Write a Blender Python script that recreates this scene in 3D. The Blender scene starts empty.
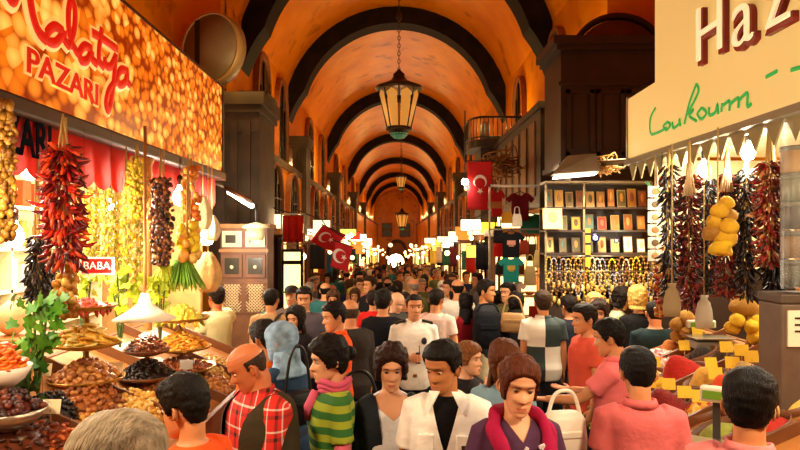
import bpy, bmesh, math, random
import numpy as np
from mathutils import Vector, Matrix, Euler, noise
random.seed(7)
SC = bpy.context.scene
COL = SC.collection
F = 640.0; CX = 397.0; CY = 237.0; CH = 2.33
R = math.radians
def P(px, py, d):
    """the point in the bazaar that a photo position shows at distance d down the arcade"""
    return Vector(((px-CX)/F*d, d, CH-(py-CY)/F*d))
def gx(px, d): return (px-CX)/F*d
def gz(py, d): return CH-(py-CY)/F*d
def PX(px, x):            # distance at which a line of sight meets the plane at x
    return x*F/(px-CX)
def lin(c):
    return c/12.92 if c <= .04045 else ((c+.055)/1.055)**2.4
def rgb(h):
    if isinstance(h, str):
        h = h.lstrip('#'); return tuple(lin(int(h[i:i+2], 16)/255) for i in (0, 2, 4))
    return tuple(h)
# ---------------------------------------------------------------- materials
_mats = {}
def mat(name, col='808080', rough=.6, metal=0, emit=0, ecol=None, var=0, vs=8, bump=0, bs=30, spec=.5, trans=0, alpha=1, sheen=0):
    if name in _mats: return _mats[name]
    m = bpy.data.materials.new(name); m.use_nodes = True
    nt = m.node_tree; b = nt.nodes['Principled BSDF']
    c = rgb(col)
    b.inputs['Base Color'].default_value = (*c, 1)
    b.inputs['Roughness'].default_value = rough
    b.inputs['Metallic'].default_value = metal
    b.inputs['Specular IOR Level'].default_value = spec
    if trans: b.inputs['Transmission Weight'].default_value = trans
    if alpha < 1: b.inputs['Alpha'].default_value = alpha
    if emit:
        b.inputs['Emission Color'].default_value = (*rgb(ecol or col), 1)
        b.inputs['Emission Strength'].default_value = emit
    if var or bump:
        tc = nt.nodes.new('ShaderNodeTexCoord')
    if var:
        n = nt.nodes.new('ShaderNodeTexNoise'); n.inputs['Scale'].default_value = vs; n.inputs['Detail'].default_value = 4
        nt.links.new(tc.outputs['Object'], n.inputs['Vector'])
        r = nt.nodes.new('ShaderNodeValToRGB')
        r.color_ramp.elements[0].position = .3; r.color_ramp.elements[1].position = .7
        r.color_ramp.elements[0].color = (*[max(0, x*(1-var)) for x in c], 1)
        r.color_ramp.elements[1].color = (*[min(1, x*(1+var)) for x in c], 1)
        nt.links.new(n.outputs['Fac'], r.inputs['Fac']); nt.links.new(r.outputs['Color'], b.inputs['Base Color'])
    if bump:
        n2 = nt.nodes.new('ShaderNodeTexNoise'); n2.inputs['Scale'].default_value = bs; n2.inputs['Detail'].default_value = 3
        nt.links.new(tc.outputs['Object'], n2.inputs['Vector'])
        bp = nt.nodes.new('ShaderNodeBump'); bp.inputs['Strength'].default_value = bump; bp.inputs['Distance'].default_value = .02
        nt.links.new(n2.outputs['Fac'], bp.inputs['Height']); nt.links.new(bp.outputs['Normal'], b.inputs['Normal'])
    _mats[name] = m
    return m
def cloth(h, name=None):
    return mat(name or 'cloth_'+h, h, .85, var=.06, vs=9, bump=.55, bs=13, spec=.2)
# ---------------------------------------------------------------- mesh builder
class MB:
    def __init__(s): s.v = []; s.f = []; s.m = []; s.sm = []
    def add(s, vs, fs, mi=0, M=None, smooth=True):
        o = len(s.v)
        if M is not None: vs = [M @ Vector(v) for v in vs]
        s.v.extend([tuple(v) for v in vs])
        s.f.extend([tuple(i+o for i in f) for f in fs])
        s.m.extend([mi]*len(fs)); s.sm.extend([smooth]*len(fs))
        return s
    def box(s, lo, hi, mi=0, M=None, bevel=0):
        lo = [min(a, b) for a, b in zip(lo, hi)] if False else lo
        x0, y0, z0 = lo; x1, y1, z1 = hi
        if bevel:
            bm = bmesh.new(); bmesh.ops.create_cube(bm, size=1)
            for v in bm.verts:
                v.co = Vector(((x0+x1)/2+v.co.x*(x1-x0), (y0+y1)/2+v.co.y*(y1-y0), (z0+z1)/2+v.co.z*(z1-z0)))
            bmesh.ops.bevel(bm, geom=bm.edges[:], offset=bevel, segments=2, affect='EDGES', profile=.5)
            bm.verts.index_update()
            s.add([v.co.copy() for v in bm.verts], [[v.index for v in f.verts] for f in bm.faces], mi, M, False); bm.free()
            return s
        vs = [(x0,y0,z0),(x1,y0,z0),(x1,y1,z0),(x0,y1,z0),(x0,y0,z1),(x1,y0,z1),(x1,y1,z1),(x0,y1,z1)]
        fs = [(0,3,2,1),(4,5,6,7),(0,1,5,4),(1,2,6,5),(2,3,7,6),(3,0,4,7)]
        return s.add(vs, fs, mi, M, False)
    def loft(s, rings, mi=0, M=None, caps=True, smooth=True):
        n = len(rings[0]); vs = [p for r in rings for p in r]; fs = []
        for i in range(len(rings)-1):
            for j in range(n):
                k = (j+1) % n
                fs.append((i*n+j, i*n+k, (i+1)*n+k, (i+1)*n+j))
        if caps:
            fs.append(tuple(range(n-1, -1, -1))); fs.append(tuple((len(rings)-1)*n+j for j in range(n)))
        return s.add(vs, fs, mi, M, smooth)
    def tube(s, pts, rad, n=8, mi=0, M=None, flat=1):
        pts = [Vector(p) for p in pts]
        if not hasattr(rad, '__len__'): rad = [rad]*len(pts)
        rings = []; up = None
        for i, p in enumerate(pts):
            t = (pts[min(i+1, len(pts)-1)]-pts[max(i-1, 0)])
            t = t.normalized() if t.length > 1e-9 else Vector((0, 0, 1))
            if up is None:
                up = Vector((0, 0, 1)) if abs(t.z) < .9 else Vector((0, 1, 0))
            a = up-t*up.dot(t); a = a.normalized() if a.length > 1e-6 else t.orthogonal().normalized()
            b = t.cross(a); up = a
            rings.append([p+(a*math.cos(k*2*math.pi/n)*flat+b*math.sin(k*2*math.pi/n))*rad[i] for k in range(n)])
        return s.loft(rings, mi, M)
    def lathe(s, prof, n=24, mi=0, M=None, c=(0, 0, 0), smooth=True):
        rings = [[(c[0]+r*math.cos(k*2*math.pi/n), c[1]+r*math.sin(k*2*math.pi/n), c[2]+z) for k in range(n)] for r, z in prof]
        return s.loft(rings, mi, M, True, smooth)
    def ell(s, c, r, nu=12, nv=8, mi=0, M=None):
        if not hasattr(r, '__len__'): r = (r, r, r)
        prof = [(max(1e-4, math.sin(math.pi*i/nv)), -math.cos(math.pi*i/nv)) for i in range(nv+1)]
        rings = [[(c[0]+q*math.cos(k*2*math.pi/nu)*r[0], c[1]+q*math.sin(k*2*math.pi/nu)*r[1], c[2]+z*r[2]) for k in range(nu)] for q, z in prof]
        return s.loft(rings, mi, M)
    def prism(s, poly, h, M=None, mi=0, smooth=False):
        """polygon in local xy, thick along z from 0 to h"""
        n = len(poly)
        return s.loft([[(x, y, 0) for x, y in poly], [(x, y, h) for x, y in poly]], mi, M, True, smooth)
    def build(s, name, mats=None, parent=None, loc=None, kind=None):
        me = bpy.data.meshes.new(name); me.from_pydata(s.v, [], s.f)
        me.polygons.foreach_set('material_index', s.m); me.polygons.foreach_set('use_smooth', s.sm)
        if mats is not None:
            for m in (mats if isinstance(mats, (list, tuple)) else [mats]): me.materials.append(m)
        me.update()
        return link(name, me, parent, loc, kind)
def link(name, me, parent=None, loc=None, kind=None):
    o = bpy.data.objects.new(name, me); COL.objects.link(o)
    if parent: o.parent = parent
    if loc is not None: o.location = loc
    if kind: o['kind'] = kind
    return o
def fixn(o):
    bm = bmesh.new(); bm.from_mesh(o.data); bmesh.ops.recalc_face_normals(bm, faces=bm.faces[:]); bm.to_mesh(o.data); bm.free(); return o
def tag(o, label, cat, group=None, kind=None):
    o['label'] = label; o['category'] = cat
    if group: o['group'] = group
    if kind: o['kind'] = kind
    return o
def thing(name, label, cat, loc=(0, 0, 0), rz=0, group=None):
    o = bpy.data.objects.new(name, None); COL.objects.link(o)
    o.location = loc; o.rotation_euler = (0, 0, rz); o.empty_display_size = .05
    return tag(o, label, cat, group)
_kids = {}
def dup(o, loc=None, rot=None, sc=None, label=None, group=None, parent=None):
    c = o.copy(); COL.objects.link(c)
    if parent is not None: c.parent = parent
    if loc is not None: c.location = loc
    if rot is not None: c.rotation_euler = rot
    if sc is not None: c.scale = sc if hasattr(sc, '__len__') else (sc,)*3
    if label: c['label'] = label
    if group: c['group'] = group
    for ch in KIDS(o):
        d = dup(ch, parent=c)
    return c
def KIDS(o):
    return [x for x in list(o.children)]
def struct(name, mb, m, parent=None):
    o = mb.build(name, m, parent)
    if parent is None: o['kind'] = 'structure'
    return fixn(o)
def sm01(a, b, x):
    t = min(1, max(0, (x-a)/(b-a))); return t*t*(3-2*t)
def cr(pts, n=6, closed=False):
    """smooth curve through 2D or 3D points"""
    pts = [Vector(p) for p in pts]; out = []
    m = len(pts); rng = m if closed else m-1
    for i in range(rng):
        if closed: p0, p1, p2, p3 = pts[(i-1) % m], pts[i], pts[(i+1) % m], pts[(i+2) % m]
        else: p0, p1, p2, p3 = pts[max(i-1, 0)], pts[i], pts[i+1], pts[min(i+2, m-1)]
        for k in range(n):
            t = k/n
            out.append(.5*((2*p1)+(p2-p0)*t+(2*p0-5*p1+4*p2-p3)*t*t+(3*p1-p0-3*p2+p3)*t**3))
    if not closed: out.append(pts[-1])
    return out
def text_obj(name, s, size, m, parent=None, depth=.004, M=None, bold=0, shear=0, spacing=1):
    cu = bpy.data.curves.new(name, 'FONT'); cu.body = s; cu.size = size; cu.extrude = depth; cu.offset = bold; cu.shear = shear
    cu.space_character = spacing; cu.align_x = 'CENTER'; cu.align_y = 'CENTER'
    t = bpy.data.objects.new(name, cu); COL.objects.link(t)
    dg = bpy.context.evaluated_depsgraph_get()
    me = bpy.data.meshes.new_from_object(t.evaluated_get(dg)); bpy.data.objects.remove(t)
    me.materials.clear(); me.materials.append(m)
    if M is not None: me.transform(M)
    return link(name, me, parent)
# ================================================================ camera, world, lights
cam = bpy.data.cameras.new('camera'); co = bpy.data.objects.new('camera', cam); COL.objects.link(co)
co.location = (0, 0, CH); co.rotation_euler = (R(90), 0, 0)
cam.sensor_width = 36; cam.lens = 36*F/800; cam.shift_x = 3/800; cam.shift_y = 12/800; cam.clip_start = .05; cam.clip_end = 400
SC.camera = co
w = bpy.data.worlds.new('world'); SC.world = w; w.use_nodes = True
w.node_tree.nodes['Background'].inputs[0].default_value = (1, .6, .3, 1); w.node_tree.nodes['Background'].inputs[1].default_value = .02
vs = SC.view_settings; vs.view_transform = 'Standard'; vs.look = 'None'; vs.gamma = 1; vs.exposure = .3; vs.use_curve_mapping = False
SC.cycles.use_denoising = True
SC.cycles.max_bounces = 6; SC.cycles.diffuse_bounces = 3; SC.cycles.glossy_bounces = 2; SC.cycles.transmission_bounces = 4; SC.cycles.transparent_max_bounces = 6
SC.cycles.sample_clamp_indirect = 4; SC.cycles.caustics_reflective = False; SC.cycles.caustics_refractive = False
def light(kind, loc, energy, col=(1, .72, .4), size=.1, rot=None, sy=None, spot=None, blend=.6):
    l = bpy.data.lights.new('light', kind); l.energy = energy; l.color = col
    if kind == 'AREA':
        l.size = size
        if sy: l.shape = 'RECTANGLE'; l.size_y = sy
    elif kind in ('POINT', 'SPOT'): l.shadow_soft_size = size
    if kind == 'SPOT': l.spot_size = spot; l.spot_blend = blend
    o = bpy.data.objects.new('light', l); COL.objects.link(o); o.location = loc
    if rot: o.rotation_euler = rot
    return o
WARM = (1, .66, .32); WARM2 = (1, .75, .45); WHITE = (1, .88, .68)
# ================================================================ setting
def paint_mat(name, a, b, rough):
    m = bpy.data.materials.new(name); m.use_nodes = True; nt = m.node_tree; bs = nt.nodes['Principled BSDF']
    tc = nt.nodes.new('ShaderNodeTexCoord')
    n = nt.nodes.new('ShaderNodeTexNoise'); n.inputs['Scale'].default_value = .55; n.inputs['Detail'].default_value = 7; n.inputs['Roughness'].default_value = .62
    nt.links.new(tc.outputs['Object'], n.inputs['Vector'])
    r = nt.nodes.new('ShaderNodeValToRGB'); r.color_ramp.elements[0].position = .3; r.color_ramp.elements[1].position = .62
    r.color_ramp.elements[0].color = (*rgb(b), 1); r.color_ramp.elements[1].color = (*rgb(a), 1)
    nt.links.new(n.outputs['Fac'], r.inputs['Fac'])
    # soot blotches and cracks
    n2 = nt.nodes.new('ShaderNodeTexNoise'); n2.inputs['Scale'].default_value = 1.3; n2.inputs['Detail'].default_value = 8
    nt.links.new(tc.outputs['Object'], n2.inputs['Vector'])
    r2 = nt.nodes.new('ShaderNodeValToRGB'); r2.color_ramp.elements[0].position = .28; r2.color_ramp.elements[1].position = .42
    r2.color_ramp.elements[0].color = (.35, .25, .2, 1); r2.color_ramp.elements[1].color = (1, 1, 1, 1)
    nt.links.new(n2.outputs['Fac'], r2.inputs['Fac'])
    mx = nt.nodes.new('ShaderNodeMixRGB'); mx.blend_type = 'MULTIPLY'; mx.inputs[0].default_value = .8
    nt.links.new(r.outputs['Color'], mx.inputs[1]); nt.links.new(r2.outputs['Color'], mx.inputs[2])
    nt.links.new(mx.outputs['Color'], bs.inputs['Base Color']); bs.inputs['Roughness'].default_value = rough; bs.inputs['Specular IOR Level'].default_value = .18
    return m
ORANGE = paint_mat('orange_plaster', 'f5980c', 'd87404', .3)
STONE = mat('dark_stone', '5a4630', .75, var=.3, vs=3, bump=.4, bs=6)
RIB = mat('dark_rib_paint', '1c110a', .75, var=.6, vs=2.5, spec=.2)
DWOOD = mat('dark_wood', '2e1c10', .5, var=.3, vs=4)
WOOD = mat('brown_wood', '6e3f1c', .5, var=.3, vs=5)
LWOOD = mat('honey_wood', 'a86a30', .5, var=.25, vs=5)
BLACK = mat('black_iron', '15110e', .45)
STEEL = mat('steel', 'b0a898', .3, .9)
BRASS = mat('brass', 'b58a3c', .35, .9)
YE = 104.0
def FZ(y): return -.03*min(75, max(0, y-7))      # the arcade runs gently downhill
mb = MB(); mb.loft([[(-5, y, FZ(y)-.3), (5, y, FZ(y)-.3), (5, y, FZ(y)), (-5, y, FZ(y))] for y in (-4, 7, 30, 82, YE)], smooth=False); struct('floor', mb, mat('worn_stone_floor', '4a4038', .55, var=.3, vs=2))
# barrel vault
mb = MB(); ri, ro, zc = 3.72, 3.95, 6.15
ys = list(np.linspace(13.2, YE, 60)); na = 28
def arc(r, y): return [(r*math.cos(math.pi*k/na), y, zc+r*math.sin(math.pi*k/na)) for k in range(na+1)]
rings = []
for y in ys:
    a = arc(ri, y); b = arc(ro, y)[::-1]
    rings.append(a+b)
mb.loft(rings); mb.box((-4.9, -4, 10.2), (4.9, 13.4, 10.4)); struct('ceiling', mb, ORANGE)
def rib(y, i, dep=.75, rin=3.18, rout=3.75):
    mb = MB(); rings = []; n = 40
    for k in range(0, n+1):
        t = k/n; ang = math.pi*min(1, max(0, t))
        dz = -.28*(-k if k < 0 else (k-n if k > n else 0))*.5
        f = .35+.65*min(1, min(k, n-k)/4)
        c, s_ = math.cos(ang), math.sin(ang); ra = rout-(rout-rin)*f
        rings.append([(ra*c, y, zc+ra*s_+dz), (rout*c, y, zc+rout*s_+dz), (rout*c, y+dep, zc+rout*s_+dz), (ra*c, y+dep, zc+ra*s_+dz)])
    mb.loft(rings, smooth=False)
    struct('trim_%d' % i, mb, RIB)
RIBS = [14.6, 20.9, 32.6, 46.5, 60.5, 74.5, 88]
for i, y in enumerate(RIBS): rib(y, i+1)
# walls
mb = MB()
mb.box((-3.95, 13.2, 4.3), (-3.55, YE, 7.35)); mb.box((-3.95, 13.2, -2.6), (-3.1, YE, 4.3)); mb.box((-4.9, -4, 0), (-4.5, 13.2, 10.2)); mb.box((-4.5, 12.9, -.3), (-3.55, 13.3, 9))
struct('wall_left', mb, ORANGE)
mb = MB()
mb.box((3.55, 11.2, 4.3), (3.95, YE, 7.35)); mb.box((3.1, 11.2, -2.6), (3.95, YE, 4.3)); mb.box((4.5, -4, 0), (4.9, 11.2, 10.2)); mb.box((3.55, 10.8, -.3), (4.5, 11.2, 9))
struct('wall_right', mb, ORANGE)
mb = MB(); mb.box((-5, YE, -3), (5, YE+.4, 11)); struct('wall_far', mb, ORANGE)
mb = MB(); mb.box((-5, -4.4, 0), (5, -4, 11)); struct('wall_back', mb, ORANGE)
# pointed windows in the upper walls
def pointed(wd, h, n=8):
    hw = wd/2; hs = h-hw*1.5; pts = [(-hw, 0), (hw, 0), (hw, hs)]
    for k in range(1, n+1):
        t = k/n; pts.append((hw*math.cos(t*math.pi/2)**.8 if k < n else 0, hs+hw*1.5*math.sin(t*math.pi/2)))
    for k in range(n-1, -1, -1):
        t = k/n; pts.append((-hw*math.cos(t*math.pi/2)**.8, hs+hw*1.5*math.sin(t*math.pi/2)))
    return pts
SHUT = mat('dark_shutter_glass', '1c1410', .35, var=.4, vs=3)
FR = mat('window_plaster_frame', '8a4c18', .6, var=.2)
wi = 0
def pwin(side, y, wd, z0, z1, x=3.55):
    global wi; wi += 1
    x = side*x
    M = Matrix.Translation((x-side*.05, y, z0)) @ Matrix(((0, 0, -side, 0), (1, 0, 0, 0), (0, 1, 0, 0), (0, 0, 0, 1)))
    h = z1-z0
    pan = MB(); pan.prism(pointed(wd, h), .03, M)
    o = struct('window_%d' % wi, pan, SHUT)
    fr = MB(); outer = [(a[0]*1.16, a[1]*1.04) for a in pointed(wd, h)]; inn = pointed(wd, h)
    rings = [[Vector((a[0], a[1], -.05)) for a in outer], [Vector((a[0], a[1], .10)) for a in outer], [Vector((a[0], a[1], .10)) for a in inn], [Vector((a[0], a[1], .0)) for a in inn]]
    fr.loft(rings, 0, M, False, False); fixn(fr.build('window_frame', FR, o))
    br = MB()
    for k in (-.25, 0, .25): br.tube([M @ Vector((k*wd, .02, .05)), M @ Vector((k*wd, h*(1-abs(k)*.75)-.1, .05))], .02, 6)
    for k in (.3, .55): br.tube([M @ Vector((-wd*.48, k*h, .05)), M @ Vector((wd*.48, k*h, .05))], .02, 6)
    br.build('window_bars', BLACK, o)
for y in (16.6, 19.3, 25.4, 29.6, 36.6, 42, 50.5, 56): pwin(-1, y, 1.5, 3.4 if y < 20 else 4.4, 6.95)
for y in (14.0, 18.2, 25.4, 29.6, 36.6, 42, 50.5, 56): pwin(1, y, 1.2, 4.5, 6.8)
for y in (15.9, 18.6, 23.6, 26.6, 29.8, 35.6, 39, 42.6): pwin(-1, y, 1.7, 2.3, 4.12, 3.1)
for y in (20.4, 23.6, 26.6, 29.8, 35.6, 39, 42.6): pwin(1, y, 1.7, 2.3, 4.12, 3.1)
# cornice under the windows
for sd, nm in ((-1, 'trim_20'), (1, 'trim_21')):
    mb = MB(); mb.box((sd*3.62, 13.3, 4.2), (sd*3.06, YE, 4.38)); mb.box((sd*3.62, 13.3, 4.38), (sd*3.2, YE, 4.5)); struct(nm, mb, STONE)
# dark stone piers below the ribs
PIER = mat('dark_pier', '4a3820', .7, var=.35, vs=2.5, bump=.4, bs=5)
def pier(x0, x1, y0, y1, z1, i, m=PIER):
    mb = MB(); mb.box((x0, y0, -2), (x1, y1, z1)); xm, ym = (x0+x1)/2, (y0+y1)/2; hx, hy = (x1-x0)/2, (y1-y0)/2
    for a, b, g in ((0, .5, .06), (z1-.35, z1-.22, .05), (z1-.22, z1, .1)):
        mb.box((xm-hx-g, ym-hy-g, a), (xm+hx+g, ym+hy+g, b))
    for k in (-.5, 0, .5): mb.box((xm+hx*k-.07, y0-.05, .7), (xm+hx*k+.07, y0+.01, z1-.5))
    for z in np.arange(1.2, z1-.6, .75): mb.box((x0-.012, y0-.02, z), (x1+.012, y0+.01, z+.03))
    struct('trim_%d' % i, mb, m)
pier(-3.35, -2.45, 11.4, 12.8, 4.9, 30)
for k, y in enumerate(RIBS[1:5]):
    pier(-3.4, -2.95, y-.1, y+.9, 5.6, 31+k); pier(2.95, 3.4, y-.1, y+.9, 5.6, 41+k)
pier(-3.5, -3.0, 14.4, 15.4, 5.6, 36)
# vault uplights on the cornice
for y in (11, 17.6, 27, 39.5, 53.5, 67.5, 81, 95):
    for sd in (-1, 1):
        light('POINT', (sd*2.7, y, 5.3), (88 if y > 15 else 24), (1, .65, .2), .12)
# end of the arcade
for i, px in enumerate((387, 405)):
    c = P(px, 230, YE); mb = MB(); mb.box((c.x-.7, YE-.12, c.z-1), (c.x+.7, YE-.02, c.z+1))
    o = struct('window_%d' % (50+i), mb, SHUT)
    f = MB()
    for a in (-.75, .75): f.box((c.x+a-.08, YE-.18, c.z-1.1), (c.x+a+.08, YE-.02, c.z+1.1))
    for b in (-1.05, 0, 1.05): f.box((c.x-.8, YE-.18, c.z+b-.08), (c.x+.8, YE-.02, c.z+b+.08))
    f.build('window_frame', FR, o)
c = P(396, 262, 60)
t = thing('globe_street_lamp', 'blazing white globe lamp on a post where the arcade recedes', 'lamp', (c.x, 60, FZ(60)))
mb = MB(); mb.ell((0, 0, c.z-FZ(60)), .75, 20, 14); mb.build('globe', mat('lamp_white', 'fff4d8', .5, emit=9, ecol='ffe8b8'), t)
mb = MB(); mb.lathe([(.3, 0), (.25, .1), (.08, .2), (.07, c.z-FZ(60)-.7), (.3, c.z-FZ(60)-.66)], 12); mb.build('post', BLACK, t)
mb = MB(); mb.prism(pointed(3.4, 4.2), .25, Matrix.Translation((0, YE, FZ(YE))) @ Matrix.Rotation(R(90), 4, 'X')); o = struct('door_1', mb, STONE)
mb = MB(); mb.prism(pointed(2.6, 3.6), .1, Matrix.Translation((0, YE-.25, FZ(YE))) @ Matrix.Rotation(R(90), 4, 'X')); fixn(mb.build('door_leaf', LWOOD, o))
# ================================================================ people
def remesh(mb, vox=.016, it=3, post=None):
    o = mb.build('tmp'); fixn(o); m = o.modifiers.new('r', 'REMESH'); m.mode = 'VOXEL'; m.voxel_size = vox
    s = o.modifiers.new('s', 'SMOOTH'); s.iterations = it; s.factor = .5
    dg = bpy.context.evaluated_depsgraph_get(); me = bpy.data.meshes.new_from_object(o.evaluated_get(dg)); old = o.data
    bpy.data.objects.remove(o); bpy.data.meshes.remove(old)
    for p in me.polygons: p.use_smooth = True
    return me
# ---- head
HS = [(-.120, .004, -.062, -.045), (-.118, .022, -.076, -.025), (-.108, .034, -.088, -.005), (-.092, .045, -.092, .025), (-.075, .053, -.091, .048), (-.058, .058, -.090, .062), (-.035, .064, -.091, .076), (-.012, .069, -.090, .088),
      (.012, .072, -.091, .095), (.035, .0745, -.096, .098), (.058, .0735, -.093, .095), (.078, .067, -.083, .085), (.095, .054, -.066, .068), (.107, .038, -.045, .048), (.114, .02, -.022, .028), (.1165, .002, .0, .006)]
def hsec(z):
    for a, b in zip(HS[:-1], HS[1:]):
        if z <= b[0]:
            t = max(0, (z-a[0])/(b[0]-a[0])); return [a[i]+(b[i]-a[i])*t for i in range(1, 4)]
    return HS[-1][1:]
def hpoint(z, t):
    w_, f, b = hsec(z); s, c = math.sin(t), math.cos(t); hd = (b-f)/2; yc = (b+f)/2
    ex = .88
    return Vector((w_*math.copysign(abs(s)**ex, s), yc-hd*math.copysign(abs(c)**ex, c), z))
def g2(a, b, sa, sb): return math.exp(-.5*((a/sa)**2+(b/sb)**2))
def head_mesh(female=False, nu=44, age=0):
    """verts, faces, material numbers: 0 skin, 1 lip, 2 white of the eye, 3 dark of the eye and brow"""
    zs = sorted(set([h[0] for h in HS]+list(np.linspace(-.112, .1, 34))))
    mb = MB(); rings = []
    for z in zs:
        row = []
        for k in range(nu):
            t = 2*math.pi*(k/nu); t = t-.42*math.sin(t)*.55 if True else t
            p = hpoint(z, t); x = p.x
            if p.y < .0:
                q = 0
                if -.052 < z < .03:      # nose
                    pr = sm01(.022, -.036, z) if z > -.036 else sm01(-.052, -.036, z)
                    q += .026*pr*math.exp(-.5*(x/(.0075+.006*pr))**2)
                q += .006*g2(x, z-.028, .04, .008)                                   # brow
                q -= .011*(g2(x-.031, z-.004, .015, .011)+g2(x+.031, z-.004, .015, .011))   # sockets
                q += .006*g2(x, z+.066, .02, .006)+.006*g2(x, z+.080, .018, .006)-.003*g2(x, z+.073, .022, .003)   # lips
                q += .005*g2(x, z+.105, .018, .010)-.004*g2(x, z+.092, .022, .005)
                q += .004*(g2(x-.042, z+.028, .016, .016)+g2(x+.042, z+.028, .016, .016))
                p.y -= q
            row.append(p)
        rings.append(row)
    mb.loft(rings)
    for i, f in enumerate(mb.f):
        c = sum((Vector(mb.v[j]) for j in f), Vector())/len(f)
        if c.y < -.06 and abs(c.x) < .023*(1-((c.z+.073)/.011)**2*.6) and -.082 < c.z < -.0645: mb.m[i] = 1
    for sx in (-1, 1):
        o = len(mb.f); mb.ell((sx*.031, -.0765, .002), (.0125, .0112, .0068), 14, 12, 2)
        for i in range(o, len(mb.f)):
            c = sum((Vector(mb.v[j]) for j in mb.f[i]), Vector())/len(mb.f[i])
            if c.y < -.082 and abs(c.x-sx*.031) < .0052: mb.m[i] = 3
        mb.tube([(sx*.014, -.0975, .022), (sx*.027, -.097, .027), (sx*.040, -.091, .026), (sx*.049, -.082, .019)], [.0016, .0026, .0023, .001], 6, 3)
        mb.tube([(sx*.018, -.0855, .005), (sx*.031, -.0885, .0092), (sx*.044, -.082, .005)], [.0012, .0026, .0012], 5, 3 if female else 0)
        # ear
        M = Matrix.Translation((sx*.0735, .012, -.012)) @ Matrix.Rotation(sx*-.35, 4, 'Z')
        mb.ell((0, 0, 0), (.008, .018, .031), 10, 8, 0, M)
        mb.tube([M @ Vector((sx*.006, -.008, -.022)), M @ Vector((sx*.009, .014, -.012)), M @ Vector((sx*.010, .019, .010)), M @ Vector((sx*.009, .008, .028)), M @ Vector((sx*.006, -.010, .022))], .0045, 6, 0)
    return mb
HEADS = {f: head_mesh(f) for f in (False, True)}
# ---- hand: fingers along +u, thumb side +v, palm normal w
def hand_mesh(curl, spread=.0, thumb=.5):
    mb = MB()
    def rr(cx, hw, hd): return [(cx, hw*math.cos(a), hd*math.sin(a)) for a in np.linspace(0, 6.2832, 14, endpoint=False)]
    mb.loft([rr(-.02, .026, .020), rr(.0, .028, .019), rr(.03, .037, .016), (rr(.06, .042, .015)), rr(.085, .041, .013), rr(.094, .036, .009)])
    for i, (v, L) in enumerate(((.030, .072), (.010, .08), (-.010, .075), (-.029, .058))):
        p = Vector((.078, v, 0)); a = .05; pts = [Vector((.06, v*.9, 0)), p.copy()]; sp_ = spread*(1.5-i)*.4
        for k, fr_ in enumerate((.42, .32, .26)):
            a += curl*(.7, 1.0, .8)[k]*(1+.06*i)
            p = p+Vector((math.cos(a)*math.cos(sp_), math.sin(sp_)*math.cos(a), math.sin(a)))*L*fr_; pts.append(p.copy())
        mb.tube(pts, [.0095, .0098, .0088, .008, .0055], 8)
    t = thumb; mb.tube([(.008, .018, .004), (.032, .044, .010), (.055, .058-.012*t, .018+.016*t), (.078, .060-.024*t, .022+.026*t)], [.013, .0125, .010, .0065], 8)
    return remesh(mb, .0042, 2)
HANDS = {'relaxed': hand_mesh(.32), 'grip': hand_mesh(.85, 0, 1.0), 'open': hand_mesh(.08, .35, 0), 'point': hand_mesh(.2, .15, .2)}
def ring_(c, hw, hd, n=26, e=2.5, M=None):
    out = []
    for k in range(n):
        a = 2*math.pi*k/n; s, c_ = math.sin(a), math.cos(a)
        out.append(Vector((c[0]+hw*math.copysign(abs(s)**(2/e), s), c[1]-hd*math.copysign(abs(c_)**(2/e), c_), c[2])))
    return out
TM = [(.80, .150, .100, 0), (.86, .170, .115, 0), (.93, .175, .122, .005), (1.0, .165, .115, 0), (1.08, .160, .110, -.005), (1.18, .168, .116, -.008), (1.28, .182, .122, -.008), (1.36, .188, .116, 0), (1.41, .172, .098, .008), (1.445, .122, .078, .014), (1.475, .07, .06, .018)]
TF = [(.80, .155, .105, 0), (.86, .178, .122, .004), (.93, .176, .12, .006), (1.0, .158, .106, 0), (1.08, .142, .097, -.003), (1.18, .148, .104, -.006), (1.28, .160, .112, -.006), (1.36, .165, .106, 0), (1.41, .152, .09, .008), (1.445, .108, .072, .014), (1.475, .06, .054, .018)]
SKIN = {'tan': 'cc8a5c', 'fair': 'dda27a', 'olive': 'b87848', 'red': 'c8784c'}
EYEW = mat('eye_white', 'd0c4b4', .3)
def HAIRM(c):
    nm = 'hair_'+c; new = nm not in _mats
    m = mat(nm, c, .55, var=.4, vs=30, bump=.6, bs=60, spec=.14)
    if new:
        nt = m.node_tree; tc = [n for n in nt.nodes if n.type == 'TEX_COORD'][0]; mp = nt.nodes.new('ShaderNodeMapping'); mp.inputs['Scale'].default_value = (4, 1.2, .5)
        nt.links.new(tc.outputs['Object'], mp.inputs[0])
        for n in nt.nodes:
            if n.type == 'TEX_NOISE': nt.links.new(mp.outputs[0], n.inputs['Vector'])
    return m
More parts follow.
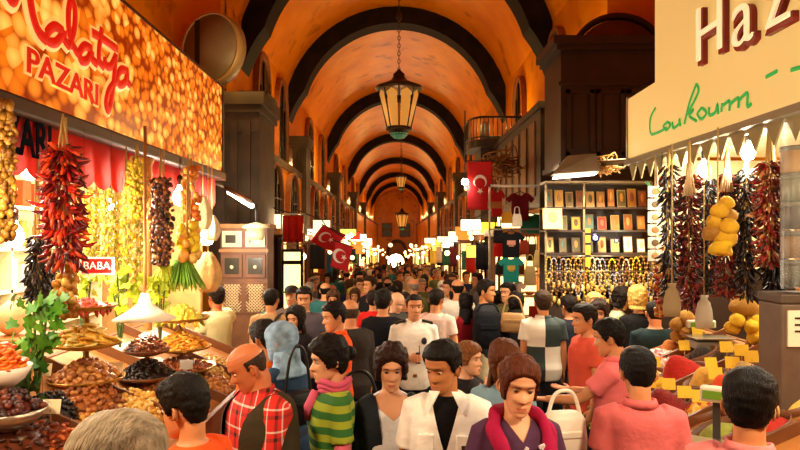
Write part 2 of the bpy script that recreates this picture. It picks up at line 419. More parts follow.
def z_hair(t, style):
    t = abs(t)*180/math.pi
    if style in ('short', 'crop', 'cap', 'thin'):
        pts = [(0, .066), (35, .066), (55, .060), (66, .038), (74, .0), (84, -.02), (90, .0), (104, .012), (118, -.03), (140, -.062), (180, -.072)]
        if style == 'thin': pts[0:3] = [(0, .085), (35, .088), (52, .066)]
    elif style == 'bald': pts = [(0, .5), (72, .5), (80, -.01), (90, -.01), (104, .01), (118, -.03), (140, -.06), (180, -.07)]
    elif style in ('bob',): pts = [(0, .052), (30, .050), (48, .03), (58, -.05), (70, -.085), (110, -.10), (180, -.115)]
    elif style in ('long',): pts = [(0, .070), (20, .066), (48, .03), (60, -.06), (75, -.115), (180, -.119)]
    elif style == 'pixie': pts = [(0, .070), (25, .060), (45, .036), (60, -.015), (72, -.052), (100, -.056), (140, -.085), (180, -.09)]
    elif style == 'bun': pts = [(0, .060), (30, .050), (50, .035), (66, .0), (78, -.035), (90, -.03), (118, -.05), (140, -.075), (180, -.08)]
    elif style == 'scarf': pts = [(0, .058), (30, .050), (45, .02), (52, -.05), (48, -.1), (60, -.119), (180, -.119)]
    for a, b in zip(pts[:-1], pts[1:]):
        if t <= b[0]: u = (t-a[0])/max(1e-6, b[0]-a[0]); return a[1]+(b[1]-a[1])*u
    return pts[-1][1]
def hair_mesh(style, seed=0, vol=1.0):
    th = {'short': .015, 'crop': .006, 'cap': .006, 'thin': .008, 'bald': .006, 'bob': .026, 'long': .022, 'bun': .015, 'pixie': .019, 'scarf': .023}[style]*vol
    mb = MB(); rings = []; nu = 64
    for z in list(np.linspace(-.1195, .09, 46))+[.098, .104, .109, .1125, .115, .1163]:
        row = []
        for k in range(nu):
            t = 2*math.pi*k/nu; tt = t if t <= math.pi else t-2*math.pi
            p = hpoint(z, t); n = (p-Vector((0, .004, .005 if z > 0 else z*.6))).normalized()
            zh = z_hair(tt, style); m = sm01(-.005, .006, z-zh)
            if style == 'bald': m *= 1-sm01(.035, .055, z)
            nz = noise.noise(Vector((p.x*38+seed, p.y*38, p.z*(60 if style != 'bob' else 40))))
            top = 1+.55*sm01(.03, .11, z)*(style in ('short', 'bob', 'long', 'bun', 'pixie'))
            o = (th*top*(1+(.3 if style not in ('bob', 'pixie') else .45)*nz)) if style != 'scarf' else th*(1+.12*nz)
            row.append(p+n*(o*m-.014*(1-m)))
        rings.append(row)
    mb.loft(rings)
    if style == 'bun': mb.ell((0, .118, .02), (.045, .038, .042), 14, 10)
    if style == 'long' or style == 'bob':
        L = .20 if style == 'long' else .035; R_ = []
        for i in range(7):
            u = i/6; z = -.06-L*u; row_o = []; row_i = []
            for k in range(25):
                t = R(66)+(2*math.pi-2*R(66))*k/24; nz = noise.noise(Vector((k*.9+seed, u*3, 1)))
                rr = .092+.012*u+.008*nz; row_o.append(Vector((rr*math.sin(t)*.95, .012+.022*u-rr*math.cos(t)*.9, z)))
                row_i.append(Vector((rr*.72*math.sin(t), .016+.022*u-rr*.72*math.cos(t)*.9, z)))
            R_.append(row_o+row_i[::-1])
        mb.loft(R_)
    if style == 'scarf':
        R_ = []
        for z, a, b, y in ((-.06, .082, .098, .02), (-.10, .082, .092, .025), (-.14, .09, .092, .02), (-.18, .125, .105, .02), (-.215, .165, .115, .022), (-.23, .165, .115, .022)):
            R_.append([(a*math.sin(t)*(1+.03*math.sin(7*t)), y-b*math.cos(t)*(1+.03*math.sin(9*t)), z) for t in np.linspace(0, 6.2832, 40, endpoint=False)])
        mb.loft(R_)
    return mb
def stripe_mat(nm, cols, period, axis='Z', rough=.85):
    m = bpy.data.materials.new(nm); m.use_nodes = True; nt = m.node_tree; b = nt.nodes['Principled BSDF']; tc = nt.nodes.new('ShaderNodeTexCoord'); sx = nt.nodes.new('ShaderNodeSeparateXYZ'); nt.links.new(tc.outputs['Object'], sx.inputs[0])
    ml = nt.nodes.new('ShaderNodeMath'); ml.operation = 'MULTIPLY'; ml.inputs[1].default_value = 1/period; nt.links.new(sx.outputs[axis], ml.inputs[0])
    fr = nt.nodes.new('ShaderNodeMath'); fr.operation = 'FRACT'; nt.links.new(ml.outputs[0], fr.inputs[0])
    r = nt.nodes.new('ShaderNodeValToRGB'); r.color_ramp.interpolation = 'CONSTANT'; e = r.color_ramp.elements
    tot = sum(w_ for c, w_ in cols); acc = 0
    for i, (c, w_) in enumerate(cols):
        x = e[i] if i < 2 else e.new(acc); x.position = acc; x.color = (*rgb(c), 1); acc += w_/tot
    nt.links.new(fr.outputs[0], r.inputs[0]); nt.links.new(r.outputs[0], b.inputs['Base Color']); b.inputs['Roughness'].default_value = rough
    m['ramp'] = r.name; return m
def plaid_mat(nm):
    m = stripe_mat(nm, [('c01810', 4), ('1a1412', 1.6), ('c01810', 2), ('f0e8dc', .8), ('c01810', 1)], .11, 'Z'); nt = m.node_tree; b = nt.nodes['Principled BSDF']
    r1 = [n for n in nt.nodes if n.type == 'VALTORGB'][0]; sx = [n for n in nt.nodes if n.type == 'SEPXYZ'][0]
    ad = nt.nodes.new('ShaderNodeMath'); ad.operation = 'ADD'; nt.links.new(sx.outputs['X'], ad.inputs[0]); nt.links.new(sx.outputs['Y'], ad.inputs[1])
    ml = nt.nodes.new('ShaderNodeMath'); ml.operation = 'MULTIPLY'; ml.inputs[1].default_value = 9; nt.links.new(ad.outputs[0], ml.inputs[0]); fr = nt.nodes.new('ShaderNodeMath'); fr.operation = 'FRACT'; nt.links.new(ml.outputs[0], fr.inputs[0])
    r = nt.nodes.new('ShaderNodeValToRGB'); r.color_ramp.interpolation = 'CONSTANT'; e = r.color_ramp.elements
    e[0].color = (*rgb('d82818'), 1); e[1].position = .4; e[1].color = (*rgb('241614'), 1); x = e.new(.6); x.color = (*rgb('d82818'), 1); x = e.new(.82); x.color = (*rgb('f4ece0'), 1); x = e.new(.9); x.color = (*rgb('d82818'), 1)
    nt.links.new(fr.outputs[0], r.inputs[0]); mx = nt.nodes.new('ShaderNodeMixRGB'); mx.inputs[0].default_value = .5
    nt.links.new(r1.outputs[0], mx.inputs[1]); nt.links.new(r.outputs[0], mx.inputs[2]); nt.links.new(mx.outputs[0], b.inputs['Base Color']); return m
def quarter_mat(nm, zs, a, c):
    m = bpy.data.materials.new(nm); m.use_nodes = True; nt = m.node_tree; b = nt.nodes['Principled BSDF']; tc = nt.nodes.new('ShaderNodeTexCoord'); sx = nt.nodes.new('ShaderNodeSeparateXYZ'); nt.links.new(tc.outputs['Object'], sx.inputs[0])
    g1 = nt.nodes.new('ShaderNodeMath'); g1.operation = 'GREATER_THAN'; g1.inputs[1].default_value = 0; nt.links.new(sx.outputs['X'], g1.inputs[0])
    g3 = nt.nodes.new('ShaderNodeMath'); g3.operation = 'GREATER_THAN'; g3.inputs[1].default_value = zs; nt.links.new(sx.outputs['Z'], g3.inputs[0])
    c_ = nt.nodes.new('ShaderNodeMath'); c_.operation = 'COMPARE'; c_.inputs[2].default_value = .1; nt.links.new(g1.outputs[0], c_.inputs[0]); nt.links.new(g3.outputs[0], c_.inputs[1])
    mx = nt.nodes.new('ShaderNodeMixRGB'); mx.inputs[1].default_value = (*rgb(a), 1); mx.inputs[2].default_value = (*rgb(c), 1); nt.links.new(c_.outputs[0], mx.inputs[0]); nt.links.new(mx.outputs[0], b.inputs['Base Color']); b.inputs['Roughness'].default_value = .85; return m
def cut_v(me, z0, hw, ztop, side=-1, round_=False):
    """open a V neckline: drop the cloth in front between the two lines from (0, z0) to (+-hw, ztop)"""
    bm = bmesh.new(); bm.from_mesh(me)
    for sx in (-1, 1):
        nrm = Vector((ztop-z0, 0, -sx*hw)).normalized() if True else None
        bmesh.ops.bisect_plane(bm, geom=bm.verts[:]+bm.edges[:]+bm.faces[:], plane_co=(0, 0, z0), plane_no=Vector((sx*(ztop-z0), 0, -hw)).normalized())
    dele = []
    for f in bm.faces:
        c = f.calc_center_median()
        if c.y < .0 and c.z > z0 and abs(c.x) < hw*(c.z-z0)/(ztop-z0): dele.append(f)
    bmesh.ops.delete(bm, geom=dele, context='FACES'); bm.to_mesh(me); bm.free()
class Fig: pass
ARM0 = ((.14, .02, -1), (.06, -.28, -1), 'relaxed', None)
def figure(h=None, a=0, lean=0, roll=0, hy=0, hp=0, hr=0, female=False, girth=1, skin='tan', hair='short', hcol='1a120e', vol=1, top='tee', tmat=None, legs='trousers', lcol='1c1c24', L=None, Rr=None, name='person', vox=.016, collar=False, neck=None, hem=.80, twist=0, loose=1, shoecol='1a1412', seed=0, torso_skin=True):
    root = bpy.data.objects.new(name, None); COL.objects.link(root)
    f = Fig(); f.root = root
    sk = mat('skin_'+skin, SKIN[skin], .5, var=.08, vs=9, spec=.35)
    lipm = mat('lip_'+('f' if female else 'm')+skin, 'b8654e' if female else 'b0704e', .45)
    bc = hcol if isinstance(hcol, str) and hcol not in ('b8a890', '8a7c66', 'c89c50', 'c8a060') else '4a3424'
    darkm = mat('brow_'+bc, bc, .5)
    U = Matrix.Translation((0, 0, .95)) @ Matrix.Rotation(R(twist), 4, 'Z') @ Matrix.Rotation(R(roll), 4, 'Y') @ Matrix.Rotation(R(lean), 4, 'X') @ Matrix.Translation((0, 0, -.95))
    def B(p):
        p = Vector(p); w_ = sm01(.88, 1.12, p.z); return p.lerp(U @ p, w_)
    T = [(z, w_*(1-.06*sm01(1.1, 1.3, z)), d_, y_) for z, w_, d_, y_ in (TF if female else TM)]; sh = .153 if female else .174
    def torso(mb, inf, z0, z1):
        rows = [t for t in T if z0-1e-6 <= t[0] <= z1+1e-6]
        if rows[0][0] > z0+.005: rows.insert(0, (z0,)+rows[0][1:])
        mb.loft([[B(p) for p in ring_((0, yo-(.012*(girth-1)*10 if 1.0 <= z <= 1.2 else 0), z), hw*girth+inf*(1 if z < 1.44 else .6), hd*girth+inf*(1 if z < 1.44 else .6))] for z, hw, hd, yo in rows])
        if female:
            for sx in (-1, 1): mb.ell(B((sx*.068, -.088, 1.265)), (.066+inf*.6, .052+inf*.6, .062+inf*.6), 12, 9)
    arms = {}
    for sd, spec in ((1, L or ARM0), (-1, Rr or ARM0)):
        u1, u2, hnd, palm = (tuple(spec)+(None,)*4)[:4]
        u1 = Vector((u1[0]*sd, u1[1], u1[2])).normalized(); u2 = Vector((u2[0]*sd, u2[1], u2[2])).normalized()
        U3 = U.to_3x3(); S0 = B((sd*.11, .012, 1.405)); S = B((sd*sh, .008, 1.395)); u1 = U3 @ u1; u2 = U3 @ u2
        E = S+u1*.285; W = E+u2*.245
        arms[sd] = (S0, S, E, W, u1, u2, hnd or 'relaxed', palm)
    gs = girth**.5*(.9 if female else 1)
    def arm_tube(mb, sd, inf, frac=2.0, cuff=0):
        S0, S, E, W, u1, u2 = arms[sd][:6]
        pts = [S0, S, S.lerp(E, .5), E-u1*.03, E+u2*.025, E.lerp(W, .4), W]; rad = [.062*gs, .058*gs, .049*gs, .041*gs, .040*gs, .040*gs, .027*gs]
        if frac < 1: pts = [S0, S, S.lerp(E, frac*.6), S.lerp(E, frac)]; rad = [.064*gs, .061*gs, .055*gs, .053*gs]; infs = [inf, inf, inf+.004, inf+.010]
        else: infs = [inf]*7; 
        mb.tube(pts, [r+i for r, i in zip(rad, infs)], 14)
    # head frame
    nk = B((0, .012, 1.50)); Hc = B((0, -.006, 1.634)); Rh = U.to_3x3() @ Matrix.Rotation(R(hy), 3, 'Z') @ Matrix.Rotation(R(hp), 3, 'X') @ Matrix.Rotation(R(hr), 3, 'Y')
    piv = B((0, .012, 1.53)); off = Rh @ Vector((0, -.018, .096)); MH = Matrix.Translation(piv+off) @ Rh.to_4x4() @ Matrix.Scale(1.06, 4)
    f.MH = MH; f.B = B; f.arms = arms
    # body
    mb = MB(); torso(mb, 0, .80, 1.475)
    mb.tube([B((0, .018, 1.42)), B((0, .012, 1.48)), MH @ Vector((0, .022, -.085)), MH @ Vector((0, .018, -.03))], [.064*gs, .057*gs, .056*gs, .058*gs], 16)
    for sd in (1, -1): arm_tube(mb, sd, 0)
    for sd in (1, -1):
        x = sd*.09; st = .05*sd
        mb.tube([(x, 0, .88), (x, -.01, .7), (x, -.012+st, .49), (x, .005+st, .40), (x, .03+st, .09)], [.095*girth, .082*girth, .056, .056, .038], 14)
        mb.loft([[(x+w_*math.cos(q), st-.0+yy+0*math.sin(q), .005+hh*(.5+.5*math.sin(q))) for q in np.linspace(0, 6.2832, 10, endpoint=False)] for yy, w_, hh in ((.07, .025, .05), (.04, .034, .085), (-.03, .038, .075), (-.11, .042, .045), (-.15, .03, .03))])
    bm_ = remesh(mb, vox, 2); fb = MB(); fb.add([v.co for v in bm_.vertices], [tuple(p.vertices) for p in bm_.polygons], 0)
    hm = HEADS[female]
    k0 = len(fb.f); fb.add(hm.v, hm.f, 0, MH); fb.m[k0:] = hm.m
    for sd in (1, -1):
        S0, S, E, W, u1, u2, hn, palm = arms[sd][:8]
        w_ = Vector(palm) if palm else (U.to_3x3() @ Vector((-sd, 0, 0)))
        if palm: w_ = Vector((palm[0]*sd, palm[1], palm[2]))
        w_ = (w_-u2*w_.dot(u2)); w_ = w_.normalized() if w_.length > 1e-3 else u2.orthogonal().normalized()
        v_ = u2.cross(w_)*(-sd); M = Matrix((( u2.x, v_.x, w_.x, W.x), (u2.y, v_.y, w_.y, W.y), (u2.z, v_.z, w_.z, W.z), (0, 0, 0, 1)))
        hme = HANDS[hn]; fb.add([v.co for v in hme.vertices], [tuple(p.vertices) if v_.dot(u2.cross(w_)) > 0 else tuple(p.vertices)[::-1] for p in hme.polygons], 0, M @ Matrix.Diagonal((gs,)*3+(1,)))
        arms[sd] = arms[sd]+(M,)
    f.body = fb.build('body', [sk, lipm, EYEW, darkm], root)
    # hair
    if hair: f.hair = hair_mesh(hair, seed, vol).build('headscarf' if hair == 'scarf' else 'hair', hcol if not isinstance(hcol, str) else HAIRM(hcol), root); f.hair.data.transform(MH)
    # clothes
    inf = .013*loose
    mb = MB(); torso(mb, inf, hem, 1.475)
    fr = {'tee': .55, 'polo': .6, 'shirt': 2, 'sleeveless': 0, 'half': .75}[top]
    if fr:
        for sd in (1, -1): arm_tube(mb, sd, inf*.85, fr)
    me = remesh(mb, vox*.85, 3)
    if neck: cut_v(me, *neck)
    me.materials.append(tmat); f.top = link('shirt' if top in ('shirt', 'polo') else 'top', me, root)
    if collar:
        mb = MB(); rows = []
        for z, r_, dz in ((1.462, .062, 0), (1.50, .064, 0), (1.498, .072, .0), (1.455, .086, 0)):
            rows.append([B((r_*1.12*math.sin(t), .014-r_*math.cos(t), z-.022*max(0, math.cos(t))**3)) for t in np.linspace(.22, 6.2832-.22, 28)])
        mb.loft(rows+[rows[0]], caps=False) if False else mb.loft([list(r) for r in zip(*rows)], caps=True)
        mb.build('collar', collar if not isinstance(collar, bool) else tmat, root)
    lm = cloth(lcol)
    mb = MB()
    if legs == 'trousers':
        torso(mb, .008, .80, 1.0)
        for sd in (1, -1):
            x = sd*.09; st = .05*sd; mb.tube([(x, 0, .90), (x, -.01, .7), (x, -.01+st, .48), (x, .01+st, .3), (x, .02+st, .07)], [.103*girth, .095*girth, .074, .07, .068], 14)
        me = remesh(mb, vox*1.1, 3); me.materials.append(lm); link('trousers', me, root)
    else:
        R_ = [[B(p) for p in ring_((0, .0, z), w_*girth, d_*girth)] for z, w_, d_ in ((1.0, .168, .116), (.9, .186, .13), (.7, .2, .15), (.4, .22, .18), (.16, .24, .21))]; mb.loft(R_); mb.build('skirt', lm, root)
    for sd in (1, -1):
        x = sd*.09; st = .05*sd; mb = MB()
        mb.loft([[(x+w_*math.cos(q), st+yy, .0+hh*(.5+.5*math.sin(q))) for q in np.linspace(0, 6.2832, 12, endpoint=False)] for yy, w_, hh in ((.09, .03, .075), (.05, .043, .105), (-.03, .046, .095), (-.11, .05, .06), (-.165, .036, .04))]); mb.build('shoe', mat('shoe_'+shoecol, shoecol, .5), root)
    f.a = a; return f
def place(f, px, ytop, d, label, group=None):
    """stand the figure so that the crown of its head is seen at (px, ytop) from d metres down the arcade"""
    topl = f.MH @ Vector((0, .01, .1165+.018)); ztop = gz(ytop, d); z0 = FZ(d); s = (ztop-z0)/topl.z
    rot = Matrix.Rotation(R(f.a), 3, 'Z'); off = rot @ Vector((topl.x, topl.y, 0))*s; x = gx(px, d)
    f.root.location = (x-off.x, d-off.y, z0); f.root.rotation_euler = (0, 0, R(f.a)); f.root.scale = (s, s, s)
    tag(f.root, label, 'person', group); f.s = s
    if not .86 < s < 1.12: print('SCALE', round(s, 3), label)
    return f
def sub(f, mb, nm, m): return mb.build(nm, m, f.root)
BENT = ((.12, -.15, -1), (-.35, -1, .1), 'grip', None)
# 1 grey haired man, bottom left
f = place(figure(a=168, hp=10, skin='fair', hair='short', hcol='8a7c66', tmat=cloth('d8c8a8'), top='polo', vol=.55, lcol='3a3430'), 120, 405, 1.42, 'grey haired person seen from behind beside the front tray of reddish dates')
# 2 orange man in profile
f = place(figure(a=-112, hp=14, skin='tan', hcol='14100c', tmat=cloth('e8541a'), top='tee', L=BENT, seed=3, vol=1.15), 180, 374, 2.75, 'black haired young man in an orange top bending over the nut counter')
# 3 plaid shirt and vest
PLAID = plaid_mat('plaid_cloth')
f = place(figure(a=-48, lean=4, hp=24, hy=-26, skin='red', hair='bald', hcol='3a2c22', tmat=PLAID, top='shirt', girth=1.2, L=((.1, -.35, -.9), (-.55, -.9, .15), 'grip', None), Rr=((.1, -.3, -.9), (-.3, -1, .3), 'grip', None), collar=True), 238, 343, 3.5, 'balding man in a red plaid shirt and dark vest examining goods in his hands')
def vest(f, m, inf=.03, z0=.82, T=TM, g=1.12, v=(1.0, .10, 1.5)):
    mb = MB(); rows = [t for t in T if z0 <= t[0] <= 1.42]
    mb.loft([[f.B(p) for p in ring_((0, yo, z), hw*g+(inf if z < 1.2 else .012 if z < 1.3 else -.012), hd*g+inf)] for z, hw, hd, yo in rows]+[[f.B(p) for p in ring_((0, .014, 1.46), .115*g, .085*g)]])
    for sx in (-1, 1): mb.ell(f.B((sx*.105, .012, 1.40)), (.065, .11, .09), 14, 10)
    me = remesh(mb, .015, 2); cut_v(me, *v); me.materials.append(m); return link('vest', me, f.root)
vest(f, cloth('38301e'), inf=.042, v=(.80, .13, 1.44), g=1.2)
M = f.arms[1][-1]
o = bpy.data.objects.new('paper_packet', None); COL.objects.link(o); tag(o, 'small green and white packet held by the plaid shirted man', 'packet')
bpy.context.view_layer.update()
def in_hand(f, sd, o, off=(.08, 0, .03)):
    Mw = Matrix.LocRotScale(f.root.location, f.root.rotation_euler, f.root.scale) @ f.arms[sd][-1]; p = Mw @ Vector(off); o.location = p; return Mw
in_hand(f, 1, o); mb = MB(); mb.box((-.035, -.02, -.05), (.035, .02, .05), bevel=.006); mb.build('packet', mat('packet_white', 'e0dcc8', .5), o); mb = MB(); mb.box((-.036, -.021, -.02), (.036, .021, .02)); mb.build('band', mat('packet_green', '3a6a30', .5), o)
# 4 orange tee behind
place(figure(a=-128, hp=10, hcol='20160f', tmat=cloth('ee6a14'), Rr=((.1, -.6, -.5), (-.3, -.7, .7), 'grip', None), seed=5), 263, 319, 4.55, 'man in a bright orange t shirt behind the balding man, beside the headscarf')
# 5 headscarf and denim jacket
SCARF = mat('scarf_cloth', '7c9cb8', .8, var=.55, vs=11, bump=.4, bs=14)
f = place(figure(a=-118, hp=8, female=True, skin='fair', hair='scarf', hcol=SCARF, tmat=cloth('28405c'), top='shirt', legs='skirt', lcol='20283a', girth=1.12, hem=.78, L=BENT), 281, 321, 4.45, 'woman in a pale blue patterned headscarf and denim jacket')
def shoulder_bag(loc, w_, h, dp, m, label, rz=0, strap=.5, nm='handbag'):
    t = thing(nm, label, 'bag', loc, rz); mb = MB()
    mb.loft([[p for p in ring_((0, 0, z), w_/2*k, dp/2*k, 20, 4)] for z, k in ((0, .86), (.02, .96), (h*.5, 1), (h*.9, .9), (h, .74))]); mb.build('body', m, t)
    mb = MB(); mb.tube(cr([(-w_*.42, 0, h*.85), (-w_*.25, 0, h+strap*.75), (0, 0, h+strap), (w_*.25, 0, h+strap*.75), (w_*.42, 0, h*.85)], 6), .011, 8); mb.build('strap', m, t)
    mb = MB(); mb.box((-w_*.3, -dp*.54, h*.55), (w_*.3, -dp*.44, h*.7), bevel=.008); mb.build('flap', m, t)
p = P(298, 424, 4.25); shoulder_bag(p, .22, .22, .12, mat('leather_black', '14161c', .4), 'dark leather handbag hanging behind the denim jacket', R(30), .30)
# 6 green striped woman
STR6 = stripe_mat('stripe_cloth', [('98a828', 3), ('2c6a28', 3)], .085, 'Z')
f = place(figure(a=-72, hp=6, female=True, skin='fair', hair='bun', hcol='120c0a', vol=1.5, tmat=STR6, top='half', seed=9, girth=1.06, L=((.12, .05, -1), (0, -.25, -1), 'relaxed', None)), 329, 336, 3.75, 'dark haired woman in a green striped top with pink scarf, in profile')
mb = MB()
for k in range(3): mb.tube([f.B((.082*math.sin(t)*(1+.06*k), .012-.080*math.cos(t)*(1+.06*k), 1.445+.028*k+.01*math.sin(3*t))) for t in np.linspace(0, 6.2832, 26)], .019, 8)
mb.tube([f.B((0, -.10, 1.45)), f.B((.01, -.145, 1.36)), f.B((.0, -.15, 1.28))], [.025, .03, .015], 8)
sub(f, mb, 'scarf', cloth('d05878'))
mb = MB()
for sd in (1, -1):
    S0, S, E, W, u1, u2 = f.arms[sd][:6]; mb.tube([S.lerp(E, .6), E-u1*.03, E+u2*.025, E.lerp(W, .5), W], [.05, .047, .046, .044, .034], 12)
    sub(f, mb, 'sleeve', cloth('d86880')); mb = MB()
p = P(358, 462, 3.95); shoulder_bag((p.x, p.y, p.z), .34, .36, .14, mat('leather_black'), 'big black leather shoulder bag between the striped woman and the white top', R(20), .2)
# 7 woman in white top and dark cardigan
f = place(figure(a=8, hp=6, hy=-4, female=True, skin='fair', hair='pixie', hcol='2c1812', vol=1.5, tmat=cloth('e4e8ee'), top='sleeveless', girth=1.15, neck=(1.33, .15, 1.45), seed=14), 391, 346, 3.8, 'curly haired woman in a white scoop neck top and dark cardigan')
mb = MB(); rows = [t for t in TF if .80 <= t[0] <= 1.42]
mb.loft([[f.B(p) for p in ring_((0, yo, z), hw*1.15*(1-.05*sm01(1.1, 1.3, z))+.026, hd*1.15+.028)] for z, hw, hd, yo in rows]+[[f.B(p) for p in ring_((0, .014, 1.455), .105, .085)]])
for sx in (-1, 1): mb.ell(f.B((sx*.068, -.088, 1.265)), (.082, .075, .08), 12, 9)
for sd in (1, -1):
    S0, S, E, W, u1, u2 = f.arms[sd][:6]; mb.tube([S0, S, S.lerp(E, .5), E, E.lerp(W, .5), W], [.075, .072, .062, .055, .05, .04], 12)
me = remesh(mb, .014, 3); cut_v(me, .55, .10, 1.46); me.materials.append(cloth('1e242c')); link('cardigan', me, f.root)
# 8 young man in open white shirt
f = place(figure(a=-8, hy=-30, hp=12, skin='olive', hair='short', hcol='0e0a08', vol=1.15, tmat=cloth('101012'), top='sleeveless', loose=.7, L=((.22, -.05, -1), (-.25, -.6, -.9), 'relaxed', None), Rr=((.2, .05, -1), (-.35, -.5, -.9), 'relaxed', None), seed=21), 441, 341, 3.42, 'young man in an open white short sleeved shirt over a black t shirt')
mb = MB(); rows = [t for t in TM if .80 <= t[0] <= 1.42]
mb.loft([[f.B(p) for p in ring_((0, yo, z), hw*(1-.06*sm01(1.1, 1.3, z))+.022, hd+.026)] for z, hw, hd, yo in rows]+[[f.B(p) for p in ring_((0, .014, 1.465), .10, .085)], [f.B(p) for p in ring_((0, .016, 1.485), .078, .07)]])
for sd in (1, -1):
    S0, S, E = f.arms[sd][:3]; mb.tube([S0, S, S.lerp(E, .45), S.lerp(E, .78)], [.076, .074, .070, .070], 14)
me = remesh(mb, .013, 3); cut_v(me, 1.19, .078, 1.47); WSH = cloth('faf6ee', 'white_shirt'); me.materials.append(WSH); link('shirt', me, f.root)
for sx in (-1, 1):
    mb = MB(); pts = [(.03, -.088, 1.505), (.085, -.06, 1.50), (.105, -.085, 1.43), (.085, -.128, 1.40), (.062, -.122, 1.45)]
    lo = [f.B((sx*x, y, z)) for x, y, z in pts]; hi = [f.B((sx*x*1.03, y-.014, z+.006)) for x, y, z in pts]; mb.loft([lo, hi], smooth=False); fixn(sub(f, mb, 'collar', WSH))
    mb = MB(); mb.box((sx*.10-.042, -.158, 1.215), (sx*.10+.042, -.146, 1.30), bevel=.005); sub(f, mb, 'pocket', WSH)
for z in (.9, .99, 1.08, 1.15): mb = MB(); mb.ell(f.B((0, -.152, z)), (.008, .004, .008), 8, 6); sub(f, mb, 'button', mat('button_dark', '3a322c', .4))
mb = MB(); mb.box((.085, -.163, 1.22), (.115, -.157, 1.25)); sub(f, mb, 'emblem', mat('button_dark'))
# 9 woman in purple with magenta scarf
f = place(figure(a=6, hp=8, hy=-3, hr=4, female=True, skin='fair', hair='pixie', hcol='54260f', vol=.72, tmat=cloth('4c2c48'), top='tee', girth=1.08, neck=(1.385, .055, 1.46), L=((.24, -.05, -1), (-.1, -.5, -.9), 'relaxed', None), Rr=((.30, -.1, -1), (-.55, -.85, -.25), 'relaxed', (0, .4, -1)), seed=30), 521, 355, 2.98, 'auburn haired woman in a purple t shirt with a magenta scarf')
mb = MB(); path = [(.11, -.168, 1.08), (.10, -.182, 1.22), (.105, -.165, 1.32), (.118, -.09, 1.43), (.10, .0, 1.475), (.06, .075, 1.49), (0, .09, 1.49), (-.06, .075, 1.49), (-.10, .0, 1.475), (-.118, -.09, 1.43), (-.085, -.165, 1.32), (-.04, -.19, 1.22), (-.02, -.185, 1.10)]
pts = cr([f.B(p) for p in path], 5); mb.tube(pts, [.030+.006*math.sin(i*.7) for i in range(len(pts))], 10); pts2 = cr([f.B((x*1.16, y*1.05, z-.012)) for x, y, z in path], 5); mb.tube(pts2, [.022+.005*math.sin(i*.9) for i in range(len(pts2))], 8)
sub(f, mb, 'scarf', cloth('9c1040'))
PRW = mat('print_white', 'e0dce0', .7)
for i, (x, z, an) in enumerate(((.03, 1.20, .5), (.05, 1.13, -.4), (-.0, 1.08, .2), (.07, 1.03, -.1), (.02, 1.0, .9), (.085, 1.2, 1.2))):
    mb = MB(); Mx = Matrix.Translation(f.B((x, -.150, z+.15))) @ Matrix.Rotation(an, 4, 'Y'); mb.box((-.035, -.006, -.006), (.035, .004, .006), 0, Mx); mb.box((-.04, -.006, -.014), (-.026, .004, .014), 0, Mx); mb.box((.026, -.006, -.014), (.04, .004, .014), 0, Mx); sub(f, mb, 'chest_print', PRW)
# 10 hand on chin
place(figure(a=48, hy=10, female=True, skin='fair', hair='bun', hcol='7a4a22', tmat=cloth('221c1c'), top='tee', Rr=((.05, -.6, -.8), (-.35, -.25, 1), 'relaxed', (-.3, .8, 0)), seed=33), 467, 341, 4.6, 'brown haired woman in black resting her chin on her hand')
# 11 light blue woman
place(figure(a=-20, hy=25, hp=14, female=True, skin='tan', hair='long', hcol='5a2e16', tmat=cloth('7ea0b4'), top='tee', vol=1.1, seed=35), 505, 342, 3.95, 'woman with long brown hair in a light blue top behind the magenta scarf')
p = P(564, 462, 3.5); shoulder_bag(p, .24, .27, .15, mat('leather_white', 'e8e0d0', .5), 'white shoulder bag behind the woman in purple', R(10), .12)
# 13 officer
OSH = cloth('f4eee0', 'uniform_shirt')
f = place(figure(a=3, hy=6, skin='tan', hair='crop', hcol='1a120c', tmat=OSH, top='half', collar=True, lcol='12141c', loose=1.3, Rr=((.15, -.1, -1), (-.75, -.8, .1), 'grip', None), seed=40), 414, 292.5, 6.5, 'uniformed officer in a white shirt with dark shoulder boards')
for sx in (-1, 1):
    mb = MB(); mb.loft([[f.B((sx*.085, -.03, 1.475)), f.B((sx*.085, .045, 1.475)), f.B((sx*.085, .045, 1.495)), f.B((sx*.085, -.03, 1.495))], [f.B((sx*.19, -.03, 1.445)), f.B((sx*.19, .045, 1.445)), f.B((sx*.19, .045, 1.47)), f.B((sx*.19, -.03, 1.47))]], smooth=False); fixn(sub(f, mb, 'shoulder_board', mat('board_navy', '14141c', .6)))
mb = MB(); mb.ell(f.B((.09, -.155, 1.30)), (.028, .008, .036), 12, 8); sub(f, mb, 'badge', mat('badge_dark', '2a2a34', .4))
mb = MB(); mb.loft([ring_((0, 0, z), .182, .13, 26) for z in (.93, .975)]); sub(f, mb, 'belt', BLACK)
mb = MB(); mb.box((-.02, -.145, .937), (.02, -.128, .968), bevel=.004); sub(f, mb, 'buckle', BRASS)
o = bpy.data.objects.new('handheld_radio', None); COL.objects.link(o); tag(o, 'small dark radio in the hand of the uniformed officer', 'radio'); in_hand(f, -1, o, (.07, 0, .035)); mb = MB(); mb.box((-.022, -.018, -.05), (.022, .018, .06), bevel=.006); mb.build('case', mat('radio_black', '1c1a18', .4), o); mb = MB(); mb.tube([(.012, 0, .05), (.012, 0, .13)], .005, 6); mb.build('antenna', mat('radio_black'), o)
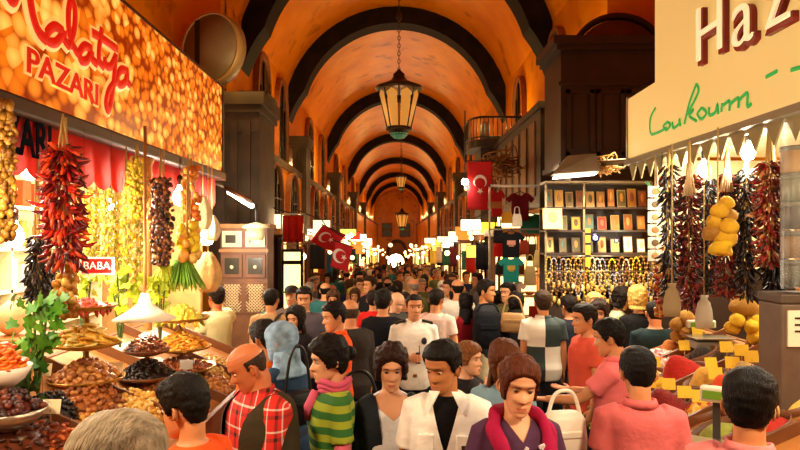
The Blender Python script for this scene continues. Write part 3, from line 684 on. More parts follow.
# 14.. middle distance, one by one
place(figure(a=-66, hp=10, skin='tan', hcol='140e0a', tmat=cloth('e85414'), top='polo', collar=True, L=BENT, seed=41), 333, 301, 5.75, 'man in an orange polo shirt looking down before a dark coat')
place(figure(a=-160, skin='tan', hair='bald', hcol='4a3a2a', tmat=cloth('342e28'), top='shirt', girth=1.15), 350, 298, 6.2, 'bald man in a dark grey coat behind the orange polo shirt')
place(figure(a=4, hp=4, skin='tan', hcol='1a120c', tmat=cloth('5c525c'), top='tee', seed=42), 304, 286.5, 7.35, 'young man in a grey t shirt facing the camera')
f = place(figure(a=172, skin='tan', hcol='16100c', tmat=cloth('a88458'), top='tee', hair='crop'), 271, 287, 7.2, 'man in a tan t shirt with a dark strap across his back')
mb = MB(); pts = [f.B(p) for p in ((-.13, .0, 1.47), (-.09, .115, 1.42), (0, .145, 1.25), (.09, .145, 1.1), (.16, .11, 1.0), (.2, .0, .93))]; mb.tube(cr(pts, 5), .018, 6); sub(f, mb, 'strap', BLACK)
f = place(figure(a=-10, skin='tan', hcol='16100c', hair='crop', tmat=cloth('4a3a30'), top='shirt'), 292, 285, 8.2, 'man in a dark peaked cap between the tan and the grey t shirts')
mb = MB(); mb.lathe([(.088, .045), (.094, .06), (.085, .10), (.05, .128), (.01, .134)], 20, 0, f.MH @ Matrix.Diagonal((.92, 1.14, 1, 1))); mb.loft([[f.MH @ Vector((x, -.09-.07*math.sqrt(max(0, 1-(x/.085)**2)), .05+dz)) for x in np.linspace(-.085, .085, 11)]+[f.MH @ Vector((x, -.08, .055+dz)) for x in np.linspace(.085, -.085, 11)] for dz in (0, .008)]); sub(f, mb, 'cap', cloth('2a2420'))
place(figure(a=-25, hp=5, female=True, skin='fair', hair='long', hcol='1a120c', tmat=cloth('1c1a1c'), top='shirt', seed=43), 296, 306, 6.5, 'dark haired woman in black between the headscarf and the orange polo')
place(figure(a=-135, hp=2, skin='red', hair='short', hcol='20160f', tmat=cloth('e6d89c'), top='tee', Rr=((.2, -.8, .1), (-.2, -.6, .9), 'grip', None), lcol='141824', loose=1.3), 216, 285, 7.4, 'man in a pale yellow t shirt raising an arm by the lattice cabinet')
place(figure(a=172, skin='tan', hcol='14100c', tmat=cloth('14141a'), top='shirt', girth=1.1, lcol='14141a', seed=44), 383, 289, 7.0, 'tall man in a black suit seen from behind beside the officer')
place(figure(a=35, hp=25, skin='fair', hair='bald', hcol='7a6a58', tmat=cloth('4a4640'), top='shirt'), 399, 292, 7.9, 'balding man in a grey jacket looking down behind the officer')
place(figure(a=150, skin='tan', hair='crop', hcol='1a120c', tmat=cloth('efd2c4'), top='tee', L=BENT, Rr=BENT), 436, 287, 7.3, 'man in a pale pink t shirt seen from behind right beside the officer')
place(figure(a=178, female=True, skin='tan', hair='short', hcol='20140e', tmat=cloth('c81c18'), top='tee'), 373, 290, 8.6, 'person in a bright red top before the black suit')
f = place(figure(a=62, hy=5, hp=4, skin='olive', hcol='120e0c', tmat=cloth('2a2c30'), top='tee', lcol='d8c8a0', L=((.05, -.5, -.8), (-.9, -.5, .3), 'grip', None), Rr=((.05, -.5, -.8), (-.9, -.5, .5), 'grip', None), seed=45), 486, 279, 8.0, 'man in a charcoal t shirt and cream trousers with folded arms')
p = P(488, 348, 7.55); shoulder_bag(p, .36, .42, .22, cloth('101218'), 'huge black carry bag before the cream trousers', 0, .1, 'carry_bag')
f = place(figure(a=165, female=True, skin='tan', hair='bob', hcol='16100c', tmat=cloth('1a1416'), top='shirt', legs='skirt', lcol='7a1c2c'), 516, 293, 7.9, 'woman in black with a wine red skirt beside the quartered shirt')
p = P(513, 332, 7.45); shoulder_bag(p, .30, .22, .12, mat('leather_tan', 'a07848', .5), 'tan leather handbag behind the quartered shirt', R(-15), .2)
place(figure(a=178, skin='tan', hair='short', hcol='3a2818', tmat=quarter_mat('quartered_cloth', 1.17, '2c3a38', 'ece4d0'), top='polo', collar=True, loose=1.4, girth=1.06, lcol='2a2a30', seed=46), 543, 290, 6.9, 'man seen from behind in a white and dark green quartered polo')
f = place(figure(a=-82, hp=3, skin='tan', hcol='1c140e', tmat=cloth('d2543c'), top='tee', seed=47), 585, 303, 5.6, 'man in a salmon red t shirt in profile behind the pink shirts')
place(figure(a=-118, hp=12, skin='tan', hcol='0e0a08', tmat=cloth('da6c6c'), top='polo', collar=True, L=((.1, -.7, -.7), (.15, -1, -.05), 'open', (0, 0, 1)), Rr=((.1, -.5, -.8), (.25, -1, 0), 'open', (0, 0, 1)), seed=48), 607, 318, 4.6, 'man in a pink polo shirt stretching out an open hand')
place(figure(a=172, lean=2, hp=12, skin='tan', hair='short', hcol='0c0908', vol=.9, tmat=cloth('d06868'), top='polo', collar=True, girth=.96, Rr=((.16, -.05, -1), (.0, -.75, -.6), 'relaxed', None), seed=49), 637, 346, 3.4, 'man in a pink polo shirt seen from behind at the spice counter')
place(figure(a=140, hy=6, hp=4, skin='tan', hair='short', hcol='0c0908', vol=1.1, tmat=cloth('d47878'), top='polo', collar=True, seed=50), 750, 368, 2.5, 'dark haired man in a pink collar at the bottom corner beside the green screened scale')
place(figure(a=62, hp=18, female=True, skin='fair', hair='bob', hcol='18100c', tmat=cloth('b8c098'), top='shirt', L=((.1, -.5, -.8), (-.3, -.8, .6), 'grip', None), seed=51), 624, 288, 7.9, 'dark haired woman in a pale green cardigan before the souvenir rack')
f = place(figure(a=175, female=True, skin='fair', hair='bob', hcol='c89c50', tmat=cloth('141214'), top='shirt'), 638, 287, 7.3, 'straw blond woman in black before the souvenir rack')
place(figure(a=170, skin='tan', hair='crop', hcol='14100c', tmat=cloth('14282a'), top='shirt', girth=1.1, lcol='1c4a40'), 655, 299, 6.3, 'person in dark teal seen from behind at the far end of the spice counter')
place(figure(a=-30, skin='tan', hair='bob', female=True, hcol='2a1a12', tmat=cloth('3a2a2c'), top='shirt', seed=52), 600, 301, 6.7, 'woman in brown between the salmon t shirt and the souvenir rack')
place(figure(a=10, skin='fair', hair='short', hcol='c8a060', tmat=cloth('e8e0c8'), top='tee', seed=53), 594, 292, 7.6, 'fair haired person in cream at the souvenir rack')
place(figure(a=200, skin='tan', hair='short', hcol='18100c', tmat=cloth('20202a'), top='shirt', seed=54), 569, 295, 7.5, 'dark haired person in navy beside the quartered polo')
place(figure(a=180, female=True, skin='tan', hair='long', hcol='16100c', tmat=cloth('8a1420'), top='sleeveless', legs='skirt', lcol='8a1420'), 466, 293, 8.2, 'dark haired woman in a crimson dress beyond the pale pink t shirt')
place(figure(a=160, skin='tan', hair='crop', hcol='18120e', tmat=cloth('1a2a3c'), top='tee'), 455, 287, 9.0, 'man in a dark blue t shirt behind the crimson dress')
# ---- the crowd behind: a few figures, then copies in other clothes
BASE = []
for i, kw in enumerate((dict(a=5), dict(a=175, hair='crop'), dict(a=-20, female=True, hair='bob', hcol='2a1810'), dict(a=168, female=True, hair='long', hcol='1a100c'), dict(a=30, hair='short', top='shirt', girth=1.1), dict(a=-170, hair='bald', hcol='3a2c20', top='shirt', girth=1.15), dict(a=10, female=True, hair='scarf', hcol='b8a890', top='shirt', legs='skirt'), dict(a=-60, hair='short', top='polo', collar=True))):
    kw = dict(kw); a = kw.pop('a'); f = figure(a=a, tmat=cloth('808080'), vox=.026, top=kw.pop('top', 'tee'), hcol=kw.pop('hcol', '16100c'), **kw); BASE.append(f)
rc = random.Random(17)
TOPS = [('white', 'e8e0d0'), ('black', '161418'), ('red', 'b02018'), ('navy', '1c2440'), ('grey', '6a6460'), ('orange', 'd86420'), ('beige', 'c0a478'), ('brown', '5a3a24'), ('pink', 'd88878'), ('olive', '5a5a30'), ('yellow', 'd8b850'), ('teal', '2a6060')]
HT = ['short haired man', 'cropped haired man', 'bob haired woman', 'long haired woman', 'stout man', 'bald man', 'head scarfed woman', 'polo shirted man']
HM_ = ['16100c', '2a1a10', '4a2e18', '8a7a68']
def crowd(x, d, h, i, ci, label, group=None):
    b = BASE[i]; r = b.root.copy(); COL.objects.link(r); s = h/1.765
    r.location = (x, d, FZ(d)); r.rotation_euler = (0, 0, R(b.a)+rc.uniform(-.4, .4)); r.scale = (s,)*3; tag(r, label, 'person', group)
    hm = rc.choice(HM_)
    for ch in b.root.children:
        c = ch.copy(); COL.objects.link(c); c.parent = r
        n = c.name.split('.')[0]
        if n in ('top', 'shirt', 'collar'): c.material_slots[0].link = 'OBJECT'; c.material_slots[0].material = cloth(TOPS[ci][1])
        elif n == 'headscarf': c.material_slots[0].link = 'OBJECT'; c.material_slots[0].material = cloth(rc.choice(['e8e0d0', '3a4a6a', '8a2a3a', '1c1a1c', 'c8b088']))
        elif n == 'hair': c.material_slots[0].link = 'OBJECT'; c.material_slots[0].material = HAIRM(hm)
used = set(); spots = [(-2.08, 11.2), (-2.1, 18), (-2.28, 16.4), (1.62, 11.2), (-2.1, 10.8)]
def free(x, d, r):
    return all(math.hypot(x-a, (d-b)*.8) > r for a, b in spots)
n = 0
for _ in range(900):
    if n >= 46: break
    d = rc.uniform(8.6, 14.5); x = rc.uniform(-1.9, 1.75)
    if not free(x, d, .52): continue
    i, ci = rc.randrange(8), rc.randrange(len(TOPS))
    if (i, ci) in used: continue
    used.add((i, ci)); spots.append((x, d)); n += 1
    fac = 'facing the camera' if i in (0, 2, 4, 6) else ('seen from behind' if i in (1, 3, 5) else 'in profile')
    crowd(x, d, rc.uniform(1.64, 1.82) if i not in (2, 3, 6) else rc.uniform(1.55, 1.68), i, ci, '%s in a %s top %s, in the middle of the crowd' % (HT[i], TOPS[ci][0], fac))
n = 0
for _ in range(2000):
    if n >= 84: break
    d = 14.6+30*rc.random()**1.4; x = rc.uniform(-1.9, 1.8)
    if not free(x, d, .55): continue
    spots.append((x, d)); n += 1
    crowd(x, d, rc.uniform(1.58, 1.8), rc.randrange(8), rc.randrange(len(TOPS)), 'one of the tiny shoppers packed in the distant crowd under the lanterns', 'distant crowd')
for b in BASE:
    for c in list(b.root.children): bpy.data.objects.remove(c)
    bpy.data.objects.remove(b.root)
# fill lamps added out of view near the camera, shaped as shaded pendants
for x, y, z, e, l in ((-1.75, 1.5, 3.3, 90, 'added fill lamp in a pendant shade over the near end of the nut counter'), (1.75, 1.4, 3.3, 90, 'added fill lamp in a pendant shade over the near end of the spice counter')):
    t = thing('added_fill_lamp', l, 'lamp', (x, y, z)); mb = MB(); mb.lathe([(.26, .02), (.16, .14), (.05, .2), (.03, .2), (.14, .12), (.25, .015)], 24); mb.build('shade', mat('fill_lamp_shade', 'd8c8a0', .5), t)
    mb = MB(); mb.ell((0, 0, .07), .055, 12, 8); mb.build('bulb', mat('fill_lamp_bulb', 'fff2d0', .4, emit=8, ecol='fff0cc'), t); mb = MB(); mb.tube([(0, 0, .2), (0, 0, 10.2-z)], .008, 6); mb.build('cord', BLACK, t)
    light('AREA', (x, y, z), e, WARM2, .45)
# ================================================================ left stall
ML = lambda x, y, z: Matrix(((0, 0, 1, x), (1, 0, 0, y), (0, 1, 0, z), (0, 0, 0, 1)))       # lettering on the left, facing the aisle
MRR = lambda x, y, z: Matrix(((0, 0, -1, x), (-1, 0, 0, y), (0, 1, 0, z), (0, 0, 0, 1)))    # lettering on the right, facing the aisle
MF = lambda x, y, z: Matrix(((1, 0, 0, x), (0, 0, -1, y), (0, 1, 0, z), (0, 0, 0, 1)))       # facing the camera end
def nut_print():
    m = bpy.data.materials.new('nut_print_lightbox'); m.use_nodes = True; nt = m.node_tree; b = nt.nodes['Principled BSDF']
    tc = nt.nodes.new('ShaderNodeTexCoord'); outs = []
    for sc, rot in ((7.5, .6), (11, .9)):
        mp = nt.nodes.new('ShaderNodeMapping'); mp.inputs['Scale'].default_value = (0, sc*.85, sc); mp.inputs['Rotation'].default_value = (rot*.35, 0, 0)
        nt.links.new(tc.outputs['Object'], mp.inputs['Vector'])
        v = nt.nodes.new('ShaderNodeTexVoronoi'); v.inputs['Scale'].default_value = 1
        ve = nt.nodes.new('ShaderNodeTexVoronoi'); ve.feature = 'DISTANCE_TO_EDGE'
        for q in (v, ve): nt.links.new(mp.outputs['Vector'], q.inputs['Vector']); q.inputs['Scale'].default_value = 1
        sp = nt.nodes.new('ShaderNodeSeparateColor'); nt.links.new(v.outputs['Color'], sp.inputs[0])
        r = nt.nodes.new('ShaderNodeValToRGB'); e = r.color_ramp.elements
        e[0].position = 0; e[0].color = (*rgb('d06a10'), 1); e[1].position = 1; e[1].color = (*rgb('ffd068'), 1)
        n = e.new(.5); n.color = (*rgb('ec9420'), 1)
        nt.links.new(sp.outputs[0], r.inputs['Fac'])
        r2 = nt.nodes.new('ShaderNodeValToRGB'); r2.color_ramp.elements[0].position = .12; r2.color_ramp.elements[0].color = (1, 1, 1, 1); r2.color_ramp.elements[1].position = .74; r2.color_ramp.elements[1].color = (.3, .07, .012, 1)
        x_ = r2.color_ramp.elements.new(.5); x_.color = (.9, .62, .4, 1)
        nt.links.new(v.outputs['Distance'], r2.inputs['Fac'])
        mx = nt.nodes.new('ShaderNodeMixRGB'); mx.blend_type = 'MULTIPLY'; mx.inputs[0].default_value = 1
        nt.links.new(r.outputs['Color'], mx.inputs[1]); nt.links.new(r2.outputs['Color'], mx.inputs[2]); outs.append(mx)
    sx = nt.nodes.new('ShaderNodeSeparateXYZ'); nt.links.new(tc.outputs['Object'], sx.inputs[0])
    mr = nt.nodes.new('ShaderNodeMapRange'); mr.inputs[1].default_value = 5.2; mr.inputs[2].default_value = 5.5; nt.links.new(sx.outputs['Y'], mr.inputs[0])
    mx = nt.nodes.new('ShaderNodeMixRGB'); nt.links.new(mr.outputs[0], mx.inputs[0]); nt.links.new(outs[0].outputs[0], mx.inputs[1]); nt.links.new(outs[1].outputs[0], mx.inputs[2])
    nt.links.new(mx.outputs[0], b.inputs['Base Color']); nt.links.new(mx.outputs[0], b.inputs['Emission Color']); b.inputs['Emission Strength'].default_value = .74
    b.inputs['Roughness'].default_value = .25
    return m
SX = -2.46
REDL = mat('backlit_red', 'd8180c', .35, emit=.42, ecol='d8180c'); CREAML = mat('backlit_cream', 'ffd9a0', .35, emit=.5, ecol='ffc060')
FRAME = mat('bronze_frame', '3c1a0c', .4)
s1 = thing('shop_sign', 'long backlit sign printed with nuts under red script lettering', 'sign', (0, 0, 0))
mb = MB(); mb.box((SX-.28, 2.3, 3.24), (SX, 9.0, 4.43)); mb.build('sign_face', nut_print(), s1)
mb = MB(); mb.box((SX-.34, 2.25, 3.12), (SX+.05, 9.04, 3.24), bevel=.02); mb.box((SX-.3, 8.98, 3.2), (SX+.02, 9.04, 4.45)); mb.box((SX-.3, 2.25, 4.43), (SX+.01, 9.04, 4.46)); mb.build('frame', FRAME, s1)
def sgn(zx, zy, k=799/270):      # sign plane point seen at a photo position
    px, py = zx/k, zy/k; d = PX(px, SX); return Vector((SX, d, CH-(py-CY)/F*d))
STR = [[(180, 92), (156, 78), (134, 96), (136, 120), (158, 126), (178, 104), (184, 92), (184, 116), (200, 138)],
 [(198, 138), (214, 84), (215, 22), (204, 2), (196, 40), (200, 104), (220, 152), (232, 158)],
 [(266, 146), (246, 136), (230, 154), (234, 178), (252, 178), (266, 150), (266, 172), (282, 190)],
 [(296, 84), (288, 140), (288, 180), (302, 198)], [(266, 96), (300, 116), (342, 146)],
 [(304, 168), (308, 192), (322, 196), (336, 168)], [(338, 160), (332, 226), (326, 286), (316, 326), (308, 306), (318, 266), (346, 232)],
 [(374, 212), (354, 206), (342, 228), (348, 250), (364, 244), (372, 214), (372, 240), (380, 252)]]
for nm, rad, off, m in (('lettering_outline', .064, .004, CREAML), ('lettering', .042, .014, REDL)):
    mb = MB()
    for st in ([(3.60, 3.72), (3.68, 3.72), (3.78, 4.10), (3.86, 4.24), (3.92, 4.02), (4.03, 3.84), (4.10, 3.88), (4.17, 4.14), (4.22, 4.24)], [(4.22, 4.24), (4.24, 4.0), (4.29, 3.82), (4.36, 3.73), (4.46, 3.70)]):
        pts = cr([Vector((0, y, z)) for y, z in st], 5); k0 = len(mb.v); mb.tube(pts, rad*1.25, 8); mb.v[k0:] = [(x*.25+SX+off, y, z) for x, y, z in mb.v[k0:]]
    for st in STR:
        pts = cr([sgn(*q) for q in st], 5); big = 1.5 if st[0][0] < 70 else 1
        k0 = len(mb.v); mb.tube([(0, p.y, p.z) for p in pts], rad*big, 8)
        mb.v[k0:] = [(x*.25+SX+off, y, z) for x, y, z in mb.v[k0:]]
    mb.build(nm, m, s1)
for nm, b_, off, m in (('lettering_outline', .02, .004, CREAML), ('lettering', .004, .012, REDL)):
    M = ML(SX+off, 4.74, 3.49) @ Matrix.Rotation(R(-1), 4, 'Z') @ Matrix.Diagonal((1.32, 1, 1, 1))
    text_obj(nm, 'PAZARI', .235, m, s1, .004, M, b_)
# scalloped red valance below the sign
VX = -2.5
vm = mat('red_valance', 'f02408', .8, var=.05, vs=3, bump=.2, bs=5)
t = thing('awning_valance', 'red scalloped awning valance with dark capital letters below the nut sign', 'awning')
y0, y1, step = 2.4, 8.8, .32; pts = []
ys = np.arange(y0, y1+.01, .04); rings = []
for y in ys:
    ph = ((y-y0) % step)/step; zb = 2.80-.07*math.sin(math.pi*ph)**.7; wv = .006*math.sin(y*5)
    rings.append([(VX+wv, y, zb), (VX-.012+wv, y, zb), (VX-.012, y, 3.16), (VX, y, 3.16)])
mb = MB(); mb.loft(rings); mb.build('valance_cloth', vm, t)
mb = MB(); mb.tube([(VX-.02, y0, 3.15), (VX-.02, y1, 3.15)], .03); mb.build('rail', FRAME, t)
text_obj('lettering', 'PAZARI', .36, mat('navy_print', '0a0e18', .95, spec=.05), t, .003, ML(VX+.026, 4.16, 2.985) @ Matrix.Diagonal((.72, 1, 1, 1)), .008)
# stall canopy, back wall shelving
cream = mat('cream_panel', 'f0dcae', .7, var=.08)
t = thing('stall_canopy', 'cream ceiling boards over the lamplit left stall', 'canopy')
mb = MB(); mb.box((-4.48, 2.2, 3.18), (-2.62, 9.0, 3.26)); mb.build('ceiling_boards', cream, t)
mb = MB(); mb.box((-4.48, 8.95, 0.0), (-2.75, 9.05, 3.2)); mb.build('end_panel', mat('tan_panel', 'b8864a', .6, var=.2), t)
BPOST = mat('pale_post', 'b0783c', .5, var=.2)
def stall_post(x, y, h, r, label, m):
    mb = MB(); mb.lathe([(r*1.5, 0), (r*1.5, .1), (r, .16), (r, h-.12), (r*1.4, h-.08), (r*1.4, h)], 12)
    o = mb.build('stall_post', m, None, (x, y, 0)); tag(o, label, 'post')
p = P(147.5, 235, 5.5); stall_post(p.x-.35, 5.5+.9, 3.17, .045, 'slim wooden post among the hanging garlands of the left stall', BPOST)
def counter(nm, side, xf, zf, xb, zb, y0, y1, label, slope):
    t = thing(nm, label, 'counter', (0, 0, 0))
    mb = MB(); mb.box((min(side*xf, side*(xf+.06)), y0, 0), (max(side*xf, side*(xf+.06)), y1, zf-.04)); mb.build('front_panel', WOOD, t)
    mb = MB(); mb.loft([[(side*xf, y, zf-.05), (side*xf, y, zf-.01), (side*xb, y, zb-.01), (side*xb, y, zb-.05)] for y in (y0, y1)], smooth=False); fixn(mb.build('display_board', LWOOD, t))
    mb = MB(); mb.box((min(side*xb, side*(xb+.05)), y0, 0), (max(side*xb, side*(xb+.05)), y1, zb)); mb.build('back_panel', WOOD, t)
    for y in np.arange(y0, y1+.01, (y1-y0)/6):
        mb = MB(); mb.loft([[(side*xf, yy, zf-.02), (side*xf, yy, zf+.07), (side*xb, yy, zb+.07), (side*xb, yy, zb-.02)] for yy in (y-.012, y+.012)], smooth=False); fixn(mb.build('divider', WOOD, t))
    mb = MB(); mb.box((min(side*(xf-.02), side*(xf+.02)), y0, zf-.03), (max(side*(xf-.02), side*(xf+.02)), y1, zf+.09)); mb.build('lip', WOOD, t)
    return t
counter('nut_counter', -1, 1.35, .95, 2.55, 1.45, 2.3, 6.7, 'sloping wooden counter of dried fruit and nuts on the left stall', 0)
def SL(px, py):  # point of the left counter's board
    ax, b = (px-CX)/F, (py-CY)/F; d = 1.947/(b-.42*ax); return Vector((ax*d, d, CH-b*d))
t = thing('wall_shelving', 'bright cream shelves of packets along the back of the left stall', 'shelves')
mb = MB(); mb.box((-4.46, 2.6, .6), (-4.42, 8.9, 3.1)); mb.build('back_board', cream, t)
for z in (1.3, 1.75, 2.2, 2.65):
    mb = MB(); mb.box((-4.42, 2.6, z-.02), (-4.1, 8.9, z+.02)); mb.build('shelf', cream, t)
for y in (2.6, 4.7, 6.8, 8.86):
    mb = MB(); mb.box((-4.42, y, 0), (-4.1, y+.04, 3.1)); mb.build('upright', cream, t)
rnd = random.Random(3)
PK = []
for i, c in enumerate(('e8c030', 'f4e0a0', 'c84818', '9ab030', 'f0f0d8', 'd89030')):
    mb = MB(); m = mat('packet_%d' % i, c, .4)
    if i % 2: mb.lathe([(.06, 0), (.065, .02), (.065, .22), (.045, .26), (.05, .27), (.05, .31), (.01, .31)], 12)
    else: mb.box((-.05, -.08, 0), (.05, .08, .3), bevel=.012)
    PK.append(mb.build('jar' if i % 2 else 'packet', m))
for z in (1.32, 1.77, 2.22, 2.67):
    for y in np.arange(3.4, 8.7, .3):
        s = rnd.choice(PK)
        o = dup(s, (-4.26, y+rnd.uniform(-.03, .03), z), None, rnd.uniform(.85, 1.1))
        tag(o, ('cylindrical jar standing on the bright back shelves of the left stall', 'flat paper packet standing on the bright back shelves of the left stall')['packet' in o.name], 'jar' if 'jar' in o.name else 'packet', 'jars on the bright left shelves' if 'jar' in o.name else 'packets on the bright left shelves')
for s in PK: bpy.data.objects.remove(s)
GLOW2 = mat('warm_glow', 'ffd890', .4, emit=5, ecol='ffd080')
GLOW = mat('bulb_glow', 'fff2d0', .4, emit=18, ecol='fff0cc')
def bulb(px, py, d, ztop, label, r=.07, e=70):
    p = P(px, py, d); t = thing('hanging_bulb', label, 'light bulb', p)
    mb = MB(); mb.lathe([(.005, -r*1.2), (r*.7, -r), (r, -.2*r), (r*.8, r*.6), (r*.35, r*1.3), (r*.3, r*1.7)], 14); mb.build('glass_bulb', GLOW, t)
    mb = MB(); mb.lathe([(r*.4, r*1.6), (r*.45, r*2.6), (r*.2, r*3)], 10); mb.build('socket', BLACK, t)
    mb = MB(); mb.tube([(0, 0, r*2.8), (0, 0, ztop-p.z)], .006, 6); mb.build('cord', BLACK, t)
    light('POINT', (p.x, p.y-.02, p.z-r*1.8), e, WHITE, .08)
bulb(30, 168, 4.7, 3.18, 'bare bulb glaring behind the big red pepper garland', .075, 50)
bulb(-40, 168, 3.4, 3.18, 'added unseen bulb lighting the near end of the red valance', .07, 26)  # added out of view to brighten the red valance
bulb(14, 236, 4.9, 3.18, 'bare bulb hanging low at the near end of the left stall', .075, 50)
bulb(180, 197, 6.9, 3.18, 'bare bulb shining just behind the brown speckled garland', .08, 70)
bulb(207, 237, 8.2, 3.18, 'bare bulb among pale sponges at the far end of the left stall', .09, 110)
bulb(110, 205, 6.0, 3.18, 'bare bulb in the middle of the yellow garlands', .07, 60)
light('AREA', (-3.5, 5.5, 3.14), 110, WHITE, .8, None, 5)
# ---- garlands
def pepper_mesh(nm, L=.09, r=.016, n=6, m=4, bend=.25):
    mb = MB(); pts = []; rad = []
    for i in range(m+1):
        t = i/m; pts.append((bend*L*t*t, 0, -L*t)); rad.append(r*(.55+.9*t-1.45*t**3) if t < 1 else r*.08)
    mb.tube(pts, [max(.001, q) for q in rad], n); return mb
def bead_mesh(r=(.02, .02, .026), nu=7, nv=5):
    mb = MB(); mb.ell((0, 0, 0), r, nu, nv)
    rr = random.Random(len(mb.v)); mb.v = [tuple(c*(1+rr.uniform(-.12, .12)) for c in v) for v in mb.v]; return mb
def garland(nm, label, x, y, ztop, zbot, wid, pieces, mats, n, parts=True, piece='pepper', cat='garland', zcord=3.12, taper=.5, tilt=(.5, 1.4), seed=1, group=None, scl=(.8, 1.2), extra=0):
    """strings of dried things hung from a rail: cord + pieces arranged round it"""
    rr = random.Random(seed)
    t = thing(nm, label, cat, (x, y, zbot), 0, group)
    mb = MB()
    for k in range(3):
        a = k*2.1; mb.tube([(0, 0, zcord-zbot), (wid*.25*math.cos(a), wid*.25*math.sin(a), ztop-zbot), (wid*.4*math.cos(a), wid*.4*math.sin(a), .03)], .007, 5)
    mb.build('cord', mat('straw_cord', 'c8a860', .8), t)
    allm = MB(); H = ztop-zbot
    for i in range(n):
        u = (i+rr.random()*.8)/n; z = H*u
        ww = wid*(1-taper*abs(u-.45)**1.5) * rr.uniform(.55, 1.0); a = rr.uniform(0, 2*math.pi)
        loc = Vector((ww*math.cos(a), ww*math.sin(a), z+.03)); rot = Euler((0, -rr.uniform(*tilt)*.6, a), 'XYZ')
        sc = rr.uniform(*scl); mi = rr.randrange(len(mats)); q = rr.randrange(len(pieces))
        if parts:
            o = link(piece, pieces[q], t, loc); o.rotation_euler = rot; o.scale = (sc,)*3
            o.material_slots[0].link = 'OBJECT'; o.material_slots[0].material = mats[mi]
        else:
            me = pieces[q]; M = Matrix.LocRotScale(loc, rot, Vector((sc,)*3))
            allm.add([v.co for v in me.vertices], [tuple(p.vertices) for p in me.polygons], mi, M)
    if extra:
        rr2 = random.Random(seed+100); ex = MB()
        for i in range(extra):
            u = rr2.random(); ww = wid*(1-taper*abs(u-.45)**1.5)*rr2.uniform(.2, .8); a = rr2.uniform(0, 6.283); q = rr2.choice(pieces)
            ex.add([v.co for v in q.vertices], [tuple(p.vertices) for p in q.polygons], rr2.randrange(len(mats)), Matrix.LocRotScale(Vector((ww*math.cos(a), ww*math.sin(a), H*u+.03)), Euler((0, -rr2.uniform(*tilt)*.6, a)), Vector((rr2.uniform(*scl),)*3)))
        o = ex.build(piece+'_filling', mats, t); o['kind'] = 'stuff'
    if not parts: o = allm.build(piece+('s' if piece[-1] != 's' else ''), mats, t); o['kind'] = 'stuff'
    return t
def mesh_of(mb, nm, m=None):
    o = mb.build(nm, m or mat('pepper_red', '8a140c', .35)); me = o.data; bpy.data.objects.remove(o); return me
PEP = [mesh_of(pepper_mesh('a', .15, .026, 7, 5, b), 'pepper') for b in (.2, .45, -.2)]
PEPS = [mesh_of(pepper_mesh('a', .09, .018, 6, 4, b), 'pepper') for b in (.2, .45, -.2)]
BEAD = [mesh_of(bead_mesh(), 'bead'), mesh_of(bead_mesh((.026, .02, .02)), 'bead')]
BIGB = [mesh_of(bead_mesh((.045, .04, .05), 9, 7), 'pod'), mesh_of(bead_mesh((.05, .035, .042), 9, 7), 'pod')]
def pm(nm, c, r=.38, var=.25): return mat(nm, c, r, var=var, vs=20, spec=.4)
reds = [pm('pep_red', 'b01c0c'), pm('pep_orange', 'd84414'), pm('pep_dark', '5c0e0a'), pm('pep_maroon', '7a120c')]
browns = [pm('bd_brown', '5a2c18'), pm('bd_mauve', '7a4a3c'), pm('bd_tan', 'a86c38'), pm('bd_dark', '2e1812')]
yel = [pm('y1', 'e8c828'), pm('y2', 'c8b030'), pm('y3', 'f0dc70'), pm('y4', '98902c')]
gold = [pm('g1', 'c8902c'), pm('g2', 'a86c20'), pm('g3', 'd8ac50')]
blk = [pm('b1', '18120e'), pm('b2', '241a18'), pm('b3', '0e0a0a'), pm('b4', '2e1c14')]
drk = [pm('d1', '4a100c'), pm('d2', '6e1810'), pm('d3', '8a2416'), pm('d4', '2a0a08')]
okr = [pm('k1', '9a6a1c'), pm('k2', '7a4c14'), pm('k3', 'b88830')]
orn = [pm('o1', 'd87820'), pm('o2', 'b86018'), pm('o3', 'e8a040')]
def G(nm, label, px, d, yt, yb, wpx, *a, **k):
    return garland(nm, label, gx(px, d), d, gz(yt, d), gz(yb, d), wpx/F*d, *a, **k)
d = 4.1
G('dried_pepper_garland', 'thick garland of big red dried peppers hanging at the front of the left stall', 63, d, 150, 268, 20, PEP, reds, 99, seed=2, piece='pepper', scl=(.4, .66), taper=.9, extra=420, tilt=(.2, 2.6))
G('dried_fig_garland', 'string of plump golden dried figs dangling below the big red peppers', 66, d+.12, 262, 322, 9, BIGB, gold, 40, seed=4, piece='fig', scl=(.6, .85))
G('dried_okra_garland', 'wide golden okra garland at the very edge of the left stall', 4, 3.9, 106, 245, 11, BEAD, okr, 99, seed=5, extra=260, piece='okra', scl=(.7, 1.2))
G('dried_aubergine_garland', 'blackish dried aubergine string hanging behind the red peppers', 37, 4.45, 240, 300, 10, PEPS, blk, 70, seed=6, extra=160, piece='aubergine', scl=(.5, .9))
G('dried_aubergine_garland', 'black aubergine string ending in foliage beside the golden figs', 49, 4.6, 270, 312, 10, PEPS, blk, 70, seed=7, extra=120, piece='aubergine', scl=(.5, .9))
G('dried_flower_bunch', 'yellow dried flower bunch hanging from the red valance', 137, 5.45, 162, 222, 11, BEAD, [yel[0], yel[1], gold[2]], 98, seed=8, extra=380, piece='flower', scl=(.6, 1.1), taper=.9)
G('speckled_bean_garland', 'long brown and mauve speckled garland hanging beside the yellow flower bunch', 161, 5.9, 182, 268, 12, BEAD, browns, 98, seed=9, extra=420, piece='bean_pod', scl=(.6, 1.1))
G('orange_peel_garland', 'string of orange dried fruit hanging by the far sign corner', 191, 6.4, 170, 222, 9, BIGB, orn, 40, seed=10, piece='dried_orange', scl=(.6, 1.0))
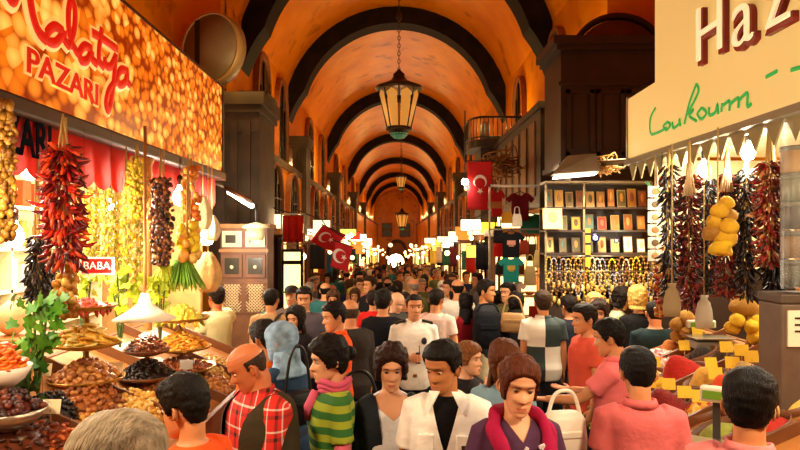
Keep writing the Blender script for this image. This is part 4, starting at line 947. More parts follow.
G('gourd_garland', 'string of yellow and peach gourds hanging above the green herb bundle', 188, 6.1, 228, 262, 9, BIGB, [yel[0], orn[2], gold[2]], 26, seed=11, piece='gourd', scl=(.8, 1.3))
for i, (px, yb, l) in enumerate(((88, 258, 'nearest the red peppers'), (97, 268, 'second from the red peppers'), (106, 276, 'in the middle of the yellow curtain'), (116, 282, 'just left of the yellow flower bunch'), (126, 290, 'below the yellow flower bunch'), (138, 288, 'beside the slim wooden post'))):
    G('yellow_bead_garland', 'thin pale yellow dried vegetable string '+l, px, 5.6+.15*(i % 2), 192, yb, 6, BEAD, yel, 90, parts=True, seed=20+i, extra=60, piece='dried_slice', scl=(.4, .9))
# pale loofah sponges near the far end
def loofah(px, py, d, hpx, wpx, label, m, ribs=7, group=None):
    p = P(px, py, d); h = hpx/F*d; wv = wpx/F*d
    t = thing('loofah_sponge', label, 'sponge', (p.x, p.y, p.z-h/2), 0, group)
    mb = MB(); rings = []
    for i in range(11):
        u = i/10; rr = wv*(math.sin(math.pi*(.08+.87*u))**.6)*(1.15-.35*u)
        rings.append([(rr*(1+.10*math.cos(k*2*math.pi/28*ribs))*math.cos(k*2*math.pi/28), rr*(1+.10*math.cos(k*2*math.pi/28*ribs))*math.sin(k*2*math.pi/28), h*u) for k in range(28)])
    mb.loft(rings); mb.build('sponge', m, t)
    mb = MB(); mb.tube([(0, 0, h*.98), (0, 0, 3.15-p.z+h/2)], .006, 5); mb.build('cord', mat('straw_cord'), t)
PALE = mat('pale_loofah', 'f0e0b4', .8, var=.12, vs=10, bump=.5, bs=40)
loofah(208, 272, 6.9, 40, 13, 'big pale fibrous loofah hanging at the far end of the left stall', mat('straw_loofah', 'dcae6c', .8, var=.2, vs=10, bump=.5, bs=40))
loofah(203, 213, 6.9, 34, 9, 'slim white loofah hanging above the big straw loofah', PALE)
loofah(212, 228, 7.2, 26, 8, 'small white loofah hanging by the far bulb', PALE)
p = P(198, 255, 6.7)
# green herb bundle, yellow blossom bundle
def herb(px, py, d, wpx, hpx, label, m, n=70, seed=1, spread=1.0):
    p = P(px, py, d); rr = random.Random(seed); h = hpx/F*d; wv = wpx/F*d
    t = thing('herb_bundle', label, 'herbs', (p.x, p.y, p.z-h/2))
    mb = MB()
    for i in range(n):
        a = rr.uniform(0, 6.28); q = rr.random()**.5*wv
        mb.tube([(q*.3*math.cos(a), q*.3*math.sin(a), h), (q*.8*math.cos(a), q*.8*math.sin(a), h*.5), (q*spread*math.cos(a), q*spread*math.sin(a), rr.uniform(0, .2)*h)], [.004, .009, .003], 5)
    mb.build('leaves', m, t)
    mb = MB(); mb.lathe([(wv*.35, h*.9), (wv*.4, h*.95), (wv*.35, h)], 12); mb.tube([(0, 0, h), (0, 0, 3.15-p.z+h/2)], .005, 5); mb.build('tie', mat('straw_cord'), t)
herb(183, 274, 6.1, 20, 34, 'bundle of spiky green herbs hanging upside down', mat('herb_green', '6c9a20', .6, var=.3), 170, 3, 1.25)
herb(164, 277, 6.0, 13, 30, 'small yellow green herb bundle beside the spiky green one', mat('herb_yellow', 'c8c828', .6, var=.3), 120, 4, 1.25)
# ---- platters and piles
def noise_heap(rx, ry, h, seed, n=20, rings=8, lump=.12):
    rr = random.Random(seed); mb = MB(); R_ = []
    for i in range(rings+1):
        u = i/rings; q = 1-u; zz = h*(1-q**1.6)
        R_.append([(q*rx*(1+lump*rr.uniform(-1, 1))*math.cos(k*6.2832/n)+1e-4*math.cos(k*6.2832/n), q*ry*(1+lump*rr.uniform(-1, 1))*math.sin(k*6.2832/n)+1e-4*math.sin(k*6.2832/n), zz) for k in range(n)])
    mb.loft(R_); return mb
PIECE = {}
def piece_mesh(kind):
    if kind in PIECE: return PIECE[kind]
    mb = MB()
    if kind == 'walnut': mb = bead_mesh((.02, .018, .017), 8, 6)
    elif kind == 'date': mb.tube([(-.022, 0, 0), (-.014, 0, .001), (0, 0, .002), (.014, 0, .001), (.022, 0, 0)], [.003, .009, .011, .009, .003], 7)
    elif kind == 'olive': mb.ell((0, 0, 0), (.014, .011, .011), 8, 6)
    elif kind == 'dried_apricot': mb.lathe([(.004, -.005), (.02, -.008), (.027, 0), (.02, .008), (.004, .004)], 9)
    elif kind == 'dried_pepper': mb = pepper_mesh('p', .07, .018, 7, 5, .3)
    elif kind == 'fruit_slice': mb.lathe([(.006, -.004), (.03, -.006), (.034, 0), (.03, .006), (.006, .004)], 9, 0, Matrix.Rotation(.3, 4, 'X'))
    elif kind == 'delight_cube': mb.box((-.018, -.018, -.018), (.018, .018, .018), bevel=.004)
    elif kind in ('chestnut', 'almond', 'peanut', 'hazelnut'): mb = bead_mesh((.018, .016, .015), 8, 6)
    PIECE[kind] = mesh_of(mb, kind); return PIECE[kind]
def pile(kind, loc, rx, ry, h, n, mats, label, group, seed=1, sc=(.85, 1.2), bulkcol=None, tiltx=0, cat=None, bulk_label=None, front=True):
    rr = random.Random(seed); me = piece_mesh(kind)
    o = noise_heap(rx*.93, ry*.93, h*.93, seed).build(kind+'_heap', bulkcol or mats[0], None, loc)
    o.rotation_euler = (0, tiltx, 0)
    tag(o, bulk_label or ('dense mound of '+kind.replace('_', ' ')+' pieces under '+label.split(' in ')[-1].split(' on ')[-1]), 'heap', None, 'stuff')
    M = Matrix.Translation(loc) @ Matrix.Rotation(tiltx, 4, 'Y')
    for i in range(n):
        q = math.sqrt((i+.5)/n)*.97; a = i*2.39996+rr.uniform(-.25, .25)
        if front and math.sin(a) > .55 and q > .35: a = -a
        zz = h*(1-q**1.6)
        v = M @ Vector((q*rx*math.cos(a), q*ry*math.sin(a), zz+.004))
        c = link(kind, me, None, v); s = rr.uniform(*sc); c.scale = (s,)*3
        c.rotation_euler = (rr.uniform(-.5, .5), rr.uniform(-.5, .5), rr.uniform(0, 6.28))
        c.material_slots[0].link = 'OBJECT'; c.material_slots[0].material = rr.choice(mats)
        tag(c, label, cat or kind.replace('_', ' '), group)
def platter_stand(px, d, levels, label, zb, m=BRASS, glass=False):
    """levels: (photo y of the rim, radius)"""
    x = gx(px, d); zs = [gz(y, d) for y, r in levels]
    t = thing('platter_stand', label, 'stand', (x, d, zb))
    mb = MB(); mb.lathe([(.11, 0), (.11, .015), (.02, .03), (.014, max(zs)-zb)], 12); mb.build('pole', m, t)
    for (y, r), z in zip(levels, zs):
        mb = MB(); mb.lathe([(.02, z-zb-.05), (r*.5, z-zb-.045), (r*.92, z-zb-.02), (r, z-zb), (r*.985, z-zb+.004), (r*.9, z-zb-.012), (.02, z-zb-.03)], 28); mb.build('platter', m, t)
    return [(x, d, z-.02, r) for (y, r), z in zip(levels, zs)]
def slope_l(x): return .95+.42*(-1.35-x)
wm = lambda *cs: [pm('pc_'+c, c, .45) for c in cs]
q = platter_stand(87, 4.4, ((305, .20), (342, .23), (377, .25)), 'brass three tier stand holding red chips, golden slices and walnuts', slope_l(gx(87, 4.4)))
pile('dried_pepper', q[0][:3], .17, .17, .07, 40, wm('c84418', 'a83010', 'd86830'), 'dried red pepper chip on the top platter of the nearer brass stand', 'red chips on the top platter', 1)
pile('fruit_slice', q[1][:3], .2, .2, .13, 44, wm('e8b848', 'd89830', 'f0cc70'), 'golden dried fruit slice on the middle platter of the nearer brass stand', 'golden slices', 2, (1, 1.5))
pile('walnut', q[2][:3], .23, .23, .14, 110, wm('c08040', 'a86428', 'd89850', '8a4c20'), 'walnut on the bottom platter of the nearer brass stand', 'walnuts on the platter', 3, (1, 1.3))
q = platter_stand(147, 4.9, ((349, .175), (374, .23)), 'two tier stand of brown dates over black olives', slope_l(gx(147, 4.9)), WOOD)
pile('date', q[0][:3], .16, .16, .13, 100, wm('6a3416', '8a4a20', '4a2210', 'a06030'), 'brown date heaped on the upper platter beside the white cone lamp', 'dates on the platter', 4, (1, 1.3))
pile('olive', q[1][:3], .215, .215, .13, 130, wm('1c1008', '2a160c', '120a08', '3c2214'), 'glossy black olive on the platter below the dates', 'black olives', 5, (1, 1.3))
q = platter_stand(181, 5.6, ((317, .25), (346, .26), (366, .30)), 'three tier stand of yellow peppers, apricots and chestnuts near the far end', slope_l(gx(181, 5.6)))
pile('dried_pepper', q[0][:3], .2, .2, .14, 40, wm('d8c040', 'e8b030', 'a8a830'), 'small yellow pepper on the top platter of the far stand', 'yellow peppers', 6, (1, 1.4))
pile('dried_apricot', q[1][:3], .235, .235, .14, 80, wm('e89828', 'f0b040', 'd08020'), 'dried apricot on the middle platter of the far stand', 'dried apricots', 7)
pile('chestnut', q[2][:3], .27, .27, .09, 80, wm('8a4018', 'a05020', '6a3010'), 'brown chestnut on the bottom platter of the far stand', 'chestnuts', 8)
tl = math.atan(.42)
def lheap(kind, px, py, rx, ry, h, n, mats, label, group, seed, **k):
    p = SL(px, py); pile(kind, (p.x, p.y, p.z-.01), rx, ry, h, n, mats, label, group, seed, tiltx=tl, **k)
lheap('walnut', 92, 400, .26, .3, .12, 90, wm('a8602c', 'c07c3c', '804418'), 'shelled nut heaped on the counter below the nearer brass stand', 'nuts below the nearer stand', 11)
lheap('olive', 50, 410, .16, .22, .12, 80, wm('14100e', '1e1614', '0c0a0a'), 'black raisin heaped beside the green vine leaves', 'black raisins', 12)
lheap('almond', 140, 405, .22, .4, .08, 90, wm('e0b050', 'd09a38', 'ecc878'), 'golden almond spread on the counter below the dates', 'golden almonds', 13)
lheap('date', 60, 440, .24, .2, .08, 60, wm('8a3c18', 'c86428', '5a2812'), 'reddish dried date in the front tray of the left counter', 'reddish dates in front', 14)
lheap('hazelnut', 165, 392, .2, .3, .07, 70, wm('a86830', '8a4c20', 'c08848'), 'hazelnut spread below the far stand', 'hazelnuts', 15)
# near bowls
def bowl(px, py, d, r, h, m, label, foot=None, name='bowl'):
    p = P(px, py, d); t = thing(name, label, 'bowl', (p.x, p.y, p.z-h))
    mb = MB(); mb.lathe([(r*.35, 0), (r*.45, 0), (r*.75, h*.35), (r, h), (r*.96, h), (r*.7, h*.42), (.01, h*.12)], 26); mb.build('basin', m, t)
    if foot is not None:
        mb = MB(); mb.lathe([(r*.55, foot-(p.z-h)), (r*.5, foot-(p.z-h)+.02), (.03, foot-(p.z-h)+.05), (.03, -.03), (r*.4, .002)], 16); mb.build('pedestal', m, t)
    return (p.x, p.y, p.z-.01)
d = 3.5
l = bowl(2, 366, d, .15, .11, mat('white_china', 'e8e0d0', .25), 'white pedestal bowl heaped with orange dried fruit', slope_l(gx(2, d)))
pile('dried_apricot', l, .135, .135, .13, 60, wm('e86c14', 'f08428', 'd05810'), 'orange dried fruit in the white pedestal bowl', 'orange fruit in the white bowl', 16)
l = bowl(8, 408, 3.4, .2, .1, STEEL, 'steel bowl of dark figs on the left counter', slope_l(gx(8, 3.4)))
pile('walnut', l, .18, .18, .1, 60, wm('4a1c10', '6a2c14', '2e120c'), 'dark dried fig in the steel bowl', 'dark figs in the steel bowl', 17, (1, 1.4))
l = bowl(128, 345, 5.5, .13, .12, mat('white_china'), 'empty looking white bowl glaring under the cone lamp', slope_l(gx(128, 5.5)))
# white cone pendant
p = P(145, 319, 4.9)
t = thing('cone_pendant_lamp', 'white conical lamp shade glowing above the dates', 'lamp', p)
mb = MB(); mb.lathe([(.235, 0), (.13, .06), (.06, .11), (.028, .2), (.02, .2), (.05, .1), (.12, .05), (.228, -.002)], 28); mb.build('shade', mat('white_shade', 'fff4dc', .5), t)
mb = MB(); mb.ell((0, 0, .035), .04, 12, 8); mb.build('bulb', GLOW, t)
mb = MB(); mb.tube([(0, 0, .18), (0, 0, 3.18-p.z)], .013, 8); mb.build('cord', BPOST, t)
light('POINT', (p.x, p.y, p.z-.06), 14, WHITE, .05); light('POINT', (p.x-.12, p.y-.2, p.z+.4), 9, WHITE, .05)
# vine leaves
def leafmesh(s, rr):
    mb = MB(); pts = [(0, 0), (.3, -.12), (.5, .1), (.32, .3), (.42, .6), (.16, .62), (0, 1), (-.16, .62), (-.42, .6), (-.32, .3), (-.5, .1), (-.3, -.12)]
    vs = [(x*s, y*s, .12*s*math.sin(3*x+y)) for x, y in pts]+[(0, .3*s, .08*s)]
    fs = [(i, (i+1) % 12, 12) for i in range(12)]
    return vs, fs
def vine(px, py, d, wpx, hpx, n, label, m, seed, foot, name='grape_vine'):
    p = P(px, py, d); rr = random.Random(seed); w_, h_ = wpx/F*d, hpx/F*d
    t = thing(name, label, 'plant', (p.x, p.y, foot))
    mb = MB(); st = MB()
    for i in range(n):
        q = Vector((rr.gauss(0, .45)*w_, rr.gauss(0, .4)*w_, p.z-foot+rr.uniform(-.5, .5)*h_))
        vs, fs = leafmesh(rr.uniform(.06, .11), rr)
        M = Matrix.Translation(q) @ Euler((rr.uniform(.4, 2.0), rr.uniform(-.5, .5), rr.uniform(-.9, .9))).to_matrix().to_4x4()
        mb.add(vs, fs, 0, M)
    for k in range(4):
        a = k*1.6; st.tube(cr([(0, 0, 0), (w_*.2*math.cos(a), w_*.2*math.sin(a), (p.z-foot)*.6), (w_*.4*math.cos(a), w_*.4*math.sin(a), p.z-foot+h_*.4)], 4), .008, 5)
    mb.build('foliage', m, t); st.build('stem', mat('stem_green', '4a5a1c', .6), t)
LEAF = mat('vine_leaf', '4c8a1c', .5, var=.35, vs=12); LEAFY = mat('yellow_leaf', 'b8c828', .5, var=.3, vs=12)
vine(38, 332, 4.0, 22, 62, 60, 'green vine leaves climbing beside the nearer brass stand', LEAF, 1, slope_l(gx(38, 4.0)))
vine(22, 385, 3.8, 22, 36, 34, 'low dark green leaves between the bowls', mat('dark_leaf', '2c5a18', .5, var=.3), 2, slope_l(gx(22, 3.8)), 'leafy_plant')
vine(120, 290, 5.4, 20, 44, 50, 'yellow green vine leaves behind the white cone lamp', LEAFY, 3, slope_l(gx(120, 5.4)))
vine(160, 296, 5.9, 12, 30, 30, 'bright leaves peeping out between the lamp and the far stand', LEAFY, 5, slope_l(gx(160, 5.9)))
vine(84, 288, 5.0, 16, 16, 26, 'sprig of yellow leaves around the small red shop plate', LEAFY, 6, slope_l(gx(96, 5.0)))
# pumpkin-like pale gourd on the near shelf
def onshelf_box(label, px, py, d, w_, dp, h, m, cat='crate', name='wooden_crate', zf=None):
    p = P(px, py, d); z0 = zf; t = thing(name, label, cat, (p.x, p.y, z0))
    mb = MB(); mb.box((-w_/2, -dp/2, 0), (w_/2, dp/2, p.z-z0-.02)); mb.box((-w_/2-.01, -dp/2-.01, p.z-z0-.05), (w_/2+.01, dp/2+.01, p.z-z0), bevel=.008); mb.build('box', m, t)
    return p
p = onshelf_box('honey coloured display box under the pale gourd', 12, 335, 4.5, .5, .4, 0, LWOOD, zf=slope_l(gx(12, 4.5)))
t = thing('pale_gourd', 'round peach coloured gourd among the vine leaves', 'gourd', (p.x, p.y, p.z))
mb = MB(); rings = []
for i in range(11):
    u = i/10; rr_ = .12*math.sin(math.pi*(.05+.92*u))**.75
    rings.append([(rr_*(1+.06*math.cos(6*a))*math.cos(a), rr_*(1+.06*math.cos(6*a))*math.sin(a), .24*u) for a in np.linspace(0, 6.2832, 24, endpoint=False)])
mb.loft(rings); mb.build('body', mat('gourd_peach', 'e8b878', .5, var=.2), t)
mb = MB(); mb.tube([(0, 0, .23), (.01, 0, .27), (.03, 0, .29)], [.015, .01, .008], 6); mb.build('stalk', mat('stem_green'), t)
# small red plate with white letters
p = P(97, 266, 4.75)
t = thing('shop_plate', 'small red shop plate with white border and capital letters', 'sign', p)
mb = MB(); mb.box((-.125, 0, -.065), (.125, .015, .065), bevel=.004); mb.build('border', mat('plate_white', 'f4ecd8', .4), t)
mb = MB(); mb.box((-.112, -.005, -.052), (.112, .002, .052)); mb.build('panel', mat('plate_red', 'c01810', .4), t)
text_obj('lettering', 'BABA', .082, mat('plate_white'), t, .002, MF(0, -.007, 0), 0)
mb = MB()
for x in (-.1, .1): mb.tube([(x, .01, .06), (x, .01, 3.14-p.z)], .0015, 4)
mb.build('wire', BLACK, t)
# price cards
def card(p, w_, h, m, label, rz=0, group=None, lines=True, tilt=-.25, stick=.12):
    t = thing('price_card', label, 'price tag', p, rz, group)
    mb = MB(); mb.box((-w_/2, -.002, 0), (w_/2, .002, h), 0, Matrix.Translation((0, 0, stick)) @ Matrix.Rotation(tilt, 4, 'X')); mb.build('card', m, t)
    mb = MB(); mb.tube([(0, .004, -.02), (0, .004, stick+.02)], .004, 5); mb.build('stick', LWOOD, t)
    return t
PAPER = mat('paper_tag', 'f0dcb0', .7)
for px, py, l in ((42, 383, 'cream paper price card standing in the black raisins'), (50, 423, 'cream paper price card in the reddish dates'), (186, 372, 'grey framed price card between the olives and the chestnuts'), (115, 378, 'pale price card among the golden almonds')):
    p = SL(px, py+12); card(p, .11, .08, PAPER if 'grey' not in l else mat('grey_tag', '8a7c68', .6), l)

for k, (px, py, kind, cs, l, g, n) in enumerate(((215, 385, 'walnut', ('b87838', '94582a'), 'walnut in the far open bay of the left counter', 'walnuts in the far bay', 60),
  (215, 365, 'peanut', ('d8a858', 'e8c070'), 'pale peanut in the far bay behind the walnuts', 'peanuts in the far bay', 60),
  (115, 430, 'peanut', ('c88830', 'e0a848'), 'golden nut in the bay behind the grey haired head', 'golden nuts in the bay', 70),
  (20, 440, 'date', ('5a2812', '3a180c'), 'dark date in the nearest corner of the left counter', 'dark dates in the corner', 50),
  (185, 410, 'dried_apricot', ('d87020', 'e89030'), 'orange apricot in the bay beside the plaid shirted man', 'apricots in the bay', 50))):
    lheap(kind, px, py, .24, .3, .08, n, wm(*cs), l, g, 60+k)
# ================================================================ right stall
SXR = 2.35
CREAMS = mat('cream_lightbox', 'e8d49a', .4, emit=.34, ecol='f0cc70')
s2 = thing('shop_sign', 'stepped cream lightbox sign with big white capital letters and green script', 'sign')
mb = MB()
poly = [(2.2, 3.11), (6.51, 3.13), (6.51, 3.73), (5.83, 3.74), (5.83, 5.4), (2.2, 5.4)]
mb.prism([(y, z) for y, z in poly], .3, Matrix(((0, 0, 1, SXR), (1, 0, 0, 0), (0, 1, 0, 0), (0, 0, 0, 1)))); fixn(mb.build('sign_face', CREAMS, s2))
mb = MB(); mb.box((SXR-.03, 2.2, 3.06), (SXR+.32, 6.55, 3.11)); mb.box((SXR-.01, 6.51, 3.1), (SXR+.31, 6.54, 3.75)); mb.build('frame', mat('grey_frame', '8a8068', .4, .3), s2)
def sgr(px, py):
    d = PX(px, SXR); return Vector((SXR, d, CH-(py-CY)/F*d))
# big letters: white faces, dark red sides
LW = mat('letter_cream', 'fff0c8', .4, emit=.5, ecol='ffe8b0'); LR = mat('letter_red_side', '8a1410', .4)
def big(ch, pxl, pxr, ytop, ybot):
    a = sgr(pxl, (ytop+ybot)/2); b = sgr(pxr, (ytop+ybot)/2); ymid = (a.y+b.y)/2
    pc = CX+SXR*F/ymid
    return ymid, a.y-b.y, pc
fb = [('H', 710, 4.55, 4.33, .82, .50), ('a', 0, 4.09, 4.24, .82, 0), ('z', 0, 3.73, 4.24, .82, 0), ('e', 0, 3.36, 4.24, .82, 0), ('r', 0, 3.06, 4.24, .82, 0)]
yH = PX(709, SXR); zt = CH-(0-CY)/F*yH
for nm, off, dep, bold, m, dy in (('letter_sides', .004, .035, .008, LR, .02), ('letters', .062, .008, -.008, LW, 0)):
    # H
    for k, (ch, yc) in enumerate((('H', PX(717, SXR)), ('a', PX(751, SXR)), ('z', PX(787, SXR)), ('e', PX(783, SXR)-.38), ('r', PX(783, SXR)-.72))):
        text_obj(nm[:-1] if True else nm, ch, .60, m, s2, dep, MRR(SXR-off, yc+dy, 3.63+(.21 if ch == 'H' else .16)-dy*.5) @ Matrix.Diagonal((1.1, 1, 1, 1)), bold)
# green script
GRN = mat('green_letters', '1ea84a', .4, emit=.35, ecol='18b048')
gs = [[(656, 108), (651, 118), (651, 133), (657, 133), (667, 128)], [(668, 122), (664, 126), (667, 130), (671, 125), (668, 122)], [(673, 122), (674, 128), (679, 124), (680, 119), (681, 126)],
 [(697, 84), (690, 103), (685, 124)], [(697, 84), (699, 92), (689, 112)], [(688, 114), (694, 110), (690, 116), (697, 121)], [(702, 108), (698, 114), (702, 119), (707, 113), (703, 108)],
 [(710, 107), (710, 115), (716, 112), (718, 104), (719, 114)], [(723, 103), (722, 112)], [(723, 106), (730, 101), (730, 111)], [(731, 104), (739, 98), (739, 108)], [(739, 101), (748, 93), (748, 106), (752, 104)],
 [(767, 77), (778, 71)], [(792, 70), (806, 66)]]
for st in gs:
    mb = MB()
    pts = cr([sgr(*q) for q in st], 5); k0 = len(mb.v); mb.tube([(0, p.y, p.z) for p in pts], .014, 6)
    mb.v[k0:] = [(x*.4+SXR-.006, y, z) for x, y, z in mb.v[k0:]]
    mb.build('script_letter', GRN, s2)
# zigzag valance with lamps under the sign
t = thing('zigzag_valance', 'pale pennant trim with triangular points under the cream sign', 'valance')
mb = MB()
for y in np.arange(2.4, 6.4, .22): mb.prism([(y, 3.06), (y+.2, 3.06), (y+.1, 2.90)], .012, Matrix(((0, 0, 1, SXR+.03), (1, 0, 0, 0), (0, 1, 0, 0), (0, 0, 0, 1))))
fixn(mb.build('pennant_strip', mat('pennant', '94865a', .8), t))
mb = MB(); mb.tube([(SXR+.05, 2.3, 3.05), (SXR+.05, 6.5, 3.05)], .02); mb.build('rail', STEEL, t)
t = thing('stall_canopy', 'cream ceiling boards over the lamplit right stall', 'canopy')
mb = MB(); mb.box((2.68, 2.2, 3.14), (4.48, 6.5, 3.2)); mb.build('ceiling_boards', cream, t)
t = thing('wall_shelving', 'shelves of jars along the back of the right stall', 'shelves')
mb = MB(); mb.box((2.72, 6.62, 0), (4.4, 6.7, 3.12)); mb.build('end_panel', mat('cream_end', 'e8d8a0', .7, var=.1), t)
mb = MB(); mb.box((2.72, 6.58, 0), (4.4, 6.62, 2.0)); mb.build('dark_dado', DWOOD, t)
RB = mat('khaki_panel', 'c8b070', .7, var=.1)
mb = MB(); mb.box((4.4, 2.4, .3), (4.46, 6.6, 3.12)); mb.build('back_board', RB, t)
for z in (1.5, 1.95, 2.4):
    mb = MB(); mb.box((4.1, 2.4, z-.02), (4.4, 6.6, z+.02)); mb.build('shelf', LWOOD, t)
for y in (2.4, 4.5, 6.56):
    mb = MB(); mb.box((4.1, y, 0), (4.4, y+.04, 3.1)); mb.build('upright', LWOOD, t)
rnd = random.Random(9)
mb = MB(); mb.lathe([(.06, 0), (.07, .02), (.07, .2), (.05, .24), (.06, .25), (.06, .29), (.01, .29)], 12); J0 = mb.build('spice_jar', mat('jar_amber', 'b87828', .3))
for z in (1.52, 1.97, 2.42):
    for y in np.arange(2.7, 6.4, .26):
        o = dup(J0, (4.25, y, z), None, rnd.uniform(.9, 1.1)); o.material_slots[0].link = 'OBJECT'; o.material_slots[0].material = mat('jar_%d' % rnd.randrange(4), rnd.choice(['b87828', '7a3a18', 'd8b858', '58602c']), .3)
        tag(o, 'lidded spice jar standing on the back shelves of the right stall', 'jar', 'jars on the right back shelves')
bpy.data.objects.remove(J0)
bulb(704, 170, 5.2, 3.12, 'bare bulb glaring above the dark red strings of the right stall', .055, 60)
bulb(748, 152, 4.6, 3.12, 'bare bulb behind the zigzag trim of the right stall', .05, 50)
bulb(684, 158, 5.9, 3.12, 'bare bulb at the far end under the cream sign', .045, 36)
bulb(834, 150, 3.5, 3.12, 'added unseen bulb at the near end of the right awning', .06, 12)  # extra bulb out of view, throws light across the aisle at the valance
bulb(930, 130, 2.7, 3.12, 'added unseen bulb nearest the camera by the right awning', .07, 36)  # another added bulb, unseen, brightening the opposite side
light('AREA', (3.5, 4.3, 3.1), 70, WHITE, .8, None, 3.6)
# strings of dried vegetables
GR = lambda *a, **k: G(*a, **k)
GR('dried_chilli_string', 'dark red chilli string nearest the striped label strip on the right stall', 689, 5.05, 178, 292, 11, PEPS, drk, 99, seed=31, piece='chilli', scl=(.45, .75), zcord=3.08, extra=420, tilt=(.2, 2.4))
GR('aubergine_skin_string', 'black dried aubergine string beside the striped label strip', 669, 5.4, 168, 300, 8, PEPS, blk, 98, seed=32, piece='aubergine_skin', scl=(.5, .85), zcord=3.08, extra=300, taper=.3)
GR('aubergine_skin_string', 'short black aubergine string between two dark red chilli strings', 708, 5.15, 182, 292, 7, PEPS, blk, 98, seed=33, piece='aubergine_skin', scl=(.5, .85), zcord=3.08, extra=300, taper=.3)
GR('dried_chilli_string', 'dark red chilli string behind the hanging yellow sponges', 727, 4.75, 178, 300, 12, PEPS, drk, 99, seed=34, piece='chilli', scl=(.45, .75), zcord=3.08, extra=420, tilt=(.2, 2.4))
GR('aubergine_skin_string', 'long black aubergine string just past the hanging yellow sponges', 746, 4.6, 172, 300, 8, PEPS, blk, 98, seed=35, piece='aubergine_skin', scl=(.5, .85), zcord=3.08, extra=300, taper=.3)
GR('dried_pepper_string', 'rusty brown dried pepper string nearest the clear plastic curtain', 769, 4.2, 166, 268, 13, PEPS, [reds[3], browns[0], drk[2], browns[2]], 99, seed=36, piece='pepper', scl=(.45, .75), zcord=3.08, extra=420, tilt=(.2, 2.4))
GR('aubergine_skin_string', 'black aubergine string hanging low behind the rusty peppers', 775, 4.55, 230, 296, 12, PEPS, blk, 98, seed=37, piece='aubergine_skin', scl=(.5, .85), zcord=3.08, extra=300)
GR('dried_chilli_string', 'dim maroon chilli string low between the black strings', 692, 5.5, 240, 310, 12, PEPS, drk, 99, seed=38, piece='chilli', scl=(.45, .75), zcord=3.08, extra=420, tilt=(.2, 2.4))
GR('red_bead_string', 'thin red bead string at the edge of the souvenir stand', 660, 5.9, 250, 320, 5, BEAD, [reds[3], drk[2], gold[1]], 80, seed=39, piece='bead', scl=(.7, 1.1), zcord=3.08)
# straw ties above two of the strings
for px, d_, y0_, y1_, l in ((690, 4.98, 163, 196, 'pale straw tassel above the dark red chilli string'), (727, 4.68, 160, 192, 'pale straw tassel above the hanging yellow sponges')):
    p = P(px, (y0_+y1_)/2, d_); h = (y1_-y0_)/F*d_; t = thing('straw_tassel', l, 'tassel', (p.x, p.y, p.z-h/2))
    mb = MB()
    for k in range(22):
        a = k*2.4; q = .012+.05*(k % 5)/5; mb.tube([(0, 0, h), (q*.5*math.cos(a), q*.5*math.sin(a), h*.5), (q*math.cos(a), q*math.sin(a), 0)], .005, 5)
    mb.build('straw', mat('straw_pale', 'e8cc98', .7), t)
    mb = MB(); mb.tube([(0, 0, h-.03), (0, 0, 3.08-p.z+h/2)], .006, 5); mb.build('cord', mat('straw_cord'), t)
# yellow sponge bunches
YS = mat('yellow_sponge', 'e8b020', .85, var=.18, vs=14, bump=.6, bs=50); TS = mat('tan_sponge', 'b8842c', .85, var=.2, vs=14, bump=.6, bs=50); YS2 = mat('bright_yellow_sponge', 'f4c418', .8, var=.12, vs=14, bump=.6, bs=50)
def sponge_mesh(seed, m):
    rr = random.Random(seed); mb = MB(); rings = []
    a0, a1 = rr.uniform(0, 6), rr.uniform(0, 6)
    for i in range(13):
        v = i/12*math.pi
        rings.append([((1+.14*math.sin(2*u+a0)+.1*math.sin(3*v+a1)+.06*math.sin(5*u+a1))*math.sin(v)*math.cos(u)+1e-4*math.cos(u), (1+.14*math.sin(2*u+a0)+.06*math.sin(5*u))*math.sin(v)*math.sin(u)+1e-4*math.sin(u), -math.cos(v)*(1+.1*math.sin(2*u+a1))) for u in np.linspace(0, 6.2832, 18, endpoint=False)])
    mb.loft(rings); return mesh_of(mb, 'sponge', m)
SPM = [sponge_mesh(i, YS) for i in range(4)]
def sponge_bunch(px, py, d, lumps, label, m, cord=True, foot=None, nm='sponge_bunch'):
    p = P(px, py, d); k = d/F
    t = thing(nm, label, 'sponges', (p.x, p.y, p.z if foot is None else foot))
    z0 = 0 if foot is None else p.z-foot
    for i, (dx, dy, r, dd, mm) in enumerate(lumps):
        o = link('sponge', SPM[i % 4], t, (dx*k, dd, z0-dy*k)); o.scale = (r*k, r*k*.8, r*k*(.75 if not isinstance(r, tuple) else 1)); o.rotation_euler = (0, .5*math.sin(i*3), i*.3)
        o.material_slots[0].link = 'OBJECT'; o.material_slots[0].material = mm or m
    mb = MB()
    if cord: mb.tube([(0, .03, -.1), (0, .03, 3.08-p.z)], .006, 5); mb.build('cord', mat('straw_cord'), t)
    else:
        mb.lathe([(.03, 0), (.03, .02), (.012, .04), (.012, z0+.03)], 8); mb.build('stick', LWOOD, t)
sponge_bunch(720, 225, 4.35, [(6, -22, 9, 0, None), (-2, -14, 10, -.02, None), (10, -9, 10, .01, TS), (-6, -3, 10, 0, None), (6, 2, 11, -.03, None), (-8, 8, 10, .02, TS), (4, 12, 12, -.01, None), (0, 22, 11, 0, YS2), (8, 26, 7, .02, None)], 'cluster of yellow natural sponges hanging before the red chilli string', YS)
